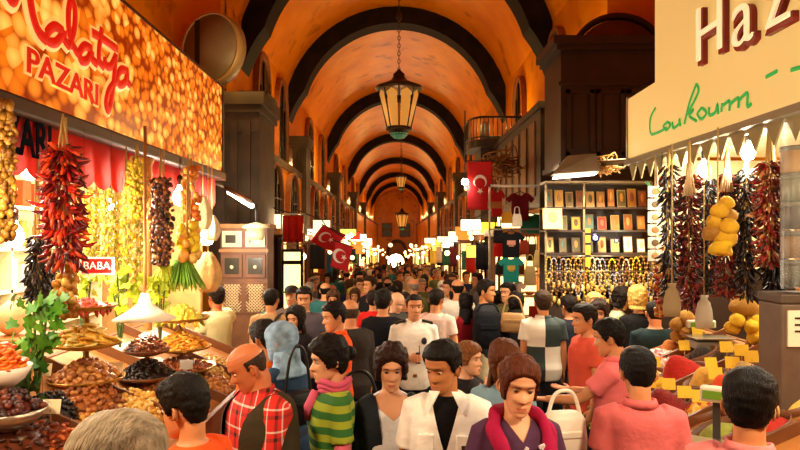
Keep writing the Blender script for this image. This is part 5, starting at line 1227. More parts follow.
# counter and slope
counter('spice_counter', 1, 1.7, .92, 2.9, 1.46, 2.4, 6.3, 'sloping wooden spice counter of the right stall', 0)
def slope_r(x): return .92+.45*(x-1.7)
def SR(px, py):
    ax, b = (px-CX)/F, (py-CY)/F; d = 2.175/(b+.45*ax); return Vector((ax*d, d, CH-b*d))
p = SR(748, 345); q = P(748, 322, p.y)
sponge_bunch(748, 318, p.y-.1, [(-2, -12, 15, .05, TS), (10, -4, 13, .08, TS), (-12, 2, 9, -.02, YS2), (0, 8, 10, -.06, YS2), (8, 3, 9, -.04, YS2), (3, 18, 9, -.06, YS2), (-16, 10, 8, 0, YS), (-4, -20, 10, .04, TS)], 'big heap of bright yellow and tan sponges rising above the spice tags', YS2, False, slope_r(q.x))
p = SR(687, 345); q = P(687, 327, p.y)
sponge_bunch(686, 326, p.y-.05, [(0, -8, 10, 0, TS), (-8, -2, 9, 0, TS), (8, 0, 9, .02, TS), (0, 6, 10, -.03, TS), (-9, 10, 7, 0, TS), (10, 10, 7, 0, TS)], 'dull tan sponge bunch beside the green lit scale', TS, False, slope_r(q.x))
# spice heaps and bays
tr_ = -math.atan(.45)
def noise_mat(nm, cs, scale=60):
    m = bpy.data.materials.new(nm); m.use_nodes = True; nt = m.node_tree; b = nt.nodes['Principled BSDF']; tc = nt.nodes.new('ShaderNodeTexCoord')
    v = nt.nodes.new('ShaderNodeTexVoronoi'); v.inputs['Scale'].default_value = scale; nt.links.new(tc.outputs['Object'], v.inputs['Vector'])
    sp = nt.nodes.new('ShaderNodeSeparateColor'); nt.links.new(v.outputs['Color'], sp.inputs[0]); r = nt.nodes.new('ShaderNodeValToRGB'); r.color_ramp.interpolation = 'CONSTANT'
    e = r.color_ramp.elements; e[0].color = (*rgb(cs[0]), 1); e[1].position = 1/len(cs); e[1].color = (*rgb(cs[1]), 1)
    for i, c in enumerate(cs[2:]): x = e.new((i+2)/len(cs)); x.color = (*rgb(c), 1)
    nt.links.new(sp.outputs[0], r.inputs[0]); nt.links.new(r.outputs[0], b.inputs['Base Color']); b.inputs['Roughness'].default_value = .7
    bp = nt.nodes.new('ShaderNodeBump'); bp.inputs['Strength'].default_value = .5; nt.links.new(v.outputs['Distance'], bp.inputs['Height']); nt.links.new(bp.outputs[0], b.inputs['Normal'])
    return m
def spice(px, py, wpx, hpx, h, m, label, seed, nm='spice_heap', tray=True):
    p = SR(px, py); rx = wpx/F*p.y*1.15; ry = hpx/F*p.y*2.1
    o = noise_heap(rx, ry, h, seed, 26, 9, .04).build(nm, m, None, (p.x, p.y, p.z)); o.rotation_euler = (0, tr_, 0)
    tag(o, label, 'spice', None, 'stuff')
    if tray:
        M = Matrix.Translation(p) @ Matrix.Rotation(tr_, 4, 'Y'); mb = MB()
        for a in range(26):
            pass
        r0 = [M @ Vector((rx*1.02*math.cos(a), ry*1.02*math.sin(a), 0.0)) for a in np.linspace(0, 6.2832, 26, endpoint=False)]
        r1 = [M @ Vector((rx*1.1*math.cos(a), ry*1.1*math.sin(a), .05)) for a in np.linspace(0, 6.2832, 26, endpoint=False)]
        r2 = [M @ Vector((rx*1.14*math.cos(a), ry*1.14*math.sin(a), .05)) for a in np.linspace(0, 6.2832, 26, endpoint=False)]
        r3 = [M @ Vector((rx*1.06*math.cos(a), ry*1.06*math.sin(a), -.005)) for a in np.linspace(0, 6.2832, 26, endpoint=False)]
        mb.loft([r0, r1, r2, r3], 0, None, False); o2 = mb.build('spice_tray', WOOD); fixn(o2); tag(o2, 'shallow round wooden rim around the '+label.replace('behind the pink shirted seller', '').strip(), 'tray')
sp = lambda c: mat('spice_'+c, c, .9, var=.15, vs=25, bump=.4, bs=60)
spice(683, 378, 20, 9, .2, sp('b01c08'), 'heap of bright red pepper powder', 1)
spice(708, 384, 18, 8, .14, sp('c8983c'), 'heap of tan yellow curry powder', 2)
spice(728, 394, 18, 9, .15, sp('cc4410'), 'heap of orange red paprika', 3)
spice(668, 414, 20, 14, .2, sp('7a1208'), 'heap of deep maroon chilli flakes behind the pink shirted seller', 4)
spice(703, 412, 19, 9, .10, noise_mat('confetti_mix', ['e8b030', 'c83818', 'f0d878', 'a82c10', 'd88830'], 38), 'heap of mixed red and yellow soup spices', 5)
spice(718, 436, 22, 9, .08, sp('8a8c30'), 'heap of olive green herbs', 6)
spice(745, 376, 15, 7, .12, sp('c8a868'), 'heap of beige ground ginger', 7)
spice(660, 436, 18, 8, .09, sp('a86a28'), 'heap of brown cumin', 8)
spice(790, 405, 22, 12, .16, sp('e0b050'), 'heap of pale yellow turmeric by the clear plastic curtain', 9)
spice(785, 375, 14, 8, .16, sp('c87820'), 'heap of orange saffron threads below the pillar', 10)
spice(702, 358, 13, 5, .1, sp('2a1c14'), 'heap of black cumin', 11)
spice(722, 362, 12, 5, .1, sp('4a3420'), 'heap of dark brown cloves', 12)
spice(640, 400, 14, 7, .1, sp('d8a838'), 'heap of golden mustard powder beside the pink shirts', 13)
spice(672, 352, 12, 6, .12, sp('b86a20'), 'heap of orange brown turmeric behind the delight cubes', 15)
spice(650, 380, 13, 6, .1, sp('e0c078'), 'heap of cream coloured sesame in the far bay', 16)
spice(690, 398, 10, 6, .08, sp('5a1a0c'), 'heap of very dark pepper flakes between red and maroon', 17)
spice(735, 410, 12, 6, .1, sp('c8b060'), 'heap of pale olive herbs beside the orange paprika', 18)
spice(765, 430, 22, 10, .1, sp('a82010'), 'heap of scarlet sumac before the dark haired man', 14)
def rheap(kind, px, py, rx, ry, h, n, mats, label, group, seed, **k):
    p = SR(px, py); pile(kind, (p.x, p.y, p.z-.01), rx, ry, h, n, mats, label, group, seed, tiltx=tr_, **k)
rheap('delight_cube', 655, 362, .2, .2, .1, 60, wm('f0d8d0', 'd89090', 'e8e0c8', 'c86868'), 'pink and white turkish delight cube in the far bay of the spice counter', 'turkish delight cubes', 41)
rheap('fruit_slice', 612, 398, .2, .2, .09, 40, wm('e8e0a0', 'a8b048', 'c8c070'), 'pale green packet piece below the pointing hand', 'pale green slices', 42)
rheap('olive', 616, 420, .22, .25, .1, 60, wm('b0a048', 'd8c878', '7a7828'), 'green pistachio in the bay beside the pointing hand', 'pistachios', 43)
rheap('dried_apricot', 695, 340, .14, .14, .12, 40, wm('d8882c', 'b87028', 'e8b048'), 'small orange fruit heaped behind the price cards', 'orange fruit behind the cards', 44)
YT = mat('yellow_tag', 'f0c428', .6)
tags = [(655, 369), (657, 391), (669, 393), (685, 352), (712, 372), (727, 355), (742, 359), (752, 366), (771, 371), (789, 377), (685, 402), (700, 407), (716, 383), (640, 384), (698, 338), (675, 372), (733, 372), (760, 385), (795, 395), (650, 410)]
nmz = ['by the turkish delight cubes', 'edge of the bright red powder', 'middle of the bright red powder', 'tan sponge bunch', 'top of the tan curry powder', 'dark brown cloves', 'big yellow sponge heap', 'beige ground ginger', 'pillar foot', 'orange saffron threads', 'maroon chilli flakes', 'mixed soup spices', 'orange paprika', 'golden mustard powder', 'small orange fruit', 'back of the bright red powder', 'side of the beige ginger', 'dark haired man at the counter', 'pale yellow turmeric', 'near side of the maroon flakes']
for i, ((px, py), l) in enumerate(zip(tags, nmz)):
    p = SR(px, py+10); t = card(p, .10, .085, YT, 'yellow price card on a stick, '+l, .2*math.sin(i*5), None, stick=.1)
# scales with green displays
def scale_(px, py, d, foot, label, w_=.2, hb=.07, rz=0):
    p = P(px, py, d); t = thing('digital_scale', label, 'scale', (p.x, p.y, foot), rz)
    mb = MB(); mb.box((-.15, -.13, 0), (.15, .13, .07), bevel=.015); mb.build('base', mat('scale_grey', '8a8478', .4), t)
    mb = MB(); mb.box((-.17, -.15, .09), (.17, .15, .105), bevel=.005); mb.box((-.03, -.03, .06), (.03, .03, .1)); mb.build('pan', STEEL, t)
    z = p.z-foot; mb = MB(); mb.box((-.02, .15, .02), (.02, .18, z)); mb.build('column', mat('scale_dark', '3a3630', .5), t)
    mb = MB(); mb.box((-w_/2, .1, z-hb/2), (w_/2, .18, z+hb/2), bevel=.012); h = mb.build('display_head', mat('scale_head', 'd8d0b8', .4), t)
    mb = MB(); mb.box((-w_*.4, .094, z-hb*.28), (w_*.4, .101, z+hb*.28)); mb.build('screen', mat('lcd_green', '5a7a20', .3, emit=.25, ecol='6a9a20'), h)
p = SR(706, 348); scale_(708, 326, p.y, slope_r(p.x)+.0, 'weighing scale with green screen on a tall column behind the spices', .25)
p = SR(728, 418); scale_(712, 399, 3.75, slope_r(gx(712, 3.75))+.02, 'weighing scale with green screen beside the dark haired man', .17, .09, R(-35))
# small hand scoop, white pouches
for px, py, l, c in ((704, 312, 'white cloth pouch hanging below the black strings', 'b4aa94'), (672, 300, 'small cream pouch hanging by the red bead string', '98845c')):
    p = P(px, py, 5.0); t = thing('cloth_pouch', l, 'pouch', p); mb = MB()
    mb.loft([[(a*math.cos(q)+.006*math.sin(5*q+z*40), b*math.sin(q), z) for q in np.linspace(0, 6.2832, 22, endpoint=False)] for z, a, b in ((-.13, .05, .02), (-.125, .062, .03), (-.06, .066, .036), (.02, .06, .03), (.07, .045, .024), (.10, .02, .018), (.13, .034, .024))]); mb.build('pouch', mat('pouch_'+c, c, .8), t)
    mb = MB(); mb.tube([(0, 0, .1), (0, 0, 3.06-p.z)], .005, 5); mb.build('cord', mat('straw_cord'), t)
# clear plastic curtain with jars behind it, pillar
t = thing('stall_pillar', 'grey brown square pillar at the near side of the right stall', 'pillar', (gx(790, 4.05), 4.05, 0))
mb = MB(); mb.box((-.13, -.13, 0), (.13, .13, 1.92), bevel=.015); mb.build('shaft', mat('pillar_taupe', '5e4a38', .6, var=.15), t)
mb = MB(); mb.box((-.135, -.135, 1.92), (.135, .135, 1.98), bevel=.01); mb.build('cap', mat('pillar_cap', '4a3a2a', .6), t)
mb = MB(); mb.box((-.1, -.145, 1.66), (.12, -.131, 1.88)); n_ = mb.build('notice', mat('notice', 'e0d4b4', .6), t)
mb = MB()
for z in (1.84, 1.80, 1.76): mb.box((-.06, -.148, z-.012), (.07, -.1445, z))
mb.build('print', BLACK, n_)
t = thing('plastic_curtain', 'clear ribbed plastic curtain over striped sacks at the near side of the right stall', 'curtain', (gx(792, 4.0), 4.0, 0))
pm_ = mat('clear_plastic', 'b8b09c', .35, trans=.5, alpha=.1)
mb = MB(); rings = [[(x, -.16+.012*math.sin(x*90), z) for x in np.linspace(-.17, .3, 30)]+[(x, -.155+.012*math.sin(x*90), z) for x in np.linspace(.3, -.17, 30)] for z in (2.02, 3.02)]
mb.loft(rings); mb.build('plastic_sheet', pm_, t)
for i, (z, c) in enumerate(((2.02, '3a3a28'), (2.2, '6a4a1c'), (2.38, '241a12'), (2.55, '4a4428'), (2.73, '8a6028'))):
    p = t.location
    o = bpy.data.objects.new('tea_tin', None); COL.objects.link(o); o.location = (p.x+.05, p.y+.0, z); tag(o, 'stacked tin behind the clear plastic curtain, '+('lowest of five', 'second from the pillar cap', 'dark middle one', 'second from the top', 'topmost and golden')[i], 'tin')
    mb = MB(); mb.lathe([(.1, 0), (.11, .01), (.11, .14), (.1, .15)], 16); mb.build('tin', mat('tin_'+c, c, .4), o)
    mb = MB(); mb.lathe([(.113, .135), (.113, .165), (.01, .168)], 16); mb.build('lid', mat('tin_lid', '4a4430', .5), o)
# far end of right stall: patterned strip of labels
p = P(655, 225, 5.75); t = thing('label_strip', 'white strip of hanging patterned cards beside the souvenir stand', 'strip', (p.x, p.y, p.z))
for i in range(6):
    mb = MB(); mb.box((-.065, -.004, .3-.115*i-.05), (.065, .004, .3-.115*i+.05), bevel=.003); c_ = mb.build('card', mat('strip_white', 'f0e8d0', .6), t)
    mb = MB(); mb.ell((0, -.006, .3-.115*i), (.035, .004, .03), 10, 6); mb.build('motif', mat('motif_%d' % (i % 3), ('b87838', '705830', 'c89858')[i % 3], .6), c_)
mb = MB(); mb.tube([(0, 0, -.35), (0, 0, 3.06-p.z)], .005, 5); mb.build('cord', mat('straw_cord'), t)
# rope of green ribbon with red ornament
mb = MB(); mb.tube(cr([P(646, 182, 5.9), P(655, 190, 5.8), P(664, 192, 5.7), P(668, 183, 5.6), P(669, 174, 5.6)], 5), .012, 6); tag(mb.build('green_ribbon', mat('ribbon_green', '58c070', .5)), 'looping pale green ribbon above the striped label strip', 'ribbon')
p = P(662, 182, 5.5); t = thing('red_ornament', 'small red teardrop ornament above the green ribbon', 'ornament', p); mb = MB(); mb.lathe([(.004, -.05), (.035, -.02), (.03, .02), (.008, .06)], 12); mb.build('drop', mat('drop_red', 'c01c28', .3), t)
mb = MB(); mb.tube([(0, 0, .05), (0, 0, 3.06-p.z)], .003, 5); mb.build('cord', BLACK, t)
# ================================================================ middle distance
# ---- dark wooden loft on the right
t = thing('wooden_loft', 'dark wooden upper storey with cornice behind the cream sign', 'loft', (0, 0, 0))
mb = MB(); mb.box((2.48, 9.7, 3.42), (4.48, 10.75, 5.15)); mb.build('loft_wall', DWOOD, t)
mb = MB(); mb.box((2.4, 9.6, 5.15), (4.48, 10.78, 5.22)); mb.box((2.34, 9.54, 5.22), (4.48, 10.78, 5.34)); mb.build('cornice', DWOOD, t)
mb = MB(); mb.box((2.44, 9.66, 4.62), (4.48, 9.75, 4.68)); mb.build('frieze_strip', DWOOD, t)
mb = MB(); mb.box((2.44, 9.64, 3.36), (4.48, 10.75, 3.44)); mb.build('base_strip', DWOOD, t)
for k, x in enumerate((2.56, 3.02, 3.48, 3.94)):
    mb = MB(); mb.box((x, 9.66, 3.56), (x+.06, 9.72, 4.56)); mb.box((x+.36, 9.66, 3.56), (x+.42, 9.72, 4.56)); mb.box((x, 9.66, 4.5), (x+.42, 9.72, 4.56)); mb.box((x, 9.66, 3.56), (x+.42, 9.72, 3.62)); mb.box((x+.1, 9.685, 3.66), (x+.32, 9.705, 4.46)); mb.build('panel_moulding', DWOOD, t)
mb = MB(); mb.box((2.65, 9.75, 0), (4.48, 10.75, 3.36)); mb.build('lower_wall', DWOOD, t)
t = thing('arched_tympanum', 'brown arched panel under orange plaster above the dark loft', 'arch', (0, 0, 0))
mb = MB(); pts = [(3.0, 5.34), (4.4, 5.34)]+[(3.7+.7*math.cos(a), 5.34+.62*math.sin(a)) for a in np.linspace(0, math.pi, 14)[1:-1]]
M = Matrix(((1, 0, 0, 0), (0, 0, -1, 10.78), (0, 1, 0, 0), (0, 0, 0, 1))); mb.prism(pts, .08, M); fixn(mb.build('panel', mat('brown_panel', '6a3a18', .6, var=.3, vs=3), t))
mb = MB(); mb.tube([(3.7+.76*math.cos(a), 10.7, 5.34+.68*math.sin(a)) for a in np.linspace(0, math.pi, 20)], .06, 6); mb.build('arch_moulding', DWOOD, t)
t = thing('shop_gallery', 'dark wooden gallery box below the railed balcony', 'gallery', (0, 0, 0))
mb = MB(); mb.box((2.6, 11.6, 2.95), (3.08, 16.9, 4.28)); mb.box((2.55, 11.5, 4.66), (3.52, 17, 4.78)); mb.box((2.6, 11.6, 4.26), (3.52, 16.9, 4.68)); mb.build('gallery_wall', DWOOD, t)
for y in np.arange(12, 16.9, .8):
    mb = MB(); mb.box((2.575, y, 3.1), (2.61, y+.5, 4.5)); mb.build('panel_moulding', WOOD, t)
t = thing('balcony', 'small dark balcony with iron railing above the red flag', 'balcony', (0, 0, 0))
mb = MB(); pts = [(3.5, 18.6), (3.5, 16.9), (2.3, 16.9)]+[(2.3-.35*math.sin(a), 17.6-.7*math.cos(a)) for a in np.linspace(0, math.pi/2, 7)]+[(1.95, 18.6)]
mb.prism(pts[::-1], .2, Matrix.Translation((0, 0, 4.72))); mb.build('floor_slab', DWOOD, t)
mb = MB(); mb.box((2.25, 17.2, 2.6), (3.4, 18.5, 4.72)); mb.build('lower_box', DWOOD, t)
rl = pts[1:]; mb = MB(); path = []
for a, b in zip(rl[:-1], rl[1:]):
    n = max(1, int((Vector(b)-Vector(a)).length/.11))
    for k in range(n): path.append(Vector(a).lerp(Vector(b), k/n))
mb.tube([(p.x, p.y, 5.5) for p in path], .03, 6); mb.tube([(p.x, p.y, 4.98) for p in path], .02, 6); mb.build('handrail', BLACK, t)
for p in path[::1]:
    mb = MB(); mb.tube([(p.x, p.y, 4.92), (p.x, p.y, 5.5)], .014, 5); mb.build('baluster', BLACK, t)
# dry wreath below it
def tangle(p, r, n, label, m, nm='dried_wreath', squash=.6):
    rr = random.Random(5); mb = MB()
    for i in range(n):
        c = [Vector((rr.gauss(0, r*.5), rr.gauss(0, r*.4), rr.gauss(0, r*.5*squash))) for _ in range(4)]; mb.tube(cr(c, 4), r*.04, 5)
    o = mb.build(nm, m, None, p); tag(o, label, 'wreath'); return o
tangle(P(500, 165, 13), .38, 60, 'tangled dry brown wreath beside the red flag', mat('dry_straw', '8a5a24', .8, var=.3))
tangle(P(603, 166, 7.0), .17, 46, 'brass coloured tangle of trinkets on the lamp bracket', mat('brass_trinket', 'c89850', .35, .6), 'trinket_cluster', .5)
# fluorescent hood lamp and bracket
p = P(576, 175, 7.0); t = thing('hood_lamp', 'slanting metal hood lamp with glowing panel above the souvenir stand', 'lamp', p, R(-8))
mb = MB(); mb.loft([[(-.26, -.15, 0), (.24, -.12, .03), (.24, .12, .03), (-.26, .15, 0)], [(-.1, -.1, .2), (.2, -.1, .22), (.2, .1, .22), (-.1, .1, .2)]], smooth=False); fixn(mb.build('hood', mat('hood_brown', '6a5438', .5, .3), t))
mb = MB(); mb.loft([[(-.24, -.165, -.035), (.2, -.14, .0), (.2, .1, .0), (-.24, .12, -.035)], [(-.24, -.165, -.02), (.2, -.14, .018), (.2, .1, .018), (-.24, .12, -.02)]], smooth=False); fixn(mb.build('diffuser', mat('tube_white', 'f8f4e0', .4, emit=6, ecol='fff4dc'), t))
mb = MB(); mb.tube([(.2, 0, .12), (.95, -.5, .12)], .03, 8); mb.build('arm', mat('arm_olive', '7a6a44', .4, .4), t)
light('AREA', (p.x, p.y-.15, p.z-.08), 60, WHITE, .4)
# ---- souvenir stand facing the camera
D = 8.0; x0, x1 = gx(546, D), gx(652, D); zt = gz(182, D)
t = thing('souvenir_stand', 'tall souvenir rack with thin frame beside the aubergine strings', 'rack', (0, 0, 0))
mb = MB(); mb.box((x0, D+.34, .0), (x1, D+.38, zt)); mb.build('back_board', mat('rack_back', '2e1f12', .6, var=.3), t)
for x in (x0, x0+(x1-x0)*.36, x1):
    mb = MB(); mb.box((x-.012, D, 0), (x+.012, D+.02, zt)); mb.build('upright', mat('rack_frame', '8a7a5c', .4, .4), t)
mb = MB(); mb.box((x0, D, zt-.015), (x1, D+.34, zt+.015)); mb.build('top_rail', mat('rack_frame'), t)
rows = [208, 231, 254, 291]
for py in rows:
    z = gz(py, D); mb = MB(); mb.box((x0, D+.0, z-.012), (x1, D+.34, z+.012)); mb.build('shelf', DWOOD, t)
mb = MB(); mb.box((x0, D-.02, 0), (x1, D+.3, gz(300, D))); mb.build('cabinet_base', DWOOD, t)
rnd = random.Random(12)
def framed(x, y, z, w_, h, c1, c2, label, group, nm='icon_card', rim='8a6a30', tilt=-.15, cat='souvenir'):
    o = thing(nm, label, cat, (x, y, z), 0, group); o.rotation_euler = (tilt, 0, 0)
    mb = MB(); mb.box((-w_/2, 0, 0), (w_/2, .012, h), bevel=.003); mb.build('frame', mat('fr_'+rim, rim, .4), o)
    mb = MB(); mb.box((-w_*.42, -.003, h*.07), (w_*.42, .002, h*.93)); mb.build('picture', mat('pic_'+c1, c1, .5), o)
    mb = MB(); mb.ell((0, -.004, h*.55), (w_*.22, .004, h*.26), 10, 8); mb.build('motif', mat('pic_'+c2, c2, .5), o)
nmr = ['top', 'second', 'third']
ordn = ['at the aisle end', 'second from the aisle end', 'third from the aisle end', 'fourth from the aisle end', 'left of the middle', 'right of the middle', 'fourth from the pepper strings', 'third from the pepper strings', 'second from the pepper strings', 'beside the pepper strings']
cols = ['b08038', '6a5a34', '8a4a20', 'c8a050', '4a6a58', 'a06a30', 'c89030', '7a5a2c', 'b8702c', '58502c']
for r_, (py, n, wpx, hpx) in enumerate(((208, 10, 8.4, 19), (231, 8, 9.5, 16), (254, 8, 9, 17))):
    z = gz(py, D)+.014
    for i in range(n):
        x = x0+(x1-x0)*(i+.5)/n
        if r_ == 1 and i == 4: c1, c2 = 'c02818', 'e05838'
        elif r_ == 1 and i == 0: continue
        elif r_ == 1 and i == 2: c1, c2 = 'd8982c', '5a4020'
        elif r_ == 2 and i >= 6: c1, c2 = 'f4ecc8', 'e0c890'
        else: c1, c2 = rnd.choice(cols), rnd.choice(cols)
        framed(x, D+.13, z, wpx/F*D*rnd.uniform(.85, 1.05), hpx/F*D*rnd.uniform(.85, 1.05), c1, c2, 'small framed picture on the %s shelf of the souvenir rack, %s' % (nmr[r_], ordn[i] if n == 10 else (ordn[i] if i < 4 else ordn[i+2])), 'framed pictures on the %s shelf' % nmr[r_], 'framed_picture', rnd.choice(['8a6a30', '5a3a1c', 'b09050']))
p = P(553, 229, 7.85); framed(p.x, p.y, p.z, .24, .26, 'e8c880', 'c09050', 'large cream square picture with two motifs clipped to the souvenir rack corner', None, 'framed_picture', 'd8b870')
# blue eye charm
def eye_charm(p, r, label):
    o = thing('eye_charm', label, 'charm', p); mk = lambda rr, y, m, nm: (lambda mb: (mb.lathe([(.001, 0), (rr, 0), (rr, .01), (.001, .012)], 18, 0, Matrix.Translation((0, y, 0)) @ Matrix.Rotation(R(90), 4, 'X')), mb.build(nm, m, o)))(MB())
    mk(r, 0, mat('charm_navy', '141c50', .15), 'disc'); mk(r*.55, -.006, mat('charm_white', 'f0f0f0', .2), 'white_ring'); mk(r*.28, -.012, mat('charm_sky', '58a0d8', .2), 'iris')
    mb = MB(); mb.tube([(0, 0, r), (0, 0, r+.1)], .003, 5); mb.build('string', BLACK, o)
eye_charm(P(595, 238, 7.9), .055, 'navy blue eye charm hanging on the souvenir rack')
eye_charm(P(616, 241, 7.9), .03, 'tiny white and blue eye charm right of the navy one')
p = P(588, 245, 7.85); o = thing('measuring_ribbon', 'yellow and black striped ribbon hanging down the souvenir rack', 'ribbon', p); mb = MB(); mb.box((-.03, 0, -.27), (.03, .006, .2)); mb.build('ribbon', mat('ribbon_yellow', 'c8a020', .6), o)
for z in (-.15, 0, .12): mb = MB(); mb.box((-.031, -.001, z), (.031, .007, z+.03)); mb.build('band', BLACK, o)
# necklaces and key rings hanging in two rows
NK = []
for i, c in enumerate(('c8a050', 'e8d8b0', '8a5a28', 'a87830', 'd84820', 'e0c028', '6a4a20', '9898a8')):
    o = bpy.data.objects.new('bead_necklace', None); COL.objects.link(o)
    mb = MB()
    for k in range(18):
        a = k/18*2*math.pi; mb.ell((.05*math.sin(a), 0, -.17+.17*math.cos(a)), .012, 6, 4)
    mb.tube([(.05*math.sin(k/18*2*math.pi), 0, -.17+.17*math.cos(k/18*2*math.pi)) for k in range(19)], .002, 4); mb.tube([(0, 0, -.335), (0, 0, -.33)], .004, 5)
    mb.build('beads', mat('bead_'+c, c, .3), o)
    mb = MB(); mb.lathe([(.002, -.42), (.026, -.38), (.02, -.34), (.004, -.32)], 8); mb.build('pendant', mat('bead_'+rnd.choice(['c8a050', 'e8d8b0', 'd84820']), 'c8a050', .3), o)
    NK.append(o)
for row, py in enumerate((257, 272)):
    for i in range(22):
        x = x0+.03+(x1-x0-.06)*i/21
        o = dup(rnd.choice(NK), (x, D-.03-.02*row+rnd.uniform(-.01, .01), gz(py, D)+rnd.uniform(-.03, .02)), (0, 0, rnd.uniform(-.3, .3)), rnd.uniform(.8, 1.1))
        tag(o, 'bead necklace with pendant hanging along the %s row of the souvenir rack' % ('upper', 'lower')[row], 'necklace', 'necklaces in the %s row' % ('upper', 'lower')[row])
for o in NK:
    for c in list(o.children): bpy.data.objects.remove(c)
    bpy.data.objects.remove(o)
mb = MB()
for py in (256, 271): mb.tube([(x0, D-.03, gz(py, D)), (x1, D-.03, gz(py, D))], .006, 5)
mb.build('hanging_rod', STEEL, t)
for a, b in ((3, 5), (15, 20)): pass
light('AREA', ((x0+x1)/2, D-.55, 3.1), 40, WARM2, .5, (R(-25), 0, 0), 1.2)
light('POINT', ((x0+x1)/2+.3, D-.35, 2.35), 16, WHITE, .08)
# ---- flags
FLAG = mat('flag_red', 'c40c14', .75, var=.12, vs=4, bump=.2, bs=4); FW = mat('flag_white', 'f4e8dc', .7)
def crescent(r, n=22):
    al = math.acos((1+.0625-.64)/(2*.25))                       # where the two circles meet, seen from the big one
    out = [(r*math.cos(t), r*math.sin(t)) for t in np.linspace(al, 2*math.pi-al, n)]
    be = math.atan2(math.sin(al), math.cos(al)-.25); inn = [(.25*r+.8*r*math.cos(t), .8*r*math.sin(t)) for t in np.linspace(be, 2*math.pi-be, n)]
    return list(zip(out, inn))
def star(r): return [(r*(1 if k % 2 == 0 else .4)*math.cos(math.pi*k/5), r*(1 if k % 2 == 0 else .4)*math.sin(math.pi*k/5)) for k in range(10)]
def flag(p, w_, h, label, rot, shear=0, vertical=True):
    """cloth hanging from its top edge; local x across, z down from the top"""
    t = thing('flag', label, 'flag', p); t.rotation_euler = rot
    wave = lambda x, z: .03*math.sin(x*9/w_*.45+z*2)*min(1, -z/h*2)
    mb = MB(); rings = []
    for i in range(17):
        z = -h*i/16; row = [(-w_/2+w_*k/12+shear*z, wave(-w_/2+w_*k/12, z), z) for k in range(13)]
        rings.append(row+[(a, b+.006, c) for a, b, c in row[::-1]])
    mb.loft(rings); fixn(mb.build('cloth', FLAG, t))
    def emb(poly, cx, cz, ang, nm):
        if isinstance(poly[0][0], tuple):
            tf = lambda x, y: (cx+x*math.cos(ang)-y*math.sin(ang)+shear*(cz+x*math.sin(ang)+y*math.cos(ang)), cz+x*math.sin(ang)+y*math.cos(ang))
            q = MB(); rr_ = []
            for o_, i_ in poly:
                (x1, z1), (x2, z2) = tf(*o_), tf(*i_); y1, y2 = wave(x1-shear*z1, z1), wave(x2-shear*z2, z2)
                rr_.append([(x1, y1-.005, z1), (x2, y2-.005, z2), (x2, y2-.001, z2), (x1, y1-.001, z1)])
            q.loft(rr_, smooth=False); fixn(q.build(nm, FW, t)); return
        q = MB(); pts = []
        for x, y in poly:
            X = cx+x*math.cos(ang)-y*math.sin(ang); Z = cz+x*math.sin(ang)+y*math.cos(ang); pts.append((X+shear*Z, Z))
        q.loft([[(x, wave(x-shear*z, z)-.004, z) for x, z in pts], [(x, wave(x-shear*z, z)-.001, z) for x, z in pts]], smooth=False); fixn(q.build(nm, FW, t))
    if vertical:
        emb(crescent(.27*w_), 0, -h*.42, -math.pi/2, 'crescent'); emb(star(.14*w_), 0, -h*.615, -math.pi/2, 'star')
    else:
        emb(crescent(.27*h), -w_*.12, -h*.5, 0, 'crescent'); emb(star(.13*h), w_*.14, -h*.5, 0, 'star')
    mb = MB(); mb.tube([(-w_/2-.03, .005, 0), (w_/2+.03, .005, 0)], .012, 6); mb.build('flag_rod', BLACK, t)
    return t
p = P(480, 161, 12); flag(p, 25/F*12, 49/F*12, 'red flag with white crescent and star hanging straight below the balcony', (0, 0, 0))
p = P(334, 230, 13.0); flag(p, .52, .42, 'red flag with white crescent drooping from its rod, upper of the slanting pair', (0, R(24), R(-10)), .25, False)
p = P(344, 244, 12.6); flag(p, .36, .5, 'red flag with white crescent tapering down, lower of the slanting pair', (0, R(20), R(5)), -.15, False)
mb = MB(); mb.tube([P(318, 214, 13.4), P(326, 226, 13.1), P(352, 243, 12.5)], .012, 6); tag(mb.build('flag_pole', BLACK), 'thin slanting pole holding the pair of red flags', 'pole')
# ---- tees and hanging goods on the right
def tee(p, w_, h, m, label, print_=None, rz=0):
    t = thing('tshirt', label, 'shirt', p, rz)
    pts = [(-.16, 0), (-.30, -.02), (-.52, -.22), (-.40, -.36), (-.31, -.27), (-.31, -1), (.31, -1), (.31, -.27), (.40, -.36), (.52, -.22), (.30, -.02), (.16, 0), (.1, -.07), (0, -.1), (-.1, -.07)]
    mb = MB(); mb.loft([[(x*w_, -.03, z*h) for x, z in pts], [(x*w_*1.03, 0, z*h) for x, z in pts], [(x*w_, .03, z*h) for x, z in pts]], smooth=False); fixn(mb.build('shirt', m, t))
    mb = MB(); mb.tube([(-.25*w_, 0, -.05*h), (0, 0, .06*h), (.25*w_, 0, -.05*h)], .008, 6); mb.tube([(0, 0, .06*h), (0, 0, .2*h)], .005, 5); mb.build('hanger', BLACK, t)
    if print_: mb = MB(); mb.box((-.16*w_, -.035, -.5*h), (.16*w_, -.029, -.33*h)); mb.box((-.1*w_, -.035, -.56*h), (.1*w_, -.029, -.52*h)); mb.build('chest_print', print_, t)
dT = 11.0
tee(P(511, 232, dT), .46, .44, cloth('12141a'), 'black t shirt with pale chest print hanging above the turquoise one', mat('print_pink', 'd89888', .7))
tee(P(511, 257, dT), .42, .44, cloth('289890'), 'turquoise t shirt hanging directly under the black one', mat('print_gold', 'd8b850', .7))
tee(P(514, 281, dT+.1), .40, .42, cloth('e8c8b0'), 'pale pink t shirt hanging lowest under the turquoise one')
tee(P(520, 193, dT+.6), .5, .5, cloth('6a1420'), 'dark wine coloured t shirt hanging right of the red flag')
tee(P(497, 190, dT+.9), .3, .5, cloth('a81818'), 'narrow red top hanging close beside the flag')
tee(P(530, 214, dT+.8), .55, .36, cloth('2a7a68'), 'green top hanging right of the black t shirt')
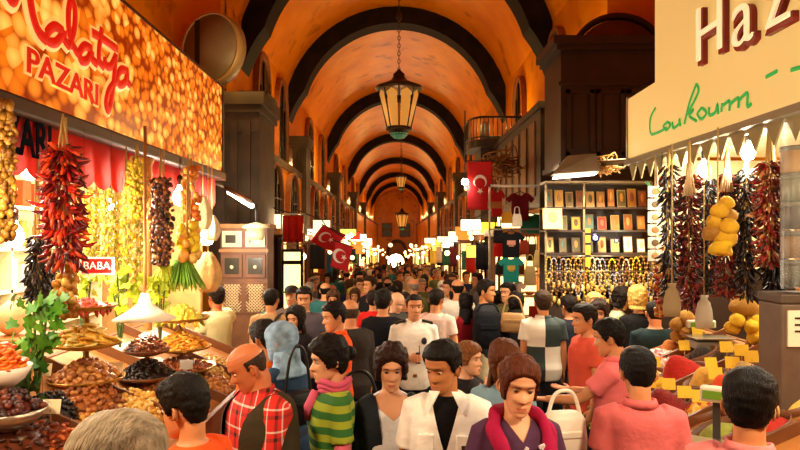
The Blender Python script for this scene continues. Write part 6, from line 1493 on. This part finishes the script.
def hbag(px, py, d, w_, h, m, label):
    p = P(px, py, d); t = thing('handbag', label, 'bag', p); mb = MB()
    mb.loft([[(-w_/2*k, -.05*k, z), (w_/2*k, -.05*k, z), (w_/2*k, .05*k, z), (-w_/2*k, .05*k, z)] for z, k in ((-h, .9), (-h*.9, 1), (-h*.3, .92), (0, .7))], smooth=False); fixn(mb.build('body', m, t))
    mb = MB(); mb.tube(cr([(-w_*.3, 0, -.02), (-w_*.2, 0, h*.5), (w_*.2, 0, h*.5), (w_*.3, 0, -.02)], 5), .01, 6); mb.build('strap', m, t)
for a in ((498, 226, 11.2, .16, .3, cloth('181418'), 'slim black bag hanging left of the black t shirt'), (499, 243, 11.2, .2, .24, cloth('c41c14'), 'bright red bag hanging left of the turquoise t shirt'), (501, 262, 11.2, .2, .22, cloth('2a2420'), 'dark bag hanging lowest left of the turquoise t shirt'),
          (524, 240, 11.3, .16, .26, cloth('a8402c'), 'rust red bag hanging right of the black t shirt'), (532, 244, 11.4, .2, .3, cloth('5a4028'), 'brown bag hanging between the t shirts and the souvenir rack'), (540, 250, 11.0, .2, .3, cloth('d8b878'), 'beige bag hanging against the souvenir rack'), (530, 266, 11.2, .2, .34, cloth('e0c890'), 'cream bag hanging low between the t shirts and rack'),
          (507, 212, 11.4, .2, .2, cloth('d8a030'), 'mustard bag hanging above the black t shirt'), (517, 214, 11.2, .16, .22, cloth('e8e0d0'), 'white bag hanging above the black t shirt')): hbag(*a)
p = P(495, 205, 11.6); t = thing('wooden_sign', 'small blank wooden board hanging beside the flag', 'sign', p); mb = MB(); mb.box((-.13, 0, -.06), (.13, .02, .06), bevel=.006); mb.build('board', LWOOD, t); mb = MB(); mb.tube([(-.1, .01, .06), (0, .01, .3), (.1, .01, .06)], .004, 5); mb.build('cord', BLACK, t)
mb = MB(); mb.box((1.6, 11.15, 3.2), (2.9, 11.19, 3.24)); mb.box((1.6, 11.15, 0), (1.63, 11.19, 3.24)); mb.box((2.87, 11.15, 0), (2.9, 11.19, 3.24)); mb.box((1.6, 11.15, 2.45), (2.9, 11.19, 2.48)); tag(mb.build('clothes_rail', STEEL), 'metal clothes rail carrying t shirts and bags in front of the gallery', 'rail')
light('AREA', (2.0, 10.3, 3.3), 26, WARM2, .5, (R(-25), 0, 0))
def small_lamp(px, py, d, r, label, e=0, col=WHITE, top=None):
    p = P(px, py, d); t = thing('globe_lamp', label, 'lamp', p); mb = MB(); mb.lathe([(.002, -r), (r*.8, -r*.6), (r, 0), (r*.7, r*.7), (r*.3, r)], 14); mb.build('globe', GLOW, t)
    mb = MB(); mb.lathe([(r*.45, r*.8), (r*.5, r*1.3), (r*.1, r*1.5)], 10); mb.tube([(0, 0, r*1.3), (0, 0, (top or p.z+.6)-p.z)], .012, 5); mb.build('stem', BLACK, t)
    if e: light('POINT', (p.x, p.y-.05, p.z-r*1.3), e, col, .06)
small_lamp(465, 182, 12, .07, 'little white globe lamp at the left edge of the hanging flag', 8, WHITE, 4.7)
# ---- tube lamp on the left pier
a, b = P(229, 192, 9.3), P(252, 206, 8.6)
t = thing('tube_lamp', 'slanting white tube lamp against the dark left pier', 'lamp', (a+b)/2); mb = MB(); mb.tube([a-(a+b)/2, b-(a+b)/2], .035, 10); mb.build('tube', mat('tube_white'), t)
mb = MB(); mb.tube([a-(a+b)/2+Vector((-.04, 0, .06)), b-(a+b)/2+Vector((0, 0, .06))], .04, 6); mb.tube([a-(a+b)/2+Vector((-.04, 0, .06)), a-(a+b)/2+Vector((-.5, .1, .25))], .02, 6); mb.build('bracket', mat('bracket_brown', '4a3420', .5), t)
light('POINT', (a+b)/2+Vector((.05, -.15, -.1)), 48, WHITE, .1)
# ---- round grey panel on the left
p = Vector((gx(211, 12.3), 12.3, gz(49, 12.3)))
t = thing('round_panel', 'large round grey drum panel with thick pale rim above the nut sign', 'panel', p, R(-24)); t.scale = (.86,)*3
mb = MB(); mb.lathe([(.01, 0), (.76, 0), (.76, .05), (.01, .06)], 40, 0, Matrix.Rotation(R(90), 4, 'X')); mb.build('disc', mat('panel_grey', '8a7a64', .5, var=.15, vs=2), t)
mb = MB(); mb.lathe([(.76, -.22), (.80, -.22), (.80, .07), (.755, .07), (.755, -.22)], 40, 0, Matrix.Rotation(R(90), 4, 'X')); mb.build('rim', mat('rim_pale', 'b89a6c', .4), t)
mb = MB(); mb.box((-.40, -.075, -.66), (-.28, -.05, .66)); mb.build('dark_slot', BLACK, t)
mb = MB(); mb.tube([(0, .2, 0), (0, .62, 0)], .06, 8); mb.build('bracket', BLACK, t)
# ---- chandelier lantern
def lantern(px, ytop, ybot, d, label, glass_e, chain_top, n=8, detail=True):
    zt_, zb_ = gz(ytop, d), gz(ybot, d); H = zt_-zb_; x = gx(px, d)
    t = thing('hanging_lantern', label, 'lantern', (x, d, zb_)); s_ = H/1.25
    BR = mat('lantern_bronze', '3a2614', .45, .5, var=.3)
    mb = MB(); mb.lathe([(.52*s_, .90*H), (.55*s_, .92*H), (.55*s_, .96*H), (.47*s_, .985*H), (.42*s_, 1.0*H), (.2*s_, 1.08*H), (.13*s_, 1.16*H), (.14*s_, 1.2*H), (.05*s_, 1.27*H), (.03*s_, 1.3*H)], 24); mb.build('crown', BR, t)
    G_ = mat('lantern_glass', 'e0b060', .3, emit=.32, ecol='e8a040')
    for k in range(n):
        a = 2*math.pi*k/n; a2 = 2*math.pi*(k+1)/n; am = (a+a2)/2
        r0, r1 = .27*s_, .46*s_; z0_, z1_ = .2*H, .88*H; q = .12
        cb = [Vector((r0*math.cos(u), r0*math.sin(u), z0_)) for u in (a+q, a2-q)]; ct = [Vector((r1*math.cos(u), r1*math.sin(u), z1_*.93)) for u in (a2-q, a+q)]
        tip = Vector((r1*math.cos(am), r1*math.sin(am), z1_))
        face = [cb[0], cb[1], ct[0], tip, ct[1]]; inn = [v*1 for v in face]; nrm = Vector((math.cos(am), math.sin(am), 0))
        mb = MB(); mb.loft([[v-nrm*.012 for v in inn], face], smooth=False); fixn(mb.build('glass_pane', G_, t))
    for k in range(n):
        a = 2*math.pi*k/n
        mb = MB(); mb.tube([(.28*s_*math.cos(a), .28*s_*math.sin(a), .19*H), (.48*s_*math.cos(a), .48*s_*math.sin(a), .91*H)], .018*s_, 6); mb.build('rib', BR, t)
    mb = MB(); mb.lathe([(.05*s_, .03*H), (.2*s_, .05*H), (.26*s_, .13*H), (.31*s_, .15*H), (.31*s_, .2*H), (.26*s_, .21*H)], 20); mb.build('base_ring', BR, t)
    mb = MB(); mb.lathe([(.01, -.02*H), (.13*s_, .0), (.22*s_, .07*H), (.24*s_, .13*H)], 18); mb.build('verdigris_cup', mat('verdigris', '58b090', .5, .1, var=.3), t)
    mb = MB(); z = 1.3*H; k = 0
    while z < chain_top-zb_:
        M = Matrix.Translation((0, 0, z)) @ Matrix.Rotation(R(90)*(k % 2), 4, 'Z')
        mb.tube([M @ Vector((.028*math.cos(u), 0, .05*math.sin(u))) for u in np.linspace(0, 6.2832, 9)], .009, 5); z += .085; k += 1
    mb.lathe([(.02, 2.2*H), (.07, 2.26*H), (.05, 2.36*H), (.02, 2.4*H)], 10)
    mb.build('chain', BR, t)
    light('POINT', (x, d, zb_+.5*H), 10*s_, WARM, .15)
lantern(399, 85, 138, 14.0, 'big bronze lantern with amber panes hanging highest over the crowd', .3, 9.4)
lantern(401, 176, 190, 33.2, 'small lantern hanging below the big bronze one, halfway down the vault', .3, 9.3)
lantern(402, 213, 230, 50, 'amber lantern hanging lowest before the two far windows', .3, 9.3)
# ---- left cabinet and shop front by the pier
t = thing('display_cabinet', 'wooden display cabinet with lattice doors before the dark left pier', 'cabinet', (gx(244, 9.9), 9.9, FZ(9.9)))
zz = lambda py: gz(py, 9.9)-FZ(9.9)
mb = MB(); mb.box((-.36, 0, 0), (.36, .5, zz(228))); mb.build('carcass', WOOD, t)
mb = MB(); mb.box((-.4, -.04, zz(228)), (.4, .54, zz(224))); mb.build('cornice', LWOOD, t); mb = MB(); mb.box((-.38, -.03, zz(252)), (.38, .02, zz(249))); mb.build('moulding', LWOOD, t)
for sx in (-.18, .18):
    mb = MB(); mb.box((sx-.16, -.03, zz(278)), (sx+.16, 0, zz(254)), bevel=.01); o = mb.build('door', WOOD, t); mb = MB(); mb.box((sx-.11, -.036, zz(274)), (sx+.11, -.028, zz(258))); mb.build('pane', mat('pane_dark', '3a3428', .2), o); mb = MB(); mb.ell((sx, -.045, zz(267)), .03, 8, 6); mb.build('boss', PALE, o)
    mb = MB(); mb.box((sx-.15, -.03, zz(247)), (sx+.15, 0, zz(231))); o = mb.build('picture_panel', mat('pane_pale', 'c8bc94', .4), t); mb = MB(); mb.box((sx-.1, -.036, zz(243)), (sx+.06, -.028, zz(235))); mb.build('motif', mat('pane_dark'), o)
    mb = MB()
    za, zb2 = zz(312), zz(284)
    for k in range(-6, 7):
        for sg in (-1, 1):
            c0 = k*.05; pts = []
            for q in np.linspace(0, 1, 9):
                X = c0+sg*(q-.5)*(zb2-za)
                if abs(X) <= .15: pts.append((sx+X, -.02, za+(zb2-za)*q))
            if len(pts) > 1: mb.tube([pts[0], pts[-1]], .008, 4)
    o = mb.build('lattice_door', mat('lattice_cream', 'd8b888', .5), t); mb = MB(); mb.box((sx-.165, -.03, za-.02), (sx+.165, -.005, za)); mb.box((sx-.165, -.03, zb2), (sx+.165, -.005, zb2+.02)); mb.build('door_frame', WOOD, o)
light('POINT', (gx(244, 9.4), 9.2, 2.5), 6, WHITE, .1)
t = thing('wall_lamp', 'cream lamp with wide brass cap beside the display cabinet', 'lamp', P(256, 232, 9.3)); mb = MB(); mb.lathe([(.1, -.12), (.13, -.05), (.13, .05), (.2, .06), (.16, .1), (.02, .14)], 16); mb.build('shade', mat('cap_brass', 'c8b080', .4, emit=.3, ecol='f0d8a0'), t); mb = MB(); mb.tube([(0, 0, .12), (0, 0, .4), (-.4, .9, .5)], .015, 6); mb.build('bracket', BLACK, t)
for i, (px, d_, c, l) in enumerate(((264, 10.8, '5a2014', 'red brown round shop column beside the display cabinet'), (272, 11.2, '6a2a18', 'thin red brown column left of the lit white window'), (278, 11.2, '18100c', 'black pipe left of the lit white window'), (308, 16.4, '4a2412', 'dark red door post right of the lit white window'), (322, 18, '7a3418', 'rust brown post before the pair of flags'))):
    mb = MB(); r_ = (.11, .05, .06, .1, .12)[i]; h = 2.5; mb.lathe([(r_*1.4, 0), (r_*1.4, .12), (r_, .18), (r_, h-.2), (r_*1.5, h-.1), (r_*1.5, h)], 14); o = mb.build('shop_column', mat('col_'+c, c, .35), None, (gx(px, d_), d_, FZ(d_))); tag(o, l, 'column')
# red textile in frame
p = P(293, 229, 12.6); t = thing('framed_textile', 'bright red textile hanging in a pale frame left of the flags', 'textile', p); mb = MB()
rings = []
for z in np.linspace(-.26, .26, 6): rings.append([(x, .02*math.sin(x*45), z) for x in np.linspace(-.2, .2, 24)]+[(x, .02*math.sin(x*45)+.01, z) for x in np.linspace(.2, -.2, 24)])
mb.loft(rings); mb.build('cloth', cloth('c42010'), t); mb = MB()
for a, b in (((-.24, -.02, -.3), (-.21, .04, .3)), ((.21, -.02, -.3), (.24, .04, .3)), ((-.24, -.02, -.31), (.24, .04, -.28)), ((-.24, -.02, .28), (.24, .04, .31))): mb.box(a, b)
mb.build('frame', mat('frame_tan', 'b8986c', .5), t)
mb = MB(); mb.tube([(0, 0, .3), (-.7, .2, .5)], .012, 5); mb.build('bracket', BLACK, t)
# ---- lit shops lining the arcade
LITS = [mat('lit_a', 'fff0c0', .5, emit=1.5, ecol='ffd880'), mat('lit_b', 'ffe0a0', .5, emit=1.2, ecol='ffb850'), mat('lit_c', 'fff8e0', .5, emit=1.7, ecol='ffdf98')]
GC = ['c83018', 'e8a028', 'f0d060', '3a8a50', '2858a0', '8a3a1c', 'f0e8d0', 'b86428', 'd86830', '582a14']
rs = random.Random(21)
GOODS = []
mb = MB(); mb.box((-.09, -.06, 0), (.09, .06, .22), bevel=.02); GOODS.append(('gift_box', mb.build('gift_box', mat('goods', 'c83018', .5))))
mb = MB(); mb.lathe([(.05, 0), (.09, .05), (.1, .12), (.05, .2), (.035, .24), (.06, .28), (.01, .28)], 10); GOODS.append(('ceramic_vase', mb.build('ceramic_vase', mat('goods'))))
mb = MB(); mb.lathe([(.03, 0), (.05, .01), (.15, .06), (.16, .08), (.1, .06), (.01, .03)], 12); GOODS.append(('painted_bowl', mb.build('painted_bowl', mat('goods'))))
side_word = {-1: 'beyond the pair of flags', 1: 'beyond the clothes rail'}
ordi = ['nearest', 'second', 'third', 'fourth', 'fifth', 'sixth', 'seventh', 'eighth', 'ninth', 'tenth', 'eleventh', 'twelfth', 'thirteenth']
for sd in (-1, 1):
    ysx = ([13.8, 17.2, 21.2, 25.5, 30, 35, 41, 48, 56, 64, 72, 81, 90] if sd < 0 else [13.6, 17.0, 21, 25.5, 30, 35, 41, 48, 56, 64, 72, 81, 90])
    for k, y in enumerate(ysx):
        xi = (2.45 if sd < 0 else 2.15)+.1*math.sin(k*2.3); xo = 3.1; f = FZ(y); xm = sd*(xi+xo)/2; w2 = (xo-xi)/2
        t = thing('lit_shop_case', '%s glowing shop display case along the arcade %s' % (ordi[k], side_word[sd]), 'display case', (xm, y, f))
        mb = MB(); mb.box((-w2, 0, 0), (w2, 2.2, .8)); mb.box((-w2, 0, 2.55), (w2, 2.2, 2.7)); mb.box((-w2, 2.1, .8), (w2, 2.2, 2.55)); mb.build('carcass', WOOD, t)
        for a, b in ((-w2, 0), (w2-.05, 0), (-w2, 2.1), (w2-.05, 2.1)): mb = MB(); mb.box((a, b, .8), (a+.05, b+.05, 2.55)); mb.build('post', WOOD, t)
        mb = MB(); mb.box((-w2+.03, .5, .82), (w2-.03, .53, 2.53)); mb.build('lit_back', rs.choice(LITS), t)
        for z in (1.25, 1.7, 2.12): mb = MB(); mb.box((-w2+.03, .05, z-.015), (w2-.03, .5, z+.015)); mb.build('shelf', cream, t)
        mb = MB(); mb.box((-w2, -.12, 2.72), (w2, .1, 3.02), bevel=.02); mb.build('lit_sign', mat('sign_'+str(k % 4), ('f8ecc0', 'f0c040', 'e8e0d0', 'f09030')[k % 4], .5, emit=1.4, ecol=('f8e8b0', 'f0c030', 'f0e8d0', 'f09030')[k % 4]), t)
        if k < 7:
            for z in (.8, 1.265, 1.715, 2.135):
                for j in range(3):
                    nm, g = rs.choice(GOODS); o = dup(g, (xm+(-.6+.6*j)*w2+rs.uniform(-.04, .04), y+.2+rs.uniform(-.05, .08), f+z+.002), (0, 0, rs.uniform(-.5, .5)), rs.uniform(.8, 1.15))
                    o.material_slots[0].link = 'OBJECT'; c = rs.choice(GC); o.material_slots[0].material = mat('goods_'+c, c, .5)
                    tag(o, '%s in the %s glowing case %s' % (nm.replace('_', ' '), ordi[k], side_word[sd]), 'goods', '%s goods, %s case %s' % (nm.replace('_', ' '), ordi[k], side_word[sd]))
        light('POINT', (sd*(xi-.35), y-.5, f+2.9), 24 if y < 40 else 40, WARM, .1)
for nm, o in GOODS: bpy.data.objects.remove(o)
# lit windows of the first left shop
t = thing('lit_shop_window', 'white lit shop window with dark bars below the red textile', 'shop window', (gx(293, 13.3), 13.25, 0)); h0, h1 = gz(310, 13.2), gz(252, 13.2)
mb = MB(); mb.box((-.2, 0, h0), (.17, .03, h1)); mb.build('pane', mat('lit_c'), t)
mb = MB()
for x in (-.23, .17): mb.box((x, -.05, h0), (x+.05, .05, h1))
mb.box((-.23, -.05, gz(263, 13.2)-.03), (.2, .05, gz(263, 13.2)+.05)); mb.box((-.23, -.05, h1), (.22, .05, h1+.06)); mb.build('frame', DWOOD, t)
# small lamps strung over the arcade
rs = random.Random(4)
for i in range(74):
    sd = rs.choice((-1, 1)); d_ = rs.uniform(14, 48) if i < 50 else rs.uniform(35, 90); x = sd*rs.uniform(1.3 if i < 50 else .3, 2.4); z = FZ(d_)+rs.uniform(2.0, 2.9)
    t = thing('string_lamp', 'tiny glowing lamp strung above the shoppers where the arcade recedes', 'lamp', (x, d_, z), 0, 'tiny lamps above the shoppers'); r_ = rs.uniform(.04, .085)
    mb = MB(); mb.ell((0, 0, 0), r_*(1 if i < 50 else 1.6), 10, 8); mb.build('globe', GLOW2 if i % 3 or i >= 50 else GLOW, t)
    if i % 5 == 0: light('POINT', (x, d_, z-r_*2.5), 34, WARM2, .08); mb = MB(); mb.tube([(0, 0, r_), (sd*.15, 0, 1.4)], .008, 5); mb.build('cord', BLACK, t)

rs = random.Random(8)
SG = [('cream', 'f8e8b8', 1.3), ('yellow', 'f8cc58', 1.1), ('orange', 'f08028', 1.0), ('white', 'fff6e0', 1.6), ('green', '68b060', .9), ('red', 'e03020', .9)]
for i in range(26):
    sd = -1 if i % 2 else 1; d_ = 14.8+i*1.15; cn, c, e_ = SG[rs.choice((0, 0, 0, 1, 1, 2, 2, 3, 3, 5))]; w_, h_ = rs.uniform(.3, .75), rs.uniform(.2, .42); x = sd*(2.3-w_/2+rs.uniform(-.3, .1)); z = FZ(d_)+rs.uniform(2.05, 2.9)
    t = thing('lit_blade_sign', '%s lit box sign projecting over the heads %s, number %s along' % (cn, 'beyond the flags' if sd < 0 else 'beyond the clothes rail', ['one', 'two', 'three', 'four', 'five', 'six', 'seven', 'eight', 'nine', 'ten', 'eleven', 'twelve', 'thirteen'][i//2]), 'sign', (x, d_, z))
    mb = MB(); mb.box((-w_/2, -.06, 0), (w_/2, .06, h_), bevel=.015); mb.build('lit_face', mat('blade_'+cn, c, .5, emit=e_, ecol=c), t)
    mb = MB(); mb.box((-w_/2-.02, -.05, -.02), (w_/2+.02, .05, 0)); mb.build('frame_bar', BLACK, t); mb = MB(); mb.box((-w_/2-.02, -.05, h_), (w_/2+.02, .05, h_+.02)); mb.tube([(0, 0, h_), (sd*.7, 0, h_+.3)], .015, 5); mb.build('frame', BLACK, t)
# clothes and cloths hung out between the shops
for i in range(22):
    sd = -1 if i % 2 else 1; d_ = 13.4+i*1.0; x = sd*rs.uniform(1.75, 2.2); c = rs.choice(['b82018', 'd87028', 'e8c858', '285878', 'e8d8c0', '6a2838', '3a7050', '1c1c24'])
    z = FZ(d_)+rs.uniform(2.2, 2.5); t = thing('hanging_cloth', 'folded cloth hung out for sale beside the glowing cases down the arcade', 'cloth', (x, d_, z), 0, 'cloths hung out down the arcade')
    w_, h_ = rs.uniform(.2, .35), rs.uniform(.4, .7); rings = []
    for zz_ in np.linspace(-h_, 0, 5): rings.append([(xx, .02*math.sin(xx*40+zz_*3), zz_) for xx in np.linspace(-w_/2, w_/2, 14)]+[(xx, .02*math.sin(xx*40+zz_*3)+.012, zz_) for xx in np.linspace(w_/2, -w_/2, 14)])
    mb = MB(); mb.loft(rings); mb.build('cloth', cloth(c), t); mb = MB(); mb.tube([(-w_/2-.03, 0, .01), (w_/2+.03, 0, .01)], .01, 5); mb.tube([(0, 0, 0), (sd*.5, 0, .3)], .008, 5); mb.build('hanger', BLACK, t)
